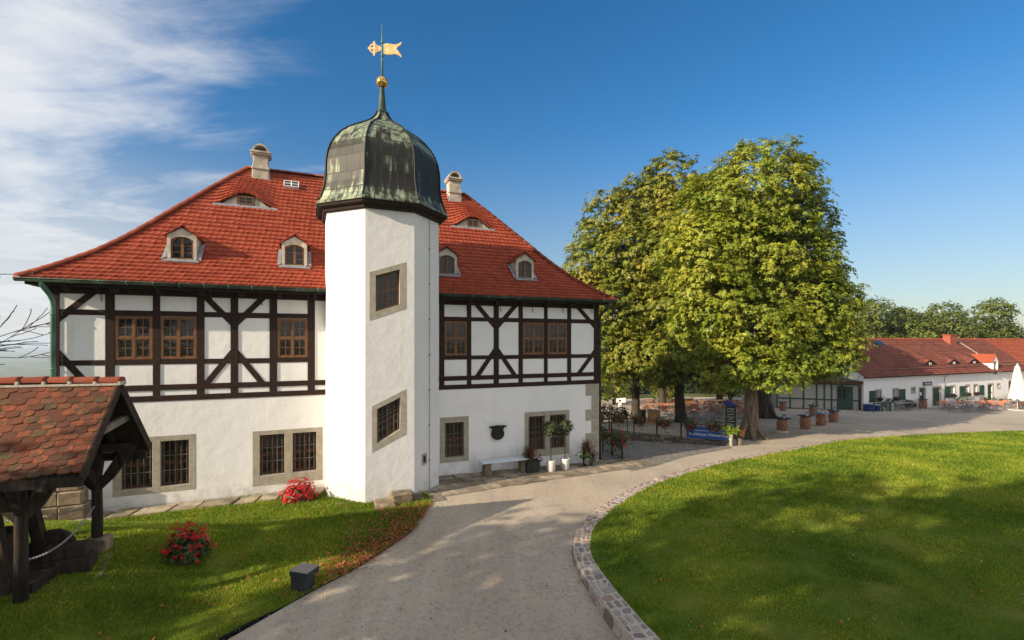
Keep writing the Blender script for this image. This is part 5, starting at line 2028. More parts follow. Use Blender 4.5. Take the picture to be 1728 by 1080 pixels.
rf = [(CX_, CY_, 12.8, 3.4, 3.4, 3.0), (CX_ - 3, CY_, 9.6, 3.0, 3.2, 2.8), (CX_ + 3, CY_, 9.4, 3.0, 3.2, 2.8), (CX_, CY_ - 2.4, 8.0, 3.4, 2.6, 2.8), (CX_ - 2.8, CY_ - 1.5, 5.2, 2.6, 2.4, 1.9), (CX_ + 2.8, CY_ - 1.6, 5.0, 2.6, 2.4, 1.9), (CX_ + 4.6, CY_, 6.0, 2.2, 2.6, 2.2)]
tree('chestnut_tree', 'dark green chestnut tree with a broad brown trunk behind the barrel tables', (CX_, CY_, -1.62), rf, .62, 800, 12, 'leafmain', 51, 5, .36, .85, roots=7, root_len=.8)
for k, (x, y, lab, h, rad, m_) in enumerate(((24.63, 57.2, 'slim pale trunk behind the chairs', 11, 3.2, 'leafmain'), (16.5, 53.2, 'pale leaning trunk among the far chairs', 12, 3.4, 'leafautumn'))):
    z0 = float(hgt(x, y))
    lb = [(x, y, z0 + h * .78, rad, rad, 2.6), (x - rad * .6, y - .5, z0 + h * .58, rad * .75, rad * .75, 2.2), (x + rad * .6, y - .3, z0 + h * .55, rad * .75, rad * .75, 2.1), (x, y - 1.4, z0 + h * .47, rad * .7, rad * .7, 1.7)]
    tree('garden_tree', 'green beer garden tree with a ' + lab, (x, y, z0 - .1), lb, .42, 260, 11, m_, 60 + k, 5, .42, .9, bark='bark')

# woods and gardens behind
def bush(name, label, c, rx, ry, h, n, mat_, seed, size=.2, cat='shrub', group=None, palm=1, clump=.35, per=10):
    t = thing(name, label, cat, c, group=group)
    r = random.Random(seed)
    lb = [(0, 0, h * .55, rx * .8, ry * .8, h * .48)]
    for k in range(5):
        a = r.uniform(0, 6.28)
        lb.append((rx * .5 * math.cos(a), ry * .5 * math.sin(a), h * r.uniform(.35, .7), rx * .5, ry * .5, h * .32))
    p, nrm, cc = crown_points(lb, n, per, seed, clump, .6)
    p[:, 2] = np.maximum(p[:, 2], .02)
    leaf_mesh('foliage', p, nrm, M[mat_], t, palm, size, seed + 3)
    b = MB()
    for k in range(5):
        a = r.uniform(0, 6.28)
        b.tube([(0, 0, -.1), (rx * .25 * math.cos(a), ry * .25 * math.sin(a), h * .35), (rx * .5 * math.cos(a), ry * .5 * math.sin(a), h * .7)], [.03 + .01 * h, .02 + .008 * h, .01], 5)
    b.build('stems', M['bark'], t)
    return t


BACK = [(56.5, 75, 11.6, 4.3, 'rounded oak left of the barn chimney'), (62.5, 77, 10.3, 3.8, 'lower oak straight behind the barn chimney'), (70.5, 79, 11.2, 4.4, 'spreading oak right of the barn chimney'), (77.5, 78, 11.9, 4.0, 'tall open-crowned oak near the right edge'), (85.5, 84, 6.8, 3.6, 'low bushy oak at the right edge'), (51.0, 77, 10.8, 4.2, 'oak half hidden by the big chestnut'), (59.8, 82, 10.6, 4.2, 'oak filling the dip left of the barn chimney'), (67.0, 83, 10.2, 4.2, 'oak filling the dip right of the barn chimney'), (81.5, 84, 9.2, 4.0, 'oak at the far end of the treeline')]
for k, (x, y, zt, rad, lab) in enumerate(BACK):
    z0 = -3.0
    h = zt - z0
    r = random.Random(90 + k)
    lb = [(x, y, z0 + h - 2.3, rad * .62, rad * .62, 2.3)]
    for q in range(7):
        a = q * .9 + r.uniform(-.2, .2)
        lb.append((x + rad * .62 * math.cos(a), y + rad * .5 * math.sin(a), z0 + h * r.uniform(.42, .74), rad * .48, rad * .48, h * .17))
    tree('oak_tree', lab + ' beyond the red roof', (x, y, z0), lb, .4, 620, 18, 'leafback', 300 + k, 1, .46, .95, group='oaks beyond the long barn', fork=.35)
# hedge and shrubs closing the beer garden
hx = [(1.5, 64), (8, 68), (15, 70), (22, 72), (30, 72), (38, 70)]
p_, n__ = [], []
r = np.random.default_rng(77)
for i in range(len(hx) - 1):
    a, c = np.array(hx[i]), np.array(hx[i + 1])
    k = 5200
    t = r.random(k)
    q = a + (c - a) * t[:, None]
    ht = 2.6 + 1.2 * np.sin(t * 9 + i) * .4
    z = hgt(q[:, 0], q[:, 1]) + r.random(k) ** .7 * ht
    side = r.normal(0, .5, k)
    p_.append(np.column_stack([q[:, 0] + r.normal(0, .3, k), q[:, 1] + side, z])); n__.append(np.column_stack([r.normal(0, .6, k), np.sign(side) * .4 - .5, np.full(k, .6)]))
o = leaf_mesh('hedge', np.concatenate(p_), np.concatenate(n__), M['leafhedge'], None, 1, .34, 5)
tag(o, 'dark clipped hedge closing off the beer garden behind the chairs', 'hedge')
for k, (x, y, rx, h, m_, lab) in enumerate(((12.2, 58, 2.6, 4.6, 'leafbright', 'sunlit yellow-green shrub seen left of the first dark trunk'), (18.4, 58, 2.0, 4.2, 'leafbright', 'sunlit yellow-green shrub seen between the two dark trunks'), (28, 62, 2.4, 4.5, 'leafback', 'olive green shrub in front of the far hedge'), (33.5, 61, 2.6, 4.4, 'leafback', 'dark shrub left of the green-framed pavilion'))):
    bush('garden_shrub', lab, (x, y, float(hgt(x, y))), rx, rx * .8, h, 200, m_, 120 + k, .34, clump=.6)
for k, (x, y, h) in enumerate(((3.5, 72, 9), (11, 78, 10.5), (19.5, 80, 10), (27, 81, 10.5), (35, 80, 10), (43, 79, 10))):
    z0 = -3.0
    lb = [(x, y, z0 + h * .75, 3.4, 3, 2.6), (x - 2.4, y - .5, z0 + h * .5, 2.6, 2.4, 2.4), (x + 2.4, y - .5, z0 + h * .48, 2.6, 2.4, 2.4), (x, y - 1, z0 + h * .3, 3, 2.2, 2.0)]
    tree('woodland_tree', 'green woodland tree far behind the beer garden hedge', (x, y, z0), lb, .35, 220, 14, 'leafback', 400 + k, 1, .46, .9, group='trees behind the hedge')

# trees behind and beside the viewer; only their shade reaches the picture
def pq(p, q):
    return .836 * q - .549 * p, .549 * q + .836 * p
OFF = [(7.0, -13, 14.0, 3.8, 190), (1.5, -15.5, 17.5, 5.2, 640), (-7.0, -15, 16.0, 5.0, 560), (10.6, -17, 7.5, 1.7, 60)]
for k, (p, q, h, rad, n) in enumerate(OFF):
    x, y = pq(p, q)
    r = random.Random(500 + k)
    lb = [(x, y, h - rad * .6, rad * .7, rad * .7, rad * .6)]
    for i in range(7):
        a = i * .9 + r.uniform(-.25, .25)
        lb.append((x + rad * .6 * math.cos(a), y + rad * .6 * math.sin(a), r.uniform(.45, .8) * h, rad * .5, rad * .5, h * .14))
    tree('linden_tree', 'leafy tree standing behind the viewpoint that shades the lawns', (x, y, -.1), lb, .32, n, 12, 'leafmain', 600 + k, 3, .42, .70, group='trees behind the viewpoint', fork=.3)

# bare branch reaching in from the left
bt = thing('bare_tree', 'leafless dark branches reaching in at the left edge beside the house', 'tree', (-21.5, 14.0, -.3))
b = MB()
rr = random.Random(8)
b.tube([(0, 0, -.2), (.15, .1, 2.5), (.1, .2, 5.5), (.3, .2, 8)], [.22, .18, .12, .05], 9)
b.build('trunk', M['twig'], bt)
b = MB()


def twig(p, d, ln, rad, depth):
    p = np.array(p, float); d = np.array(d, float); d /= np.linalg.norm(d)
    pts, rads = [p], [rad]
    n = 6
    for i in range(n):
        d = d + np.array((rr.uniform(-.16, .16), rr.uniform(-.16, .16), rr.uniform(-.14, .18)))
        d /= np.linalg.norm(d)
        pts.append(pts[-1] + d * ln / n); rads.append(rad * (1 - .8 * (i + 1) / n))
        if depth and i > 0:
            for _ in range(1 if rr.random() < .75 else 2):
                s_ = np.array((rr.uniform(-.5, .9), rr.uniform(-.6, .6), rr.uniform(-.7, .8)))
                twig(pts[-1], d + s_ * .9, ln * rr.uniform(.28, .5), rads[-1] * .65, depth - 1)
    b.tube(pts, [max(x, .011) for x in rads], 5)


for (z, d, ln) in ((4.3, (1, .10, .22), 5.6), (4.9, (1, .12, .22), 5.4), (3.9, (1, .05, .12), 5.9), (3.4, (1, .10, .14), 5.0), (5.6, (.9, .2, .3), 3.2), (4.6, (-.7, .5, .5), 4), (5.2, (-.3, -.7, .6), 3.5)):
    twig((.12, .12, z), d, ln, .075, 2)
b.build('branches', M['twig'], bt)
# ---------------------------------------------------------------- long white barn on the right
BO = np.array((36.0, 49.35)); BZ = -2.4
barn = thing('long_barn', 'long low white building with weathered red roof, green shutters and doors at the right', 'building', (BO[0], BO[1], BZ), YAW)


def bw(u, v=0.0, z=0.0):
    p = BO + HE * u + HN * v
    return (float(p[0]), float(p[1]), BZ + z)


BX0, BX1, BE, BRY, BRZ = -.15, 46.0, 3.57, 4.7, 7.5
wins = [(1.83, 2.62, 1.10, 2.14), (4.72, 5.55, 1.0, 2.16), (15.35, 16.2, .86, 2.10), (18.37, 19.2, .90, 2.06), (20.15, 20.95, .88, 2.05)]
smalls = [(7.95, 8.55, 1.68, 2.18), (25.4, 25.95, 1.55, 2.0)]
doors = [(9.4, 10.4, -.02, 2.08, 'green'), (11.9, 13.35, -.02, 2.06, 'green'), (23.25, 24.35, -.02, 2.0, 'green'), (28.1, 29.5, -.02, 2.24, 'brownpaint'), (36, 37.2, -.02, 2.1, 'green')]
b = MB()
wall_grid(b, BX0, BX1, -.9, BE + .15, [w for w in wins] + [w for w in smalls] + [d[:4] for d in doors] + [(24.5, 25.3, 3.18, BE + .15)], 0, .38)
for x in (BX0, BX1):
    b.add([(x, 0, -.9), (x, 9.4, -.9), (x, 9.4, BE + .1), (x, BRY, BRZ - .06), (x, 0, BE + .1)], ((0, 1, 2, 3, 4),))
b.quad((BX0, 9.4, -.9), (BX1, 9.4, -.9), (BX1, 9.4, BE), (BX0, 9.4, BE))
b.build('wall', M['infill'], barn)


def bsurf(a, s):
    """roof surface: a along, s up the slope 0..1; a softer kick at the eave"""
    y = -.38 + (BRY + .38) * s
    z = float(np.interp(s, [0, .13, 1], [BE - .02, BE + .40, BRZ]))
    for uc in (13.4, 18.25, 22.6):
        t = (a - uc) / 1.7
        if abs(t) < 1 and .262 <= s:
            z += .55 * math.cos(math.pi * t / 2) ** 2 * max(0, (.62 - s) / .36)
    return np.array((a, y, z))


def barn_tiles(a0, a1, rows, pitch, seed):
    b = MB(); r = random.Random(seed)
    sr = np.linspace(0, 1, rows + 1)
    k = int(np.argmin(abs(sr - .262))); sr[k] = .262
    for i in range(rows):
        s0, s1 = sr[i], min(1, sr[i + 1] + .2 / rows)
        clip = s0 < .262 - 1e-6
        a = a0 - (pitch / 2 if i % 2 else 0)
        while a < a1:
            x0, x1 = max(a, a0), min(a + pitch, a1)
            a += pitch
            if x1 - x0 < .05 or (24.45 < (x0 + x1) / 2 < 25.35 and s0 < .22):
                continue
            lift = .085 + r.uniform(-.008, .012)
            p = [bsurf(x0, s0), bsurf((x0 + x1) / 2, s0), bsurf(x1, s0)]
            q = [bsurf(x0, min(s1, .2619) if clip else s1), bsurf(x1, min(s1, .2619) if clip else s1)]
            up = [p[0] + (0, 0, lift), p[1] + (0, 0, lift - .012), p[2] + (0, 0, lift)]
            lo = [c - np.array((0, 0, .09)) for c in up]
            b.add(up + lo + [q[0] + (0, 0, .004), q[1] + (0, 0, .004)], ((0, 1, 2, 7, 6), (3, 4, 1, 0), (4, 5, 2, 1), (0, 6, 3), (2, 5, 7)))
    return b


rb = barn_tiles(BX0 - .2, 33.4, 18, .30, 5)
broof = rb.build('roof', M['barnroof'], barn)
barn_tiles(33.42, BX1 + .2, 18, .30, 6).build('newer_roof', M['barnroof2'], broof)
b = MB()
vs, fs = [], []
SS = [0, .13, .2619, .2621, .4, .62, 1]
ca = np.linspace(BX0 - .2, BX1 + .2, 130)
for s_ in SS:
    for a in ca:
        vs.append(bsurf(a, s_) - np.array((0, 0, .03)))
n = len(ca)
for i in range(len(SS) - 1):
    if i == 2:
        continue
    fs += [(i * n + k, i * n + k + 1, (i + 1) * n + k + 1, (i + 1) * n + k) for k in range(n - 1)]
b.add(vs, fs)
b.add([(BX0 - .2, BRY, BRZ), (BX1 + .2, BRY, BRZ), (BX1 + .2, 9.8, BE), (BX0 - .2, 9.8, BE)], ((0, 1, 2, 3),))
b.build('roof_boarding', M['barnroof'], broof)
b = MB()
for x in np.arange(BX0 - .2, BX1, .42):
    b.tube([(x, BRY, BRZ + .03), (x + .44, BRY, BRZ + .015)], [.12, .10], 8)
b.build('ridge_tiles', M['barnroof2'], broof)
b = MB()
bx_ = lambda s0, u0, u1: [b.beam(tuple(bsurf(u0, s)) , tuple(bsurf(u1, s2)), .16, .12) for s, s2 in ((s0, 1.0),)]
b.beam(tuple(bsurf(26.4, .30) + (0, 0, .04)), tuple(bsurf(26.4, 1.0) + (0, 0, .04)), .14, .09)
b.build('mortar_fillet', M['mortar'], broof)
b = MB()
vs = []
for x in (BX0 - .2, 24.4):
    for k in range(7):
        an = math.pi + math.pi * k / 6
        vs.append((x, -.43 + .08 * math.cos(an), BE + .0 + .08 * math.sin(an)))
b.add(vs, [(k, k + 1, 8 + k, 7 + k) for k in range(6)] + [tuple(range(7)), tuple(range(13, 6, -1))])
vs = [(25.4 + (x - BX0 + .2) * (BX1 + .2 - 25.4) / (24.4 - BX0 + .2), y, z) for x, y, z in vs]
b.add(vs, [(k, k + 1, 8 + k, 7 + k) for k in range(6)] + [tuple(range(7)), tuple(range(13, 6, -1))])
b.box(BX0, 24.4, -.34, -.0, BE - .10, BE - .04); b.box(25.4, BX1, -.34, -.0, BE - .10, BE - .04)
b.build('gutter', M['soffit'], barn)
b = MB(); b.tube([(14.05, -.43, BE - .06), (14.05, -.10, BE - .4), (14.05, -.07, BE - .6), (14.05, -.07, -.3)], .035, 8)
b.build('downpipe', M['zinc'], barn)
b = MB(); q_ = bsurf(0, .16); b.tube([(BX0, q_[1] - .05, q_[2] + .20), (24.2, q_[1] - .05, q_[2] + .20)], .03, 6); b.tube([(25.6, q_[1] - .05, q_[2] + .20), (BX1, q_[1] - .05, q_[2] + .20)], .03, 6)
b.build('snow_guard', M['greywood'], broof)
# brow vents
for uc in (13.4, 18.25, 22.6):
    p0 = bsurf(uc, .2619)
    b = MB()
    K = 14
    xs = [-1.6 + 3.2 * k / K for k in range(K + 1)]
    for k in range(K):
        h0, h1 = [.55 * math.cos(math.pi * x / 3.4) ** 2 for x in (xs[k], xs[k + 1])]
        b.quad((uc + xs[k], p0[1] + .06, p0[2] - .05), (uc + xs[k + 1], p0[1] + .06, p0[2] - .05), (uc + xs[k + 1], p0[1] + .06, p0[2] + h1), (uc + xs[k], p0[1] + .06, p0[2] + h0))
    e_ = b.build('roof_vent', M['soffit'], barn)
    b = MB(); ring(b, uc - .16, uc + .20, p0[2] + .06, p0[2] + .30, .045, p0[1] + .02, p0[1] + .055)
    b.build('vent_frame', M['white'], e_)
# chimney, skylight, hoist dormer
b = MB()
y0 = 3.75
b.box(23.35, 24.85, y0, y0 + .8, 6.3, 7.98, 0, .01); b.box(23.27, 24.93, y0 - .07, y0 + .87, 7.98, 8.12, 0, .01)
c = b.build('chimney', M['brick'], barn)
b = MB(); b.box(23.29, 24.91, y0 - .06, y0 + .86, 6.55, 6.72)
b.build('chimney_flashing', M['zinc'], c)
b = MB()
q = bsurf(9.3, .80)
q2 = bsurf(9.3, .92)
b.add([(8.55, q[1], q[2] + .16), (9.95, q[1], q[2] + .16), (9.95, q2[1], q2[2] + .16), (8.55, q2[1], q2[2] + .16), (8.55, q[1], q[2]), (9.95, q[1], q[2]), (9.95, q2[1], q2[2]), (8.55, q2[1], q2[2])],
      ((0, 1, 2, 3), (4, 5, 1, 0), (5, 6, 2, 1), (7, 4, 0, 3)))
b.build('skylight', M['glass'], barn)
b = MB()
zt = 4.75
b.add([(24.32, -.06, 3.2), (24.52, -.06, 3.2), (24.52, -.06, zt), (24.32, -.06, zt), (25.28, -.06, 3.2), (25.48, -.06, 3.2), (25.48, -.06, zt), (25.28, -.06, zt), (24.90, -.06, zt + .85)],
      ((0, 1, 2, 3), (4, 5, 6, 7), (3, 2, 7, 6, 8)))
for x in (24.32, 25.48):
    b.add([(x, -.06, 3.2), (x, 1.2, 3.5), (x, 2.1, zt), (x, -.06, zt)], ((0, 1, 2, 3),))
for x in (24.52, 25.28):
    b.add([(x, -.06, 3.2), (x, .3, 3.2), (x, .3, zt), (x, -.06, zt)], ((0, 1, 2, 3),))
d = b.build('hoist_dormer', M['plaster'], barn)
b = MB()
for s_ in (-1, 1):
    b.add([(24.90, -.12, zt + .92), (24.90 + s_ * .72, -.12, zt - .08), (24.90 + s_ * .72, 2.3, zt - .08), (24.90, 3.4, zt + .92), (24.90, -.12, zt + .86), (24.90 + s_ * .72, -.12, zt - .14), (24.90 + s_ * .72, 2.3, zt - .14)], ((0, 1, 2, 3), (4, 5, 1, 0), (5, 6, 2, 1)))
b.build('dormer_roof', M['barnroof2'], d)
b = MB(); b.box(24.52, 25.28, .22, .28, 3.2, zt)
b.build('hoist_door', M['darkwood'], d)


def surround(x0, x1, z0, z1, o_parent, w=.16, sill=True):
    b = MB()
    b.box(x0 - w, x0, -.02, .06, z0, z1, 0); b.box(x1, x1 + w, -.02, .06, z0, z1, 0)
    b.box(x0 - w, x1 + w, -.022, .06, z1, z1 + w, 0)
    if sill:
        b.box(x0 - w, x1 + w, -.05, .06, z0 - w * .8, z0, 0)
    return b.build('stone_surround', M['mortar'], o_parent)


for (x0, x1, z0, z1) in wins:
    b = MB(); ring(b, x0, x1, z0, z1, .07, .26, .32)
    b.box((x0 + x1) / 2 - .035, (x0 + x1) / 2 + .035, .255, .315, z0 + .07, z1 - .07)
    for t in (.36, .66):
        z = z0 + (z1 - z0) * t
        b.box(x0 + .07, (x0 + x1) / 2 - .035, .27, .31, z - .02, z + .02); b.box((x0 + x1) / 2 + .035, x1 - .07, .27, .31, z - .02, z + .02)
    o = b.build('window', M['white'], barn)
    b = MB(); b.quad((x0 + .03, .30, z0), (x1 - .03, .30, z0), (x1 - .03, .30, z1), (x0 + .03, .30, z1)); b.build('pane', M['glass'], o)
    surround(x0, x1, z0, z1, o)
for (x0, x1, z0, z1) in smalls:
    b = MB(); b.box(x0, x1, .28, .34, z0, z1); o = b.build('small_window', M['darkwood'], barn)
    surround(x0, x1, z0, z1, o, .14)
for (x0, x1, z0, z1, m_) in doors:
    b = MB()
    n = max(2, int((x1 - x0) / .22))
    for k in range(n):
        b.box(x0 + (x1 - x0) * k / n + .006, x0 + (x1 - x0) * (k + 1) / n - .006, .12, .17, z0, z1)
    b.box(x0, x1, .15, .18, z0, z1)
    for t in (.2, .55, .86):
        b.box(x0 + .04, x1 - .04, .095, .12, z0 + (z1 - z0) * t - .05, z0 + (z1 - z0) * t + .05)
    o = b.build('door', M[m_], barn)
    surround(x0, x1, z0, z1, o, .18, False)
    b = MB(); b.sphere((x1 - .15, .07, 1.0), .05, 6); b.build('handle', M['iron'], o)
b = MB(); b.box(9.6, 9.95, .085, .094, 1.30, 1.62); b.build('door_notice', M['white'], barn)
for (x0, x1, z0, z1) in ((.71, 1.68, .96, 2.16), (5.72, 6.75, .98, 2.14), (14.2, 15.18, .82, 2.14), (17.15, 18.2, .88, 2.05), (21.35, 22.3, .84, 2.0)):
    b = MB()
    n = 5
    for k in range(n):
        b.box(x0 + (x1 - x0) * k / n + .008, x0 + (x1 - x0) * (k + 1) / n - .008, -.075, -.04, z0, z1)
    b.box(x0, x1, -.045, -.03, z0, z1)
    for t in (.14, .86):
        b.box(x0 + .03, x1 - .03, -.10, -.075, z0 + (z1 - z0) * t - .05, z0 + (z1 - z0) * t + .05)
    b.build('shutter', M['green'], barn)
# blue sign over the doors
sg = thing('blue_sign', 'small blue enamel sign with a white line of lettering above the barn doors', 'sign', bw(10.8, .02, 2.56), YAW)
b = MB(); b.box(-.84, .84, -.04, 0, -.21, .21, 0, .01); b.build('panel', M['bluesign'], sg)


def text(s_, size, mat_, parent, loc, rot=(90, 0, 0), align='CENTER', name='lettering', ext=.004, sx_=1.0):
    c = bpy.data.curves.new(name, 'FONT')
    c.body = s_; c.size = size; c.extrude = ext; c.align_x = align; c.align_y = 'CENTER'
    c.materials.append(mat_)
    tmp = bpy.data.objects.new('tmp', c); COL.objects.link(tmp)
    bpy.context.view_layer.update()
    me = bpy.data.meshes.new_from_object(tmp.evaluated_get(bpy.context.evaluated_depsgraph_get()))
    bpy.data.objects.remove(tmp)
    me.name = name
    o = bpy.data.objects.new(name, me); COL.objects.link(o)
    o.parent = parent; o.location = loc; o.rotation_euler = tuple(R(a) for a in rot); o.scale = (sx_, 1, 1)
    return o


text('Weinstube', .26, M['letter'], sg, (0, -.046, 0))
# flower boxes on the sills
for k, (x0, x1, z0, z1) in enumerate(wins):
    where = ('barn window nearest the pavilion', 'second barn window from the pavilion', 'window right of the double green door', 'middle window above the terrace', 'barn window next to the hoist dormer')[k]
    t = thing('flower_box', 'dark red flower box, ' + where, 'flower box', bw((x0 + x1) / 2, .12, z0), YAW, group='flower boxes on the barn sills')
    b = MB(); b.box(-.36, .36, -.1, .1, 0.0, .16, 0, .01); b.build('trough', M['darkpot'], t)
    r = np.random.default_rng(700 + k)
    c = np.column_stack([r.normal(0, .2, 160), r.normal(-.02, .09, 160), .22 + r.normal(0, .08, 160)])
    leaf_mesh('leaves', c, np.tile((0, -.4, .8), (160, 1)), M['leafpurple'], t, 1, .16, 710 + k)
# ---------------------------------------------------------------- green framed pavilion
PO = np.array((29.3, 51.3))
pv_d = np.array((33.9, 48.0)) - PO
PL = 7.8
pyaw = math.degrees(math.atan2(-2.6, 6.9))
pav = thing('garden_pavilion', 'low grey boarded pavilion with green framing and a flat dark roof beside the barn', 'pavilion', (28.6, 52.3, -2.38), pyaw)
PW, PH = 7.6, 2.95
b = MB()
b.plate([(0, .06), (PW, .06), (PW - .1, .5), (PW - 3.2, 4.6), (0, 4.6)], -.4, PH - .05)
b.build('wall', M['pavpanel'], pav)
b = MB()
px_ = [0, 1.25, 2.5, 3.7, 4.4, 5.05, 5.95, PW - .13]
for x in px_:
    b.box(x, x + .13, -.0, .07, -.4, PH - .05)
for x in range(len(px_) - 1):
    b.box(px_[x] + .13, px_[x + 1], .01, .065, 1.05, 1.19); b.box(px_[x] + .13, px_[x + 1], .01, .065, PH - .25, PH - .06); b.box(px_[x] + .13, px_[x + 1], .01, .065, -.1, .12)
b.build('frame', M['pavgreen'], pav)
b = MB()
b.plate([(-.5, -.55), (PW + .1, -.55), (PW - 3.2, 4.6), (-.5, 4.6)], PH + .02, PH + .20, 0)
rf_ = b.build('roof', M['pavroof'], pav)
b = MB(); b.box(-.52, PW + .12, -.60, -.55, PH - .10, PH + .24)
b.build('fascia', M['brownpaint'], rf_)
b = MB(); b.add([(-.4, -.5, PH + .21), (PW + .0, -.5, PH + .21), (PW - 3.2, 4.6, PH + .9), (-.4, 4.6, PH + .9)], ((0, 1, 2, 3),)); b.build('roof_felt', M['pavroof'], rf_)
# glazed green door on the short side facing the yard
b = MB()
ring(b, PW - 2.0, PW - 1.15, 1.19, 2.6, .09, -.03, .055)
b.box(PW - 2.0, PW - 1.15, -.03, .055, -.3, 1.05)
b.box(PW - 1.1, PW - .62, -.04, .05, -.3, 2.55)
for z in (1.55, 1.9, 2.25):
    b.box(PW - 1.91, PW - 1.24, -.01, .03, z - .015, z + .015)
b.box(PW - 1.59, PW - 1.56, -.012, .032, 1.28, 2.5)
o = b.build('door', M['pavgreen'], pav)
b = MB(); b.quad((PW - 1.95, .045, 1.25), (PW - 1.2, .045, 1.25), (PW - 1.2, .045, 2.55), (PW - 1.95, .045, 2.55)); b.build('pane', M['glass'], o)
b = MB(); b.tube([(PW + .0, -.5, PH - .1), (PW + .02, -.2, PH - .5), (PW + .02, -.12, -.2)], .05, 8); b.build('downpipe', M['brownpaint'], pav)
# ---------------------------------------------------------------- beer garden and yard furniture
def gz(x, y):
    return float(hgt(x, y))


# barrels used as standing tables
def barrel(bot_h, x, y, label, top=None, scale=1.0, pale=False):
    t = thing('barrel_table', label, 'barrel', (x, y, gz(x, y)), random.uniform(0, 360), group='wine barrel tables in the yard')
    H_, r0, r1 = .88 * scale, .27 * scale, .335 * scale
    b = MB()
    n = 20
    for k in range(n):
        a0, a1 = 2 * math.pi * k / n, 2 * math.pi * (k + 1) / n - .012
        vs = []
        for i in range(9):
            z = H_ * i / 8; r = r0 + (r1 - r0) * (1 - (2 * i / 8 - 1) ** 2)
            for a in (a0, a1):
                vs.append((r * math.cos(a), r * math.sin(a), z))
        b.add(vs, [(2 * i, 2 * i + 1, 2 * i + 3, 2 * i + 2) for i in range(8)], 0, False)
    b.lathe([(.01, H_ - .03), (r0 - .01, H_ - .03)], 20)
    b.lathe([(r0 - .012, .0), (r0 - .012, .04), (r1 - .014, H_ / 2), (r0 - .012, H_ - .02)], 20)
    b.build('staves', M['barrel'], t)
    for z in (.06, .22, .34, .56, .68, .83):
        z *= scale
        r = r0 + (r1 - r0) * (1 - (2 * z / H_ - 1) ** 2)
        c = MB(); c.lathe([(r + .004, z - .022), (r + .009, z - .018), (r + .009, z + .018), (r + .004, z + .022)], 24)
        c.build('hoop', M['hoop'], t)
    if pale:
        c = MB(); c.lathe([(r0 + .03, -.02), (r0 + .055, .0), (r0 + .06, .14), (r0 + .03, .15)], 24); c.build('foot', M['barrelbase'], t)
    if top:
        c = MB(); rt = .56 if top == 'dustyblue' else .46
        c.lathe([(.01, H_ + .0), (rt, H_ + .0), (rt + .008, H_ + .018), (rt, H_ + .036), (.01, H_ + .036)], 32)
        c.build('table_top', M[top], t)
    return t, H_ + .036


BAR = [(17.0, 30.4, 'barrel table with a pale foot nearest the big tree roots', 'darkpot', True), (19.65, 32.4, 'barrel table second from the big tree at the edge of the shade', 'slate', False), (22.1, 34.6, 'barrel table with a wide blue-grey round top', 'dustyblue', False),
       (24.6, 37.0, 'barrel table half hidden behind the blue-grey round top', 'slate', False), (26.9, 43.2, 'barrel table in front of the pavilion wall', 'darkpot', False), (27.2, 48.6, 'barrel table with a dark top left of the pavilion, farthest back', 'slate', False)]
for k, (x, y, lab, tp, pale) in enumerate(BAR):
    t, hh = barrel(0, x, y, lab, tp, 1.0, pale)
    o = MB()
    o.lathe([(.05, 0), (.06, .02), (.045, .10), (.05, .13)], 10)
    q = o.build('table_pot', M['white'], None, (x + .05, y - .1, gz(x, y) + hh))
    tag(q, 'small white pot on ' + ('the barrel table nearest the big tree roots', 'the second barrel from the big tree', 'the barrel with the wide blue-grey top', 'the barrel half hidden behind the blue-grey top', 'the barrel before the pavilion wall', 'the farthest barrel left of the pavilion')[k], 'pot', 'white pots on the barrel tables')
    r = np.random.default_rng(k)
    c = np.column_stack([r.normal(0, .06, 30), r.normal(0, .06, 30), .19 + r.normal(0, .04, 30)])
    leaf_mesh('herb', c, np.tile((0, 0, 1), (30, 1)), M['leafhedge'], q, 1, .09, k)
p = bw(8.75, .65)
barrel(0, p[0], p[1], 'bright barrel table standing before the barn\'s single green door', 'slate', 1.1)

# folding beer garden chairs and tables
def make_chair(label, group):
    t = thing('folding_chair', label, 'chair', (0, 0, 0), 0, group)
    b = MB()
    for s_ in (-1, 1):
        x = s_ * .20
        b.beam((x, .24, 0), (x, -.20, .46), .02, .03); b.beam((x, -.24, 0), (x, .20, .45), .02, .03); b.beam((x, .20, .45), (x, .26, .88), .02, .03)
    b.beam((-.2, .24, .03), (.2, .24, .03), .018, .018); b.beam((-.2, -.24, .03), (.2, -.24, .03), .018, .018)
    b.build('frame', M['metal'], t)
    b = MB()
    for k in range(6):
        b.box(-.215, .215, -.21 + k * .07, -.155 + k * .07, .455, .475)
    b.build('seat', M['orange'], t)
    b = MB()
    for k in range(3):
        z = .62 + k * .09
        b.beam((-.215, .20 + (z - .45) * .14 - .015, z), (.215, .20 + (z - .45) * .14 - .015, z), .014, .07)
    b.build('backrest', M['orange'], t)
    return t


def make_table(label, group, top='tablewood', ln=.62, wd=.38):
    t = thing('folding_table', label, 'table', (0, 0, 0), 0, group)
    b = MB()
    for k in range(5):
        b.box(-ln, ln, -wd + k * wd * .4 + .006, -wd + (k + 1) * wd * .4 - .006, .72, .745)
    b.build('table_top', M[top], t)
    for s_ in (-1, 1):
        b = MB()
        x = s_ * (ln - .12)
        b.beam((x, -.3, 0), (x, .28, .71), .025, .025); b.beam((x + .02, .3, 0), (x + .02, -.28, .71), .025, .025); b.beam((x, -.3, .02), (x, .3, .02), .02, .02)
        b.build('leg', M['metal'], t)
    return t


used = []
def place(proto, x, y, rot, label=None):
    if proto in used:
        o = copy_tree(proto)
    else:
        o = proto; used.append(proto)
    o.location = (x, y, gz(x, y)); o.rotation_euler.z = R(rot)
    if label:
        o['label'] = label
    return o


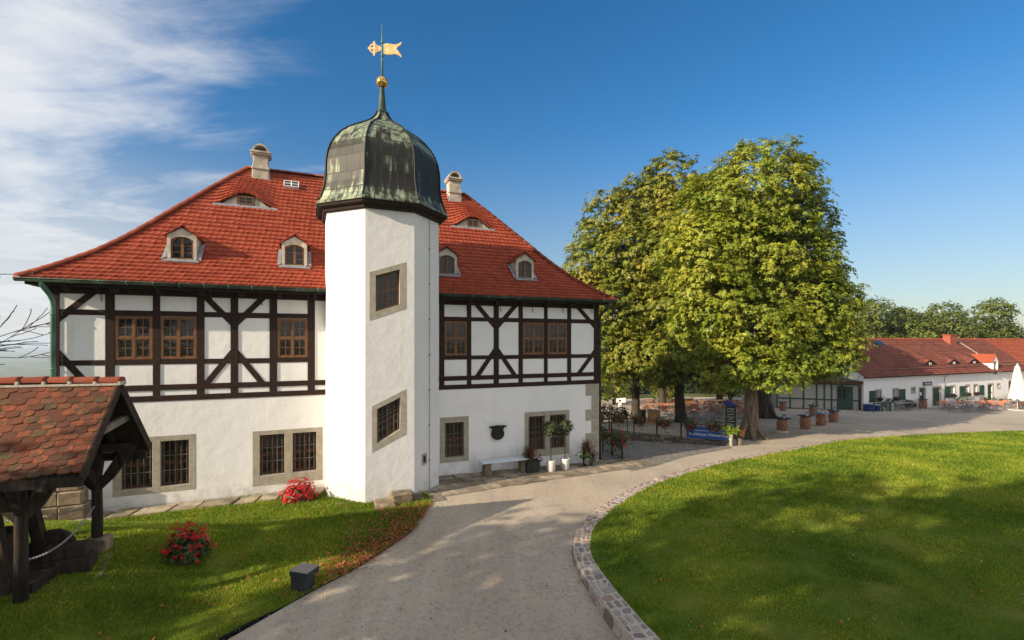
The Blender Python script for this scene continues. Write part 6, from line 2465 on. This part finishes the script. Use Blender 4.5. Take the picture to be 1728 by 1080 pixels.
gc = make_chair('orange slatted folding chair among the beer garden tables under the chestnut trees', 'orange chairs under the chestnut trees')
gt = make_table('narrow slatted folding table among orange chairs under the chestnut trees', 'tables under the chestnut trees')
rr = random.Random(31)
blocked = [(13.5, 27.5, 2.5), (9.98, 39.1, 1.2), (13.03, 37.2, 1.2), (21.3, 40.8, 1.6), (24.6, 57.2, 1.2), (16.5, 53.2, 1.0), (11.2, 36.1, 1.4), (16.5, 50, 2)]
for iy, y in enumerate((40.5, 43.8, 47.2, 50.8, 54.6)):
    for ix in range(6):
        f_ = .285 + ix * .037 + (.012 if iy % 2 else 0) + rr.uniform(-.006, .006)
        x = f_ * y + rr.uniform(-.2, .2)
        yy = y + rr.uniform(-.5, .5)
        if any(math.hypot(x - a, yy - c) < d for a, c, d in blocked):
            continue
        ro = rr.choice((YAW, YAW + 90)) + rr.uniform(-12, 12)
        place(gt, x, yy, ro)
        c_, s_ = math.cos(R(ro)), math.sin(R(ro))
        for (dx, dy, a) in ((-.32, -.62, 180), (.32, -.62, 180), (-.32, .62, 0), (.32, .62, 0)):
            if rr.random() < .16:
                continue
            dx += rr.uniform(-.06, .06); dy += rr.uniform(-.12, .10) * 1
            place(gc, x + dx * c_ - dy * s_, yy + dx * s_ + dy * c_, ro + a + rr.uniform(-14, 14))
tc_ = make_chair('orange slatted folding chair on the sunny terrace before the white barn', 'orange chairs on the barn terrace')
tt = make_table('folding table with crossed pale legs on the sunny barn terrace', 'tables on the barn terrace', 'tabletop')
tl = [(9.2, 2.7), (9.4, 4.6), (10.8, 2.4), (11.4, 5.2), (13.0, 3.6), (14.6, 2.2), (14.9, 5.4), (16.4, 3.8), (18.0, 2.6), (18.2, 5.4), (19.8, 3.9), (21.4, 2.8), (21.2, 5.8), (23.4, 4.4)]
for k, (u, v) in enumerate(tl):
    x, y, _ = bw(u, v)
    ro = YAW + rr.choice((0, 90)) + rr.uniform(-15, 15)
    place(tt, x, y, ro)
    c_, s_ = math.cos(R(ro)), math.sin(R(ro))
    for (dx, dy, a) in ((-.32, -.66, 180), (.32, -.66, 180), (-.32, .66, 0), (.32, .66, 0)):
        if rr.random() < .2:
            continue
        place(tc_, x + dx * c_ - dy * s_, y + dx * s_ + dy * c_, ro + a + rr.uniform(-15, 15))
for ch in tc_.children:
    if ch.name.startswith(('seat', 'backrest')):
        ch.data.materials[0] = M['sunlitorange']
nv = make_chair('navy folding chair at the shaded end of the barn terrace', 'navy chairs at the shaded terrace end')
for ch in nv.children:
    if ch.name.startswith(('seat', 'backrest')):
        ch.data.materials[0] = M['navy']
nt_ = make_table('bare table with crossed pale legs among navy chairs at the shaded terrace end', 'tables at the shaded terrace end', 'tabletop')
for k, (u, v) in enumerate(((5.4, 5.2), (7.6, 5.6), (16.6, 7.6))):
    x, y, _ = bw(u, v)
    ro = YAW + rr.uniform(-10, 10)
    place(nt_, x, y, ro)
    for dx, dy, a in ((-.5, -.62, 180), (.35, -.66, 180), (-.3, .66, 0), (.4, .62, 0)):
        p = bw(u + dx, v - dy)
        place(nv, p[0], p[1], ro + a + rr.uniform(-14, 14))
dk = make_chair('dark folding chair at the small tables by the barn\'s second window', 'dark chairs by the barn wall')
for ch in dk.children:
    if ch.name.startswith(('seat', 'backrest')):
        ch.data.materials[0] = M['darkwood']
dt = make_table('small pale table with dark chairs by the barn\'s second window', 'pale tables by the barn wall', 'tabletop')
for k, (u, v) in enumerate(((3.6, 1.3), (5.6, 1.2))):
    x, y, _ = bw(u, v)
    place(dt, x, y, YAW + 4 * k)
    for dx, dy, a in ((-.32, .66, 0), (.32, .66, 0), (.3, -.66, 180)):
        p = bw(u + dx, v - dy)
        place(dk, p[0], p[1], YAW + a + rr.uniform(-12, 12))
# closed parasol
x, y = 51.0, 48.8
t = thing('closed_parasol', 'tall closed cream parasol standing among the terrace tables at the right edge', 'parasol', (x, y, gz(x, y)))
b = MB(); b.tube([(0, 0, .05), (0, 0, 4.72)], .035, 8); b.sphere((0, 0, 4.74), .05, 8); b.build('pole', M['white'], t)
b = MB()
vs, fs = [], []
K = 32
prof = [(.06, 4.62), (.17, 4.45), (.30, 3.7), (.42, 2.8), (.55, 1.9), (.70, 1.15)]
for i, (r0, z) in enumerate(prof):
    for k in range(K):
        a = 2 * math.pi * k / K
        f_ = 1 + (.20 * (i / 5)) * math.cos(8 * a + .3 * i) + .05 * math.sin(3 * a + i)
        vs.append((r0 * f_ * math.cos(a), r0 * f_ * math.sin(a), z + (.12 * math.cos(8 * a) if i == 5 else 0)))
for i in range(5):
    fs += [(i * K + k, i * K + (k + 1) % K, (i + 1) * K + (k + 1) % K, (i + 1) * K + k) for k in range(K)]
b.add(vs, fs, 0, True); b.build('canopy', M['canvas'], t)
b = MB(); b.box(-.5, .5, -.5, .5, 0, .12, 0, .02); b.build('base', M['white_stone'], t)

# shrubs and tubs by the barn
for k, (u, v, rx, h, lab, m_) in enumerate(((3.0 - .55, .9, .6, 1.25, 'round box bush by the barn\'s first window', 'leafolive'), (5.9, .8, .7, 1.05, 'round dark bush left of the bright barrel', 'leafhedge'),
                                         (15.9, 1.0, .75, 1.35, 'potted green bush right of the double green door', 'leafpot'), (19.7, 1.1, .5, 1.2, 'reddish potted plant under the terrace windows', 'leafgrassred'), (22.6, 1.2, 1.0, 1.0, 'broad green planting before the narrow green door', 'leafpot'), (27.2, .9, .7, 1.25, 'dark potted bush by the brown door', 'leafhedge'))):
    p = bw(u, v)
    bush('potted_bush' if k > 1 else 'round_bush', lab, (p[0], p[1], gz(p[0], p[1])), rx, rx, h, 60, m_, 800 + k, .16, cat='shrub', clump=.22, per=14)

# green rail, bin, blue boxes at the barn corner
t = thing('green_railing', 'dark green metal railing in front of the blue boxes at the barn corner', 'railing', bw(-1.6, 1.8, .1), YAW)
for x in (0, 1.3, 2.6):
    b = MB(); b.box(x - .05, x + .05, -.05, .05, -.2, 1.15); b.build('post', M['pavgreen'], t)
b = MB(); b.box(.05, 1.25, -.04, .04, 1.03, 1.13); b.box(1.35, 2.55, -.04, .04, 1.03, 1.13); b.build('rail', M['pavgreen'], t)
t = thing('waste_bin', 'grey-green metal waste bin beside the green railing', 'bin', bw(1.35, 1.6, .1), YAW)
b = MB(); b.box(-.28, .28, -.22, .22, .05, 1.0, 0, .03); b.build('body', M['greybin'], t)
b = MB(); b.box(-.3, .3, -.24, .24, 1.0, 1.08, 0, .02); b.build('lid', M['pavgreen'], t)
for k, (u, v, w, h, lab) in enumerate(((-.9, .9, .85, .75, 'large blue plastic box behind the green railing'), (.05, 1.0, .6, .6, 'smaller blue plastic box next to the waste bin'))):
    b = MB(); b.box(-w / 2, w / 2, -.3, .3, 0, h, 0, .03); b.box(-w / 2 - .03, w / 2 + .03, -.33, .33, h, h + .07, 0, .02)
    p = bw(u, v, .15)
    o = b.build('storage_box', M['bluebox'], None, p, YAW); tag(o, lab, 'box')

# pale low counter, wooden bar, cabinet, bin, post
t = thing('serving_cart', 'long low pale cart standing left of the pavilion behind the tree trunk', 'cart', (28.6, 56.5, gz(28.6, 56.5)), 2)
b = MB(); b.prism([(-1.5, .35), (1.6, .35), (1.75, 1.15), (-1.6, 1.3)], -.5, .5); b.build('body', M['white_stone'], t)
b = MB(); b.box(-1.65, 1.8, -.56, .56, 1.31, 1.38); b.build('cover', M['pavgreen'], t)
for s_ in (-1, 1):
    b = MB(); b.lathe([(.02, -.05), (.34, -.05), (.36, 0), (.34, .05), (.02, .05)], 16)
    o = b.build('wheel', M['darkpot'], t); o.location = (s_ * .9, -.52, .34); o.rotation_euler.x = R(90)
t = thing('wooden_bar', 'light wooden bar counter among the beer garden chairs', 'bar counter', (17.9, 50.3, gz(17.9, 50.3)), YAW)
b = MB(); b.box(-.95, .95, -.3, .3, 0, 1.18); b.build('body', M['crate'], t)
b = MB(); b.box(-1.05, 1.05, -.42, .42, 1.18, 1.25); b.build('counter_top', M['tabletop'], t)
b = MB(); b.box(-.9, -.8, .2, .3, 1.25, 2.7); b.build('post', M['crate'], t)
t = thing('wooden_cabinet', 'light boarded wooden cabinet beside the first dark tree trunk', 'cabinet', (10.65, 36.3, gz(10.65, 36.3)), -24)
b = MB()
for k in range(6):
    b.box(-.42 + k * .14 + .004, -.42 + (k + 1) * .14 - .004, -.36, -.33, 0, .88)
b.box(-.42, .42, -.33, .36, 0, .88); b.build('body', M['crate'], t)
b = MB(); b.box(-.46, .46, -.40, .40, .88, .92); b.build('lid', M['crate'], t)
t = thing('blue_bin', 'narrow dark blue bin between the dark trunk and the boarded cabinet', 'bin', (9.95, 36.9, gz(9.95, 36.9)), 10)
b = MB(); b.box(-.2, .2, -.2, .2, .05, .85, 0, .03); b.build('body', M['slate'], t)
b = MB(); b.box(-.22, .22, -.22, .22, .85, .95, 0, .03); b.build('lid', M['slate'], t)
t = thing('letter_post', 'white post box on a short leg above the dark hedge near the house corner', 'post box', (9.6, 43.0, gz(9.6, 43)), -15)
b = MB(); b.box(-.14, .14, -.14, .14, 0, 1.2); b.build('leg', M['white'], t)
b = MB(); b.prism([(-.3, 1.2), (.5, 1.2), (.5, 1.58), (-.3, 1.5)], -.3, .3); b.build('head', M['white'], t)
b = MB(); b.box(-.1, .1, -.32, -.30, 1.3, 1.44); b.build('slot', M['iron'], t)
# dark clipped bushes inside the railing near the house corner
for k, (x, y, rx, h) in enumerate(((6.6, 36.2, 1.1, 1.5), (8.0, 36.8, 1.1, 1.25))):
    bush('clipped_bush', ('dark low bush behind the railing at the house corner', 'dark low bush behind the railing nearer the first trunk')[k], (x, y, gz(x, y)), rx, .8, h, 150, 'leafhedge', 830 + k, .15, clump=.25)

# low rubble wall, railing and flower baskets
WA, WB = np.array((5.6, 27.2)), np.array((11.25, 24.75))
t = None
b = MB()
n = 14
for i in range(n):
    a, c = WA + (WB - WA) * i / n, WA + (WB - WA) * (i + 1) / n
    for (p, q) in ((a, c),):
        d = (WB - WA) / np.linalg.norm(WB - WA); m_ = np.array((-d[1], d[0])) * .2
        za, zb_ = gz(*p) - .5, gz(*q) - .5
        h0, h1 = -.19 - .010 * i + rng.normal(0, .012), -.19 - .010 * (i + 1) + rng.normal(0, .012)
        vs = [(*(p - m_), za), (*(q - m_), zb_), (*(q + m_), zb_), (*(p + m_), za), (*(p - m_), h0), (*(q - m_), h1), (*(q + m_), h1), (*(p + m_), h0)]
        b.add(vs, ((0, 1, 5, 4), (4, 5, 6, 7), (3, 7, 6, 2), (0, 4, 7, 3), (1, 2, 6, 5)))
o = b.build('rubble_wall', M['wallstone'])
tag(o, 'low rubble stone wall under the railing with flower baskets', 'wall')


def railing(name, label, pts, h, posts_every=.62, bars=.11, mat_='iron'):
    t = thing(name, label, 'railing', (0, 0, 0))
    for i in range(len(pts) - 1):
        p, q = np.array(pts[i]), np.array(pts[i + 1])
        L_ = np.linalg.norm(q - p)
        b = MB()
        b.beam(p + (0, 0, h), q + (0, 0, h), .035, .03); b.beam(p + (0, 0, .08), q + (0, 0, .08), .025, .025)
        b.build('rail', M[mat_], t)
        b = MB()
        for k in range(1, int(L_ / bars)):
            c = p + (q - p) * k * bars / L_
            b.tube([c + (0, 0, .06), c + (0, 0, h)], .010, 5)
        b.build('bars', M['ironbar'], t)
        k = int(L_ / posts_every)
        for j in range(k + 1):
            c = p + (q - p) * j / max(k, 1)
            b = MB(); b.box(c[0] - .03, c[0] + .03, c[1] - .03, c[1] + .03, c[2] - .1, c[2] + h + .10); b.sphere((c[0], c[1], c[2] + h + .13), .045, 6)
            b.build('post', M[mat_], t)
    return t


A3 = lambda p, z: np.array((p[0], p[1], z))
railing('garden_railing', 'black iron railing on the low rubble wall carrying the blue banner and flower baskets', [A3(WA, -.20), A3(WB, -.34)], .82, 1.05)
railing('garden_railing', 'short black railing before the dark bushes beside the house corner', [np.array((5.2, 31.6, -.98)), np.array((7.3, 30.6, -.92))], .85, 1.1)
railing('stair_railing', 'black cellar stair railing with two flower baskets at the house corner', [np.array((4.72, 20.7, -.18)), np.array((4.25, 22.6, -.30))], .85, .95)


def basket(x, y, z, label, seed, s_=1.0, petal='petal'):
    t = thing('flower_basket', label, 'flower basket', (x, y, z), 0, 'red flower baskets on the railings')
    b = MB(); b.box(-.28 * s_, .28 * s_, -.1, .1, -.1, .08, 0, .02); b.build('trough', M['darkpot'], t)
    r = np.random.default_rng(seed)
    k = 260
    c = np.column_stack([r.normal(0, .20, k), r.normal(-.03, .13, k), r.normal(.08, .16, k)]) * s_
    leaf_mesh('leaves', c, np.tile((0, -.3, .7), (k, 1)), M['leafpot'], t, 1, .13 * s_, seed + 1)
    k = 34
    c = np.column_stack([r.normal(0, .20, k), r.normal(-.12, .10, k), r.normal(.06, .15, k)]) * s_
    leaf_mesh('blossoms', c, np.tile((0, -.8, .5), (k, 1)), M[petal], t, 5, .06 * s_, seed + 2)


places = ['nearest the house end of the rubble wall', 'second from the house on the rubble wall railing', 'in the middle of the rubble wall railing', 'left of the blue banner', 'hanging over the top of the blue banner']
for k, f_ in enumerate((.06, .25, .46, .68, .86)):
    p = WA + (WB - WA) * f_
    d = np.array((-.3, -.65)) * .12
    basket(p[0] + d[0], p[1] + d[1], -.22 - .14 * f_ + .72 + (.08 if k == 4 else 0), 'red flower basket ' + places[k], 900 + k * 5, 1.0)
basket(4.6, 21.0, .52, 'red flower basket on the near end of the cellar stair railing', 940, 1.15)
basket(4.3, 22.3, .55, 'red flower basket on the far end of the cellar stair railing', 945, 1.0)
basket(5.6, 31.3, -.2, 'red flower basket before the dark bushes at the house corner', 950, 1.1)

# blue banner on the railing
d = (WB - WA) / np.linalg.norm(WB - WA)
nrm = np.array((d[1], -d[0]))
bc = WA + d * (np.linalg.norm(WB - WA) - 1.12) + nrm * .10
byaw = math.degrees(math.atan2(d[1], d[0]))
bn = thing('blue_banner', 'blue banner with white lettering tied to the railing below a flower basket', 'banner', (bc[0], bc[1], -.30), byaw)
b = MB()
K = 24
vs, fs = [], []
for i in range(K + 1):
    x = -1.05 + 2.1 * i / K
    for j in range(5):
        vs.append((x, .012 * math.sin(x * 5 + j) - (.05 * ((x - .85) / .2) ** 2 * -1 if x > .85 else 0), .10 + .60 * j / 4 + .01 * math.sin(x * 9)))
for i in range(K):
    fs += [(i * 5 + j, (i + 1) * 5 + j, (i + 1) * 5 + j + 1, i * 5 + j + 1) for j in range(4)]
b.add(vs, fs, 0, True); b.build('cloth', M['blue'], bn)
text('Hoflößnitzer Weinterrasse', .185, M['letter'], bn, (0, -.03, .32), sx_=.93)
text('Gutes für alle Wanderer  im Weinmuseum', .085, M['letter'], bn, (0, -.03, .52), sx_=.92, name='small_lettering')

# chalkboard with a little blue roof
x, y = 11.75, 26.0
t = thing('chalk_board', 'tall narrow chalkboard with a blue top between the banner and the big tree', 'chalkboard', (x, y, gz(x, y)), -14)
b = MB(); b.box(-.27, .27, -.02, .02, .42, 2.02); b.build('board', M['board'], t)
b = MB(); b.box(-.33, -.27, -.035, .035, 0, 2.06); b.box(.27, .33, -.035, .035, 0, 1.95); b.box(-.27, .27, -.03, .03, .36, .42); b.build('frame', M['greywood'], t)
b = MB(); b.prism([(-.35, 2.04), (.35, 1.92), (.35, 1.98), (-.1, 2.24), (-.35, 2.24)], -.06, .06); b.build('top', M['bluebox'], t)
b = MB()
r = random.Random(3)
for k, (z, w) in enumerate(((1.80, .18), (1.66, .21), (1.50, .16), (1.36, .2), (1.24, .13), (1.12, .18), (.98, .15), (.86, .17))):
    xx = -w
    pts = []
    while xx < w:
        pts.append((xx, -.026, z + r.uniform(-.04, .04))); xx += .035
    b.tube(pts, .010, 4)
b.build('chalk_marks', M['chalk'], t)
# lime green potted plant by the banner end
x, y = 11.15, 24.62
t = thing('potted_plant', 'lime green trailing plant in a tall pale pot at the end of the banner', 'plant', (x, y, gz(x, y)))
b = MB(); b.lathe([(.075, -.1), (.08, .3), (.10, .60), (.085, .62), (.02, .60)], 14); b.build('pot', M['stone'], t)
r = np.random.default_rng(5)
c = np.column_stack([r.normal(0, .22, 220), r.normal(0, .18, 220), .78 + r.normal(0, .13, 220)])
leaf_mesh('leaves', c, np.tile((0, -.3, .8), (220, 1)), M['leaflime'], t, 1, .13, 960)
t = thing('potted_plant', 'small pink flowering plant on a wooden stump by the chalkboard', 'plant', (11.72, 24.9, gz(11.7, 24.9)))
b = MB(); b.tube([(0, 0, -.1), (0, 0, .42)], .13, 10); b.build('stump', M['greywood'], t)
c = np.column_stack([r.normal(0, .16, 120), r.normal(0, .15, 120), .55 + r.normal(0, .11, 120)])
leaf_mesh('leaves', c, np.tile((0, -.3, .8), (120, 1)), M['leafpot'], t, 1, .11, 962)
c = np.column_stack([r.normal(0, .14, 18), r.normal(-.1, .1, 18), .6 + r.normal(0, .09, 18)])
leaf_mesh('blossoms', c, np.tile((0, -.8, .4), (18, 1)), M['petalorange'], t, 5, .06, 964)

# ---------------------------------------------------------------- along the house front
def H3(u, v, z=0.0):
    x, y = hw(u, v); return (x, y, gz(x, y) + z)


t = thing('stone_bench', 'pale bench board on two stone blocks under the dark plaque', 'bench', H3(4.42, .55, .03), YAW)
b = MB(); b.box(-.98, .98, -.24, .20, .46, .52, 0, .01); b.build('seat', M['benchtop'], t)
for s_ in (-1, 1):
    b = MB(); b.box(s_ * .72 - .13, s_ * .72 + .13, -.18, .16, -.05, .46, 0, .02); b.build('leg', M['stonedark'], t)
for k, u in enumerate((6.12, 6.78)):
    t = thing('standard_tree', ('slender clipped olive standard in a white pot, the one nearer the bench', 'slender clipped olive standard in a white pot, the one nearer the corner')[k], 'potted tree', H3(u, .95 - .1 * k, .03), 30 * k)
    b = MB(); b.lathe([(.14, 0), (.165, .02), (.175, .38), (.17, .42), (.155, .42), (.15, .36), (.01, .36)], 20); b.build('pot', M['pot'], t)
    b = MB(); b.tube([(0, 0, .34), (.01, .008, .9), (-.006, 0, 1.55)], [.022, .017, .015], 7); b.build('trunk', M['greywood'], t)
    p, nrm, c = crown_points([(0, 0, 1.62, .30, .30, .30)], 130, 12, 970 + k, .085, .45)
    leaf_mesh('crown', p, nrm, M['leafolive'], t, 1, .075, 972 + k)


def grass_planter(u, v, label, seed, pot=True):
    t = thing('planter', label, 'planter', H3(u, v, .03), YAW)
    r = np.random.default_rng(seed)
    if pot:
        b = MB(); b.box(-.26, .26, -.2, .2, 0, .40, 0, .02); b.build('pot', M['darkpot'], t)
    else:
        b = MB(); b.lathe([(.16, 0), (.2, .05), (.23, .30), (.2, .32), (.02, .30)], 16); b.build('pot', M['darkpot'], t)
    k = 150
    base = np.column_stack([r.normal(-.06, .05, k), r.normal(0, .05, k), np.full(k, .38)])
    d = np.column_stack([r.normal(0, .14, k), r.normal(0, .14, k), r.uniform(.4, .78, k)])
    w = .010
    v_ = np.stack([base + (-w, 0, 0), base + (w, 0, 0), base + d * .6 + (w, 0, 0), base + d], 1).reshape(-1, 3)
    raw('grass_plume', v_, None, M['leafgrassred'], t, k=4)
    c = np.column_stack([r.normal(-.06, .13, 170), r.normal(0, .11, 170), r.normal(.42, .13, 170)])
    leaf_mesh('leaves', c, np.tile((0, -.3, .8), (170, 1)), M['leafpot'], t, 1, .12, seed + 1)
    c = np.column_stack([r.normal(.2, .09, 120), r.normal(-.05, .09, 120), r.normal(.40, .10, 120)])
    leaf_mesh('purple_leaves', c, np.tile((0, -.3, .8), (120, 1)), M['leafpurple'], t, 1, .10, seed + 2)


grass_planter(5.42, .72, 'square dark planter with red-brown grass right of the bench', 980)
grass_planter(7.95, .62, 'planter of red plumes and green leaves at the corner stones', 985, False)


def geranium(x, y, label, seed, rx, h, n=420, fl=240, z0=.25):
    t = thing('geranium_bush', label, 'flowers', (x, y, gz(x, y)))
    b = MB(); b.lathe([(rx * .5, -.02), (rx * .62, .12), (rx * .66, z0), (.02, z0 - .03)], 18); b.build('pot', M['darkpot'], t)
    r = np.random.default_rng(seed)
    d = r.normal(0, 1, (n, 3)); d /= np.linalg.norm(d, axis=1)[:, None]; d[:, 2] = np.abs(d[:, 2]) * 1.0 - .15
    c = d * np.array((rx, rx, h - z0)) * (r.uniform(.5, 1.0, n) * (1 + .22 * np.sin(d[:, 0] * 5 + seed) * np.sin(d[:, 1] * 6 + d[:, 2] * 4)))[:, None] + (0, 0, z0)
    leaf_mesh('leaves', c, d + (0, 0, .4), M['leafpot'], t, 1, .12, seed + 1)
    d = r.normal(0, 1, (fl, 3)); d /= np.linalg.norm(d, axis=1)[:, None]; d[:, 2] = np.abs(d[:, 2]) * 1.15 - .08
    c = d * np.array((rx, rx, h - z0)) * (r.uniform(.80, 1.2, fl) * (1 + .22 * np.sin(d[:, 0] * 5 + seed) * np.sin(d[:, 1] * 6 + d[:, 2] * 4)))[:, None] + (0, 0, z0)
    leaf_mesh('blossoms', c, d + (0, 0, .3), M['petal'], t, 5, .062, seed + 2)


geranium(-7.05, 10.52, 'red flowering bush in a dark pot alone on the left lawn', 990, .43, .70, 800, 210, .14)
geranium(-6.50, 14.75, 'bright red flowering bush against the white wall beside the tower', 995, .46, .62, 700, 420, .12)

# dark light bollard at the lawn edge
t = thing('light_bollard', 'dark square light bollard with an overhanging grey cap at the lawn edge', 'bollard', (-4.225, 9.84, -.16), -16.5)
b = MB(); b.box(-.205, .15, -.155, .13, -.1, .32, 0, .006); b.build('body', M['slate'], t)
b = MB(); b.box(-.21, .21, -.185, .185, .32, .425, 0, .006); b.build('head', M['slate'], t)
b = MB(); b.box(-.215, .215, -.19, .19, .427, .44, 0, .003); b.build('cover_plate', M['slatecap'], t)
# ---------------------------------------------------------------- air
m = bpy.data.materials.new('haze air')
m.use_nodes = True
t = m.node_tree
t.nodes.clear()
pv = N(t, 'ShaderNodeVolumePrincipled')
pv.inputs['Color'].default_value = (0.70, 0.83, 1.0, 1)
pv.inputs['Density'].default_value = 0.00022
pv.inputs['Anisotropy'].default_value = 0.2
mo = N(t, 'ShaderNodeOutputMaterial')
L(t, pv.outputs[0], mo.inputs['Volume'])
b = MB(); b.box(-9800, 9800, -9800, 9800, -108, 24)
hz = b.build('haze', m)
hz['kind'] = 'stuff'
S.cycles.volume_bounces = 1
